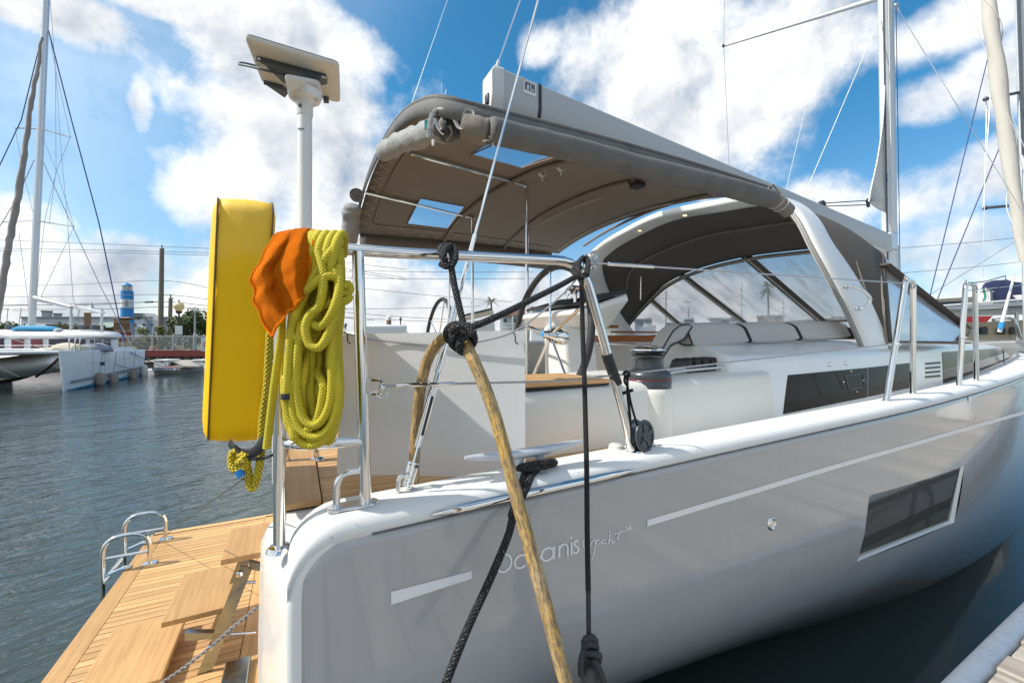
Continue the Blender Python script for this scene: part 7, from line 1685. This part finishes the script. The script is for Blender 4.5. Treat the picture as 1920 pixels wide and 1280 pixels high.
mb = MB(); mb.tube([K(1.3, -.014, bow_top * .62), K(5.5, -.014, bow_top * .66)], .003, 4); obj('panel_joint', mb, M_slate, cat_)
mb = MB(); mb.box(K(2.6, -.02, bow_top * .58), (.12, .12, .12), BG); obj('bow_fairlead', mb, M_black, cat_, bevel=.01)
# foredeck, bridge deck, cross beam
mb = MB(); mb.hexa([K(3.4, .8, .95), K(LEN + 1.5, .8, .8), K(LEN + 1.5, 4.7, .8), K(3.4, 4.7, .95)], [K(3.2, .8, bow_top - .02), K(LEN + 1.5, .8, bow_top - .02), K(LEN + 1.5, 4.7, bow_top - .02), K(3.2, 4.7, bow_top - .02)]); obj('bridge_deck', mb, M_cat, cat_, smooth=False)
mb = MB(); rr_ = [];
for k in range(9): a = k / 8; rr_.append([K(1.9 - .9 * math.sin(math.pi * q / 8) * .8 - .3 * a, .75 + a * 4.4, lerp(.34 + .22 * abs(2 * a - 1) ** 2, bow_top - .12, q / 8)) for q in range(9)])
mb.loft(rr_); obj('nacelle', mb, M_cat, cat_)
mb = MB(); mb.tube([K(.15, .15, bow_top - .06), K(.15, 5.0, bow_top - .06)], .075, 12); obj('cross_beam', mb, M_alu, cat_)
mb = MB(); rr_ = []
for q in range(3): rr_.append([K(.25 + q * 1.2, .9 + 3.3 * k / 10, bow_top - .10 - .22 * math.sin(math.pi * k / 10) * (1 - .2 * q)) for k in range(11)])
mb.loft(rr_); obj('trampoline', mb, mat('brown_netting', (.13, .10, .045), .9), cat_, solid=.02)
# cabin placed where the photograph shows it, square to us
CD = 17.5
def kb(mb, px0, px1, py0, py1, d=CD, dep=1.0): return pbox(mb, px0, px1, py0, py1, d, dep)
def cabring(e, py, rnd, n=10):
    x0, x1 = gx(-190 - e, CD), gx(224 + e, CD); z = gz(py, CD); P = []
    for k in range(n + 1): t = k / n; dq = CD - e * .02 + .9 * (abs(2 * t - 1) ** 4); P.append(LV(lerp(gx(-190 - e, dq), gx(224 + e, dq), t), dq, z))
    for k in range(n + 1): t = 1 - k / n; P.append(LV(lerp(x0, gx(224 + e, CD + 4.0), t) , CD + 4.0, z))
    return P
mb = MB(); mb.loft([cabring(-3, 662, 0), cabring(-2, 638, 0), cabring(-8, 631, 0)], closed=True, cap=True); obj('cabin_side', mb, M_cat, cat_, ang=40)
mb = MB(); mb.loft([cabring(2, 633, 0), cabring(4, 630, 0), cabring(3, 626, 0), cabring(-4, 622, 0), cabring(-22, 619, 0), cabring(-60, 616.5, 0)], closed=True, cap=True); obj('cabin_roof', mb, M_catw, cat_, ang=60)
M_cur = mat('red_curtain_glass', (.20, .055, .065), .15, var=.5, vs=3); M_dkp = mat('dark_purple_glass', (.05, .04, .065), .08, var=.4, vs=2)
def cfront(px): t = (gx(px, CD) - gx(-190, CD)) / (gx(224, CD) - gx(-190, CD)); return CD + .9 * (abs(2 * t - 1) ** 4) - .06
for a, b, m in ((-40, 11, M_dkp), (21, 45, M_cur), (57, 80.5, M_cur), (91, 128, M_dkp), (129, 161, M_dkp), (168, 191, M_dkp), (193.5, 208, M_dkp)):
    d = cfront((a + b) / 2) - .12; f = obj('window', kb(MB(), a, b, 635, 654, d, .06), M_slate, cat_, smooth=False, bevel=.04); obj('pane', kb(MB(), a + .8, b - .8, 635.8, 653, d - .02, .05), m, f, smooth=False, bevel=.04)
mb = MB(); mb.tube([G(-40, 648, 16.3), G(160, 647, 16.0)], .012, 5); mb.tube([G(-40, 656, 16.3), G(115, 657, 14.2)], .012, 5); obj('lifeline', mb, M_wire, cat_)
for px in (129, 140, 149): mb = MB(); mb.tube(rounded([G(px, 658, 14.2), G(px + 1, 633, 14.2), G(px + 6, 632, 14.4)], .1), .018, 6); obj('pulpit', mb, M_chrome, cat_)
mb = MB(); mb.tube([G(177, 655, 15.5), G(178, 635, 15.5)], .016, 6); mb.tube([G(140, 633, 14.3), G(178, 637, 15.5), G(232, 645, 17)], .008, 5); obj('stanchion', mb, M_chrome, cat_)
# mast and rig
mt = part('mast', cat_); MD = 18.2
obj('tube', MB().tube([G(59, 622, MD), G(74, 300, MD), G(88, -40, MD)], .125, 14, sy=.75), M_alu, mt)
def sp(a, b, r=.03, name='spreader', m=None): return obj(name, MB().tube([G(*p, MD) for p in (a, b)], r, 6), m or M_alu, mt)
sp((28, 240), (70, 241)); sp((80, 242), (132, 257)); sp((4, 416), (64, 414), .028); sp((70, 414), (139, 425), .028)
for a, b in (((92, 60), (182, 382)),): pass
M_bl = MATS['blue_line']
for k, (pts, r, m) in enumerate((([(91, 58), (130, 210), (186, 420), (232, 640)], .022, M_bl), ([(82, 55), (40, 225), (-10, 330)], .018, M_bl), ([(79, 300), (120, 390), (190, 540), (250, 655)], .016, M_wire), ([(64, 300), (30, 375), (-10, 440)], .016, M_wire), ([(92, 60), (104, 130), (105, 320), (92, 420)], .009, M_wire), ([(94, 0), (104, 130), (132, 257)], .009, M_wire), ([(132, 257), (106, 320), (84, 412), (68, 560)], .009, M_wire), ([(106, 320), (139, 425), (75, 560)], .009, M_wire), ([(28, 240), (42, 315), (62, 400)], .008, M_wire), ([(79, 255), (106, 322)], .008, M_wire), ([(127, 425), (137, 560), (152, 600)], .010, M_wire), ([(104, 130), (116, 300), (128, 425)], .008, M_wire), ([(36, 440), (52, 560), (55, 615)], .010, M_wire))):
    mt2 = obj('stay', MB().tube([G(*p, MD - .05) for p in pts], r, 5), m, mt)
fl_ = [(78, 70), (70, 130), (57, 200), (44, 300), (32, 380), (18, 450), (4, 540), (-14, 640)]
P = spl([G(a, b, MD - 1.5 - .25 * k) for k, (a, b) in enumerate(fl_)], 8); mb = MB(); mb.tube(P, .085, 10, rf=lambda t: .5 + .6 * min(1, 2 * t))
for i in range(len(mb.v)): mb.v[i] += Vector((1, 1, 0)) * .03 * noise.noise(mb.v[i] * 3)
obj('furled_headsail', mb, mat('grey_brown_furled_sail', (.33, .28, .25), .85, var=.3, vs=2, bump=.4, bs=8), mt)
obj('masthead_fitting', MB().tube([G(79, 50, MD), G(80, 66, MD), G(79, 80, MD)], .07, 6), M_white, mt)
bmx = part('boom', cat_); obj('spar', MB().tube([G(66, 559, MD), G(100, 567, MD), G(135, 576, MD)], .13, 10, rf=lambda t: 1 - .3 * t), M_alu, bmx); obj('awning_edge', MB().tube(spl([G(135, 573, MD), G(165, 579, MD), G(195, 586, MD)], 5), .05, 6), M_cat, bmx)
obj('awning', MB().loft([[G(130 + 6 * k, 573 + 1.3 * k, MD) for k in range(11)], [G(126 + 5.6 * k, 580 + .6 * k, MD + 2) for k in range(11)]]), mat('white_awning', (.7, .7, .69), .8), bmx)
for a in ((191, 578), (133, 580)): obj('awning_post', MB().tube([G(*a, MD), G(a[0], 622, MD)], .05, 6), M_alu, bmx)
for k, (a, b) in enumerate((((-20, 572), (35, 583)), ((35, 583), (52, 583)), ((15, 577), (12, 615)), ((40, 577), (35, 612)), ((150, 580), (137, 615)), ((132, 580), (145, 612)))): obj('lazy_jack', MB().tube([G(*a, MD), G(*b, MD)], .015, 5), M_wire, bmx)
for px in (17, 155, 175): mb = MB(); mb.lathe([(.12, 0), (.11, .12), (.14, .20), (.03, .22)], G(px, 618, CD + .6), None, 12); obj('winch', mb, M_slate, cat_)
mb = MB(); mb.hexa([G(px, py, CD + 1) for px, py in ((44, 617), (90, 617), (84, 607), (48, 607))], [G(px, py, CD + 2.5) for px, py in ((44, 617), (90, 617), (84, 607), (48, 607))]); obj('coachroof_hatch', mb, M_catw, cat_, smooth=False)
# things on and beside it
pbd = thing('paddle_board', 'bright blue paddle board lying on the catamaran cabin roof', 'paddle board')
mb = MB(); mb.tube(spl([G(26, 618, CD + .3), G(40, 615, CD + .3), G(70, 615, CD + .3), G(98, 616, CD + .3), (G(112, 618, CD + .3))], 5), .11, 10, rf=lambda t: .35 + .65 * math.sin(math.pi * min(.93, max(.04, t))) ** .5, sy=1.8); obj('board', mb, mat('turquoise_board', (.02, .28, .50), .4), pbd); mb = MB(); mb.tube([G(108, 617, CD + .2), G(109, 619.5, CD + .2)], .13, 8); obj('nose_patch', mb, M_white, pbd)
def lump(name, lab, cat, pts, m, d, h, seed):
    g = thing(name, lab, cat); rings = []
    n = 14
    for k, (px, w, hh_) in enumerate(pts):
        rings.append([G(px, 659, d) + FWD * (w * math.cos(math.pi * q / (n - 1))) + Vector((0, 0, hh_ / F * d * max(0, math.sin(math.pi * q / (n - 1))) ** .7)) for q in range(n)])
    mb = MB(); mb.loft(rings)
    for i in range(len(mb.v)): mb.v[i] += Vector((noise.noise(mb.v[i] * 3 + Vector((seed, 0, 0))), noise.noise(mb.v[i] * 3.3), noise.noise(mb.v[i] * 4 + Vector((0, seed, 0))) * .8)) * .06
    obj('cloth', mb, m, g, solid=.02); return g
lump('sail_bundle', 'cream crumpled sail bundle lying on the catamaran foredeck', 'sail bundle', [(62, .1, 1), (80, .2, 5), (100, .3, 7), (112, .35, 12), (124, .4, 17), (132, .4, 15), (142, .4, 13), (149, .3, 10), (151, .1, 2)], mat('cream_sailcloth', (.58, .53, .43), .85, var=.15, bump=.5, bs=8), 14.9, .5, 3)
lump('dinghy_cover', 'grey and maroon striped cover heaped behind the cream sail bundle', 'cover', [(150, .1, 2), (156, .35, 9), (166, .45, 14), (178, .5, 16), (190, .45, 13), (196, .3, 7), (199, .1, 2)], mat('grey_striped_cover', (.28, .28, .33), .85, var=.4, vs=3, stretch=(1, 1, 6)), 16.0, .5, 7)
M_fend = mat('weathered_fender', (.36, .30, .245), .8, var=.25, vs=6, dirt=(.22, .16, .12), ds=5)
fend_l = ['tan fender hanging nearest the bow on the catamaran side', 'tan fender second from the bow on the catamaran side', 'tan fender third from the bow, dipping at the waterline', 'pale fender farthest aft at the catamaran stern corner']
for k, (px, pyt, pyb, rpx) in enumerate(((187.5, 697, 721, 7), (213.5, 699, 721, 6.5), (250.5, 693, 713, 6), (270.5, 683, 705, 5))):
    s_ = min([i * .02 * LEN for i in range(52)], key=lambda s: abs(CX + F * (K(s, -.1, 0) - CAM).dot(RGT) / (K(s, -.1, 0) - CAM).dot(FWD) - px)); d = (K(s_, -.15, 0) - CAM).dot(FWD) - .05
    g = thing('boat_fender', fend_l[k], 'fender', 'fenders along the catamaran'); zt, zb = gz(pyt, d), gz(pyb, d); r = rpx / F * d; c = LV(gx(px, d), d, 0)
    mb = MB(); mb.lathe([(.001, zb - .01), (r * .8, zb), (r, zb + .06), (r, zt - r), (r * .85, zt - r * .4), (r * .45, zt - .03), (r * .3, zt)], c, None, 16); obj('body', mb, M_fend if k < 3 else M_offw, g)
    obj('lanyard', MB().tube([c + Vector((0, 0, zt)), c + Vector((0, 0, st_top + .0)) + FWD * .1], .008, 4), M_slate, g)
# its mooring lines
for k, (a, b, d0, d1, r, m, lab) in enumerate((((158, 657), (262, 698), 15.0, 18.6, .012, mat('maroon_line', (.22, .05, .08), .8), 'maroon mooring line slanting down along the catamaran side'), ((245, 660), (318, 692), 18.4, 22, .016, MATS['blue_line'], 'blue mooring line from the catamaran stern to the dock'), ((-20, 676), (35, 706), 12.5, 13.8, .018, M_white, 'white mooring line at the left edge under the catamaran beam'), ((110, 672), (68, 706), 13.7, 14.5, .04, M_rubber, 'black bridle line hanging below the catamaran cross beam'), ((-20, 620), (98, 657), 14, 14, .010, M_wire, 'thin stay running down to the catamaran bow'))):
    tag(obj('mooring_line', MB().tube(spl([G(*a, d0), G((a[0] + b[0]) / 2, (a[1] + b[1]) / 2 + 2, (d0 + d1) / 2), G(*b, d1)], 6), r, 6), m), lab, 'mooring line')
# dark inflatable by the far hull
inf = thing('inflatable_dinghy', 'dark inflatable dinghy floating under the catamaran at the left edge', 'dinghy')
mb = MB(); mb.tube(spl([G(-60, 716, 14.6), G(0, 714, 14.8), G(40, 706, 15.0), G(62, 698, 15.3), G(58, 694, 15.8), G(10, 700, 16)], 6), .10, 12); obj('tube', mb, M_rubber, inf)
# ------------------------------------------------------------------ pontoon, dock boxes, tenders by the quay
pt_ = thing('work_float', 'low grey work float with a curled edge by the far dock', 'float'); 
mb = MB(); mb.box(LV(gx(313, 20.5), 21.3, .16), (1.25, 1.6, .30), BG); obj('deck', mb, mat('float_deck', (.30, .28, .25), .8, var=.2), pt_, smooth=False); mb = MB(); mb.box(LV(gx(313, 20.5), 20.45, .24), (1.32, .06, .16), BG); obj('edge_beam', mb, M_alu, pt_, smooth=False); mb = MB(); mb.box(LV(gx(310, 20.5), 20.9, .325), (.6, .4, .02), BG); obj('mat', mb, mat('pink_mat', (.42, .12, .14), .8), pt_, smooth=False)
for dx in (-.45, .45): mb = MB(); mb.lathe([(.05, 0), (.06, .01), (.0, .012)], LV(gx(313, 20.5) + dx, 20.41, .23), axis(-FWD), 8); obj('bolt', mb, M_white, pt_)
fd = bpy.data.objects.new('far_dock', None); COL.objects.link(fd); struct(fd, 'plank dock in front of the far bulkhead')
me_ = None; mb = MB(); mb.box((0, 0, 0), (.26, 1.6, .06))
for k in range(52): o = obj('plank', mb, M_dockw, fd, me=me_, smooth=False); me_ = o.data; o.location = LV(gx(268, 25) + k * .28, 25.4, .36); o.rotation_euler = (0, 0, YAW - R(90))
mb = MB(); mb.box(LV(gx(268, 25) + 7.2, 25.4, .20), (14.6, 1.5, .26), BG); obj('beam', mb, M_pile, fd, smooth=False)
me_ = None; mb = MB(); mb.box((0, 0, 0), (.9, .22, .06))
for k in range(16): o = obj('finger_plank', mb, M_dockw, fd, me=me_, smooth=False); me_ = o.data; p = lerp(LV(gx(352, 25), 24.6, .36), LV(gx(342, 20), 20.6, .36), k / 15); o.location = p; o.rotation_euler = (0, 0, YAW - R(90))
for k, (a, b, y0, y1, lab) in enumerate(((288, 317, 674, 693, 'white dock box with a sloped lid left on the far dock'), (361, 402, 674, 693, 'white dock box right, partly behind the yellow bag'))):
    g = thing('dock_box', lab, 'dock box', 'white dock boxes'); d = 24.5
    mb = MB(); q = [LV(gx(px, d), d, gz(py, d)) for px, py in ((a + 1, y1), (b - 2, y1), (b, y0 + 2), (a, y0 + 2))]; mb.hexa(q, [v + FWD * .8 for v in q]); obj('box', mb, M_white, g, smooth=False, bevel=.03); mb = MB(); q = [LV(gx(px, d), d - .03, gz(py, d)) for px, py in ((a - .5, y0 + 2.4), (b + .8, y0 + 2.4), (b + .3, y0), (a, y0))]; mb.hexa(q, [v + FWD * .86 for v in q]); obj('lid', mb, M_white, g, smooth=False, bevel=.03); mb = MB(); mb.box(LV(gx((a + b) / 2 + 2, d), d - .05, gz(y0 + 4, d)), (.12, .04, .08), BG); obj('latch', mb, M_slate, g, smooth=False)
tn = thing('tender', 'grey-white inflatable tender end tied beside the work float', 'dinghy'); mb = MB(); mb.tube(spl([G(281, 696, 22.2), G(300, 696, 22), G(312, 697, 21.8)], 5), .16, 10); obj('tube', mb, mat('grey_hypalon', (.42, .43, .44), .6), tn); mb = MB(); mb.tube([G(331, 697, 21), G(346, 697, 21)], .16, 10, rf=lambda t: .6 + .4 * math.sin(math.pi * t)); tag(obj('coiled_hose', mb, mat('grey_bundle', (.13, .12, .11), .9, bump=1, bs=30)), 'dark coiled bundle lying on the work float', 'bundle')
wb2 = thing('workboat', 'white workboat hull beside the far dock, partly behind the yellow bag', 'boat'); mb = MB(); q = [LV(gx(px, 23), 23, gz(py, 23)) for px, py in ((362, 700), (430, 700), (430, 689), (360, 689))]; mb.hexa([lerp(v, q[0], .02) for v in q], [v + FWD * 1.6 for v in q]); obj('hull', mb, M_cat, wb2, smooth=False)
bn = thing('banner', 'white banner with a red panel hung on the railing, beside the yellow bag', 'banner'); mb = MB(); pbox(mb, 377, 410, 632, 658, QD - .1, .02); obj('cloth', mb, M_hotw, bn, smooth=False); mb = MB(); pbox(mb, 383, 410, 640, 652, QD - .13, .02); obj('print', mb, mat('faded_red_print', (.50, .12, .13), .8), bn, smooth=False)
pl = thing('flower_pot', 'small orange flower pot with a white base by the railing', 'flower pot'); mb = MB(); c = LV(gx(288, 29), 29, 0); mb.lathe([(.18, gz(661, 29)), (.26, gz(655, 29)), (.0, gz(655, 29))], c, None, 12); obj('pot', mb, M_white, pl); mb = MB(); mb.ball(c + Vector((0, 0, gz(652, 29))), .22, 8, (1, 1, .7)); obj('flowers', mb, mat('orange_bloom', (.5, .10, .04), .8), pl)
bpy.context.view_layer.update()
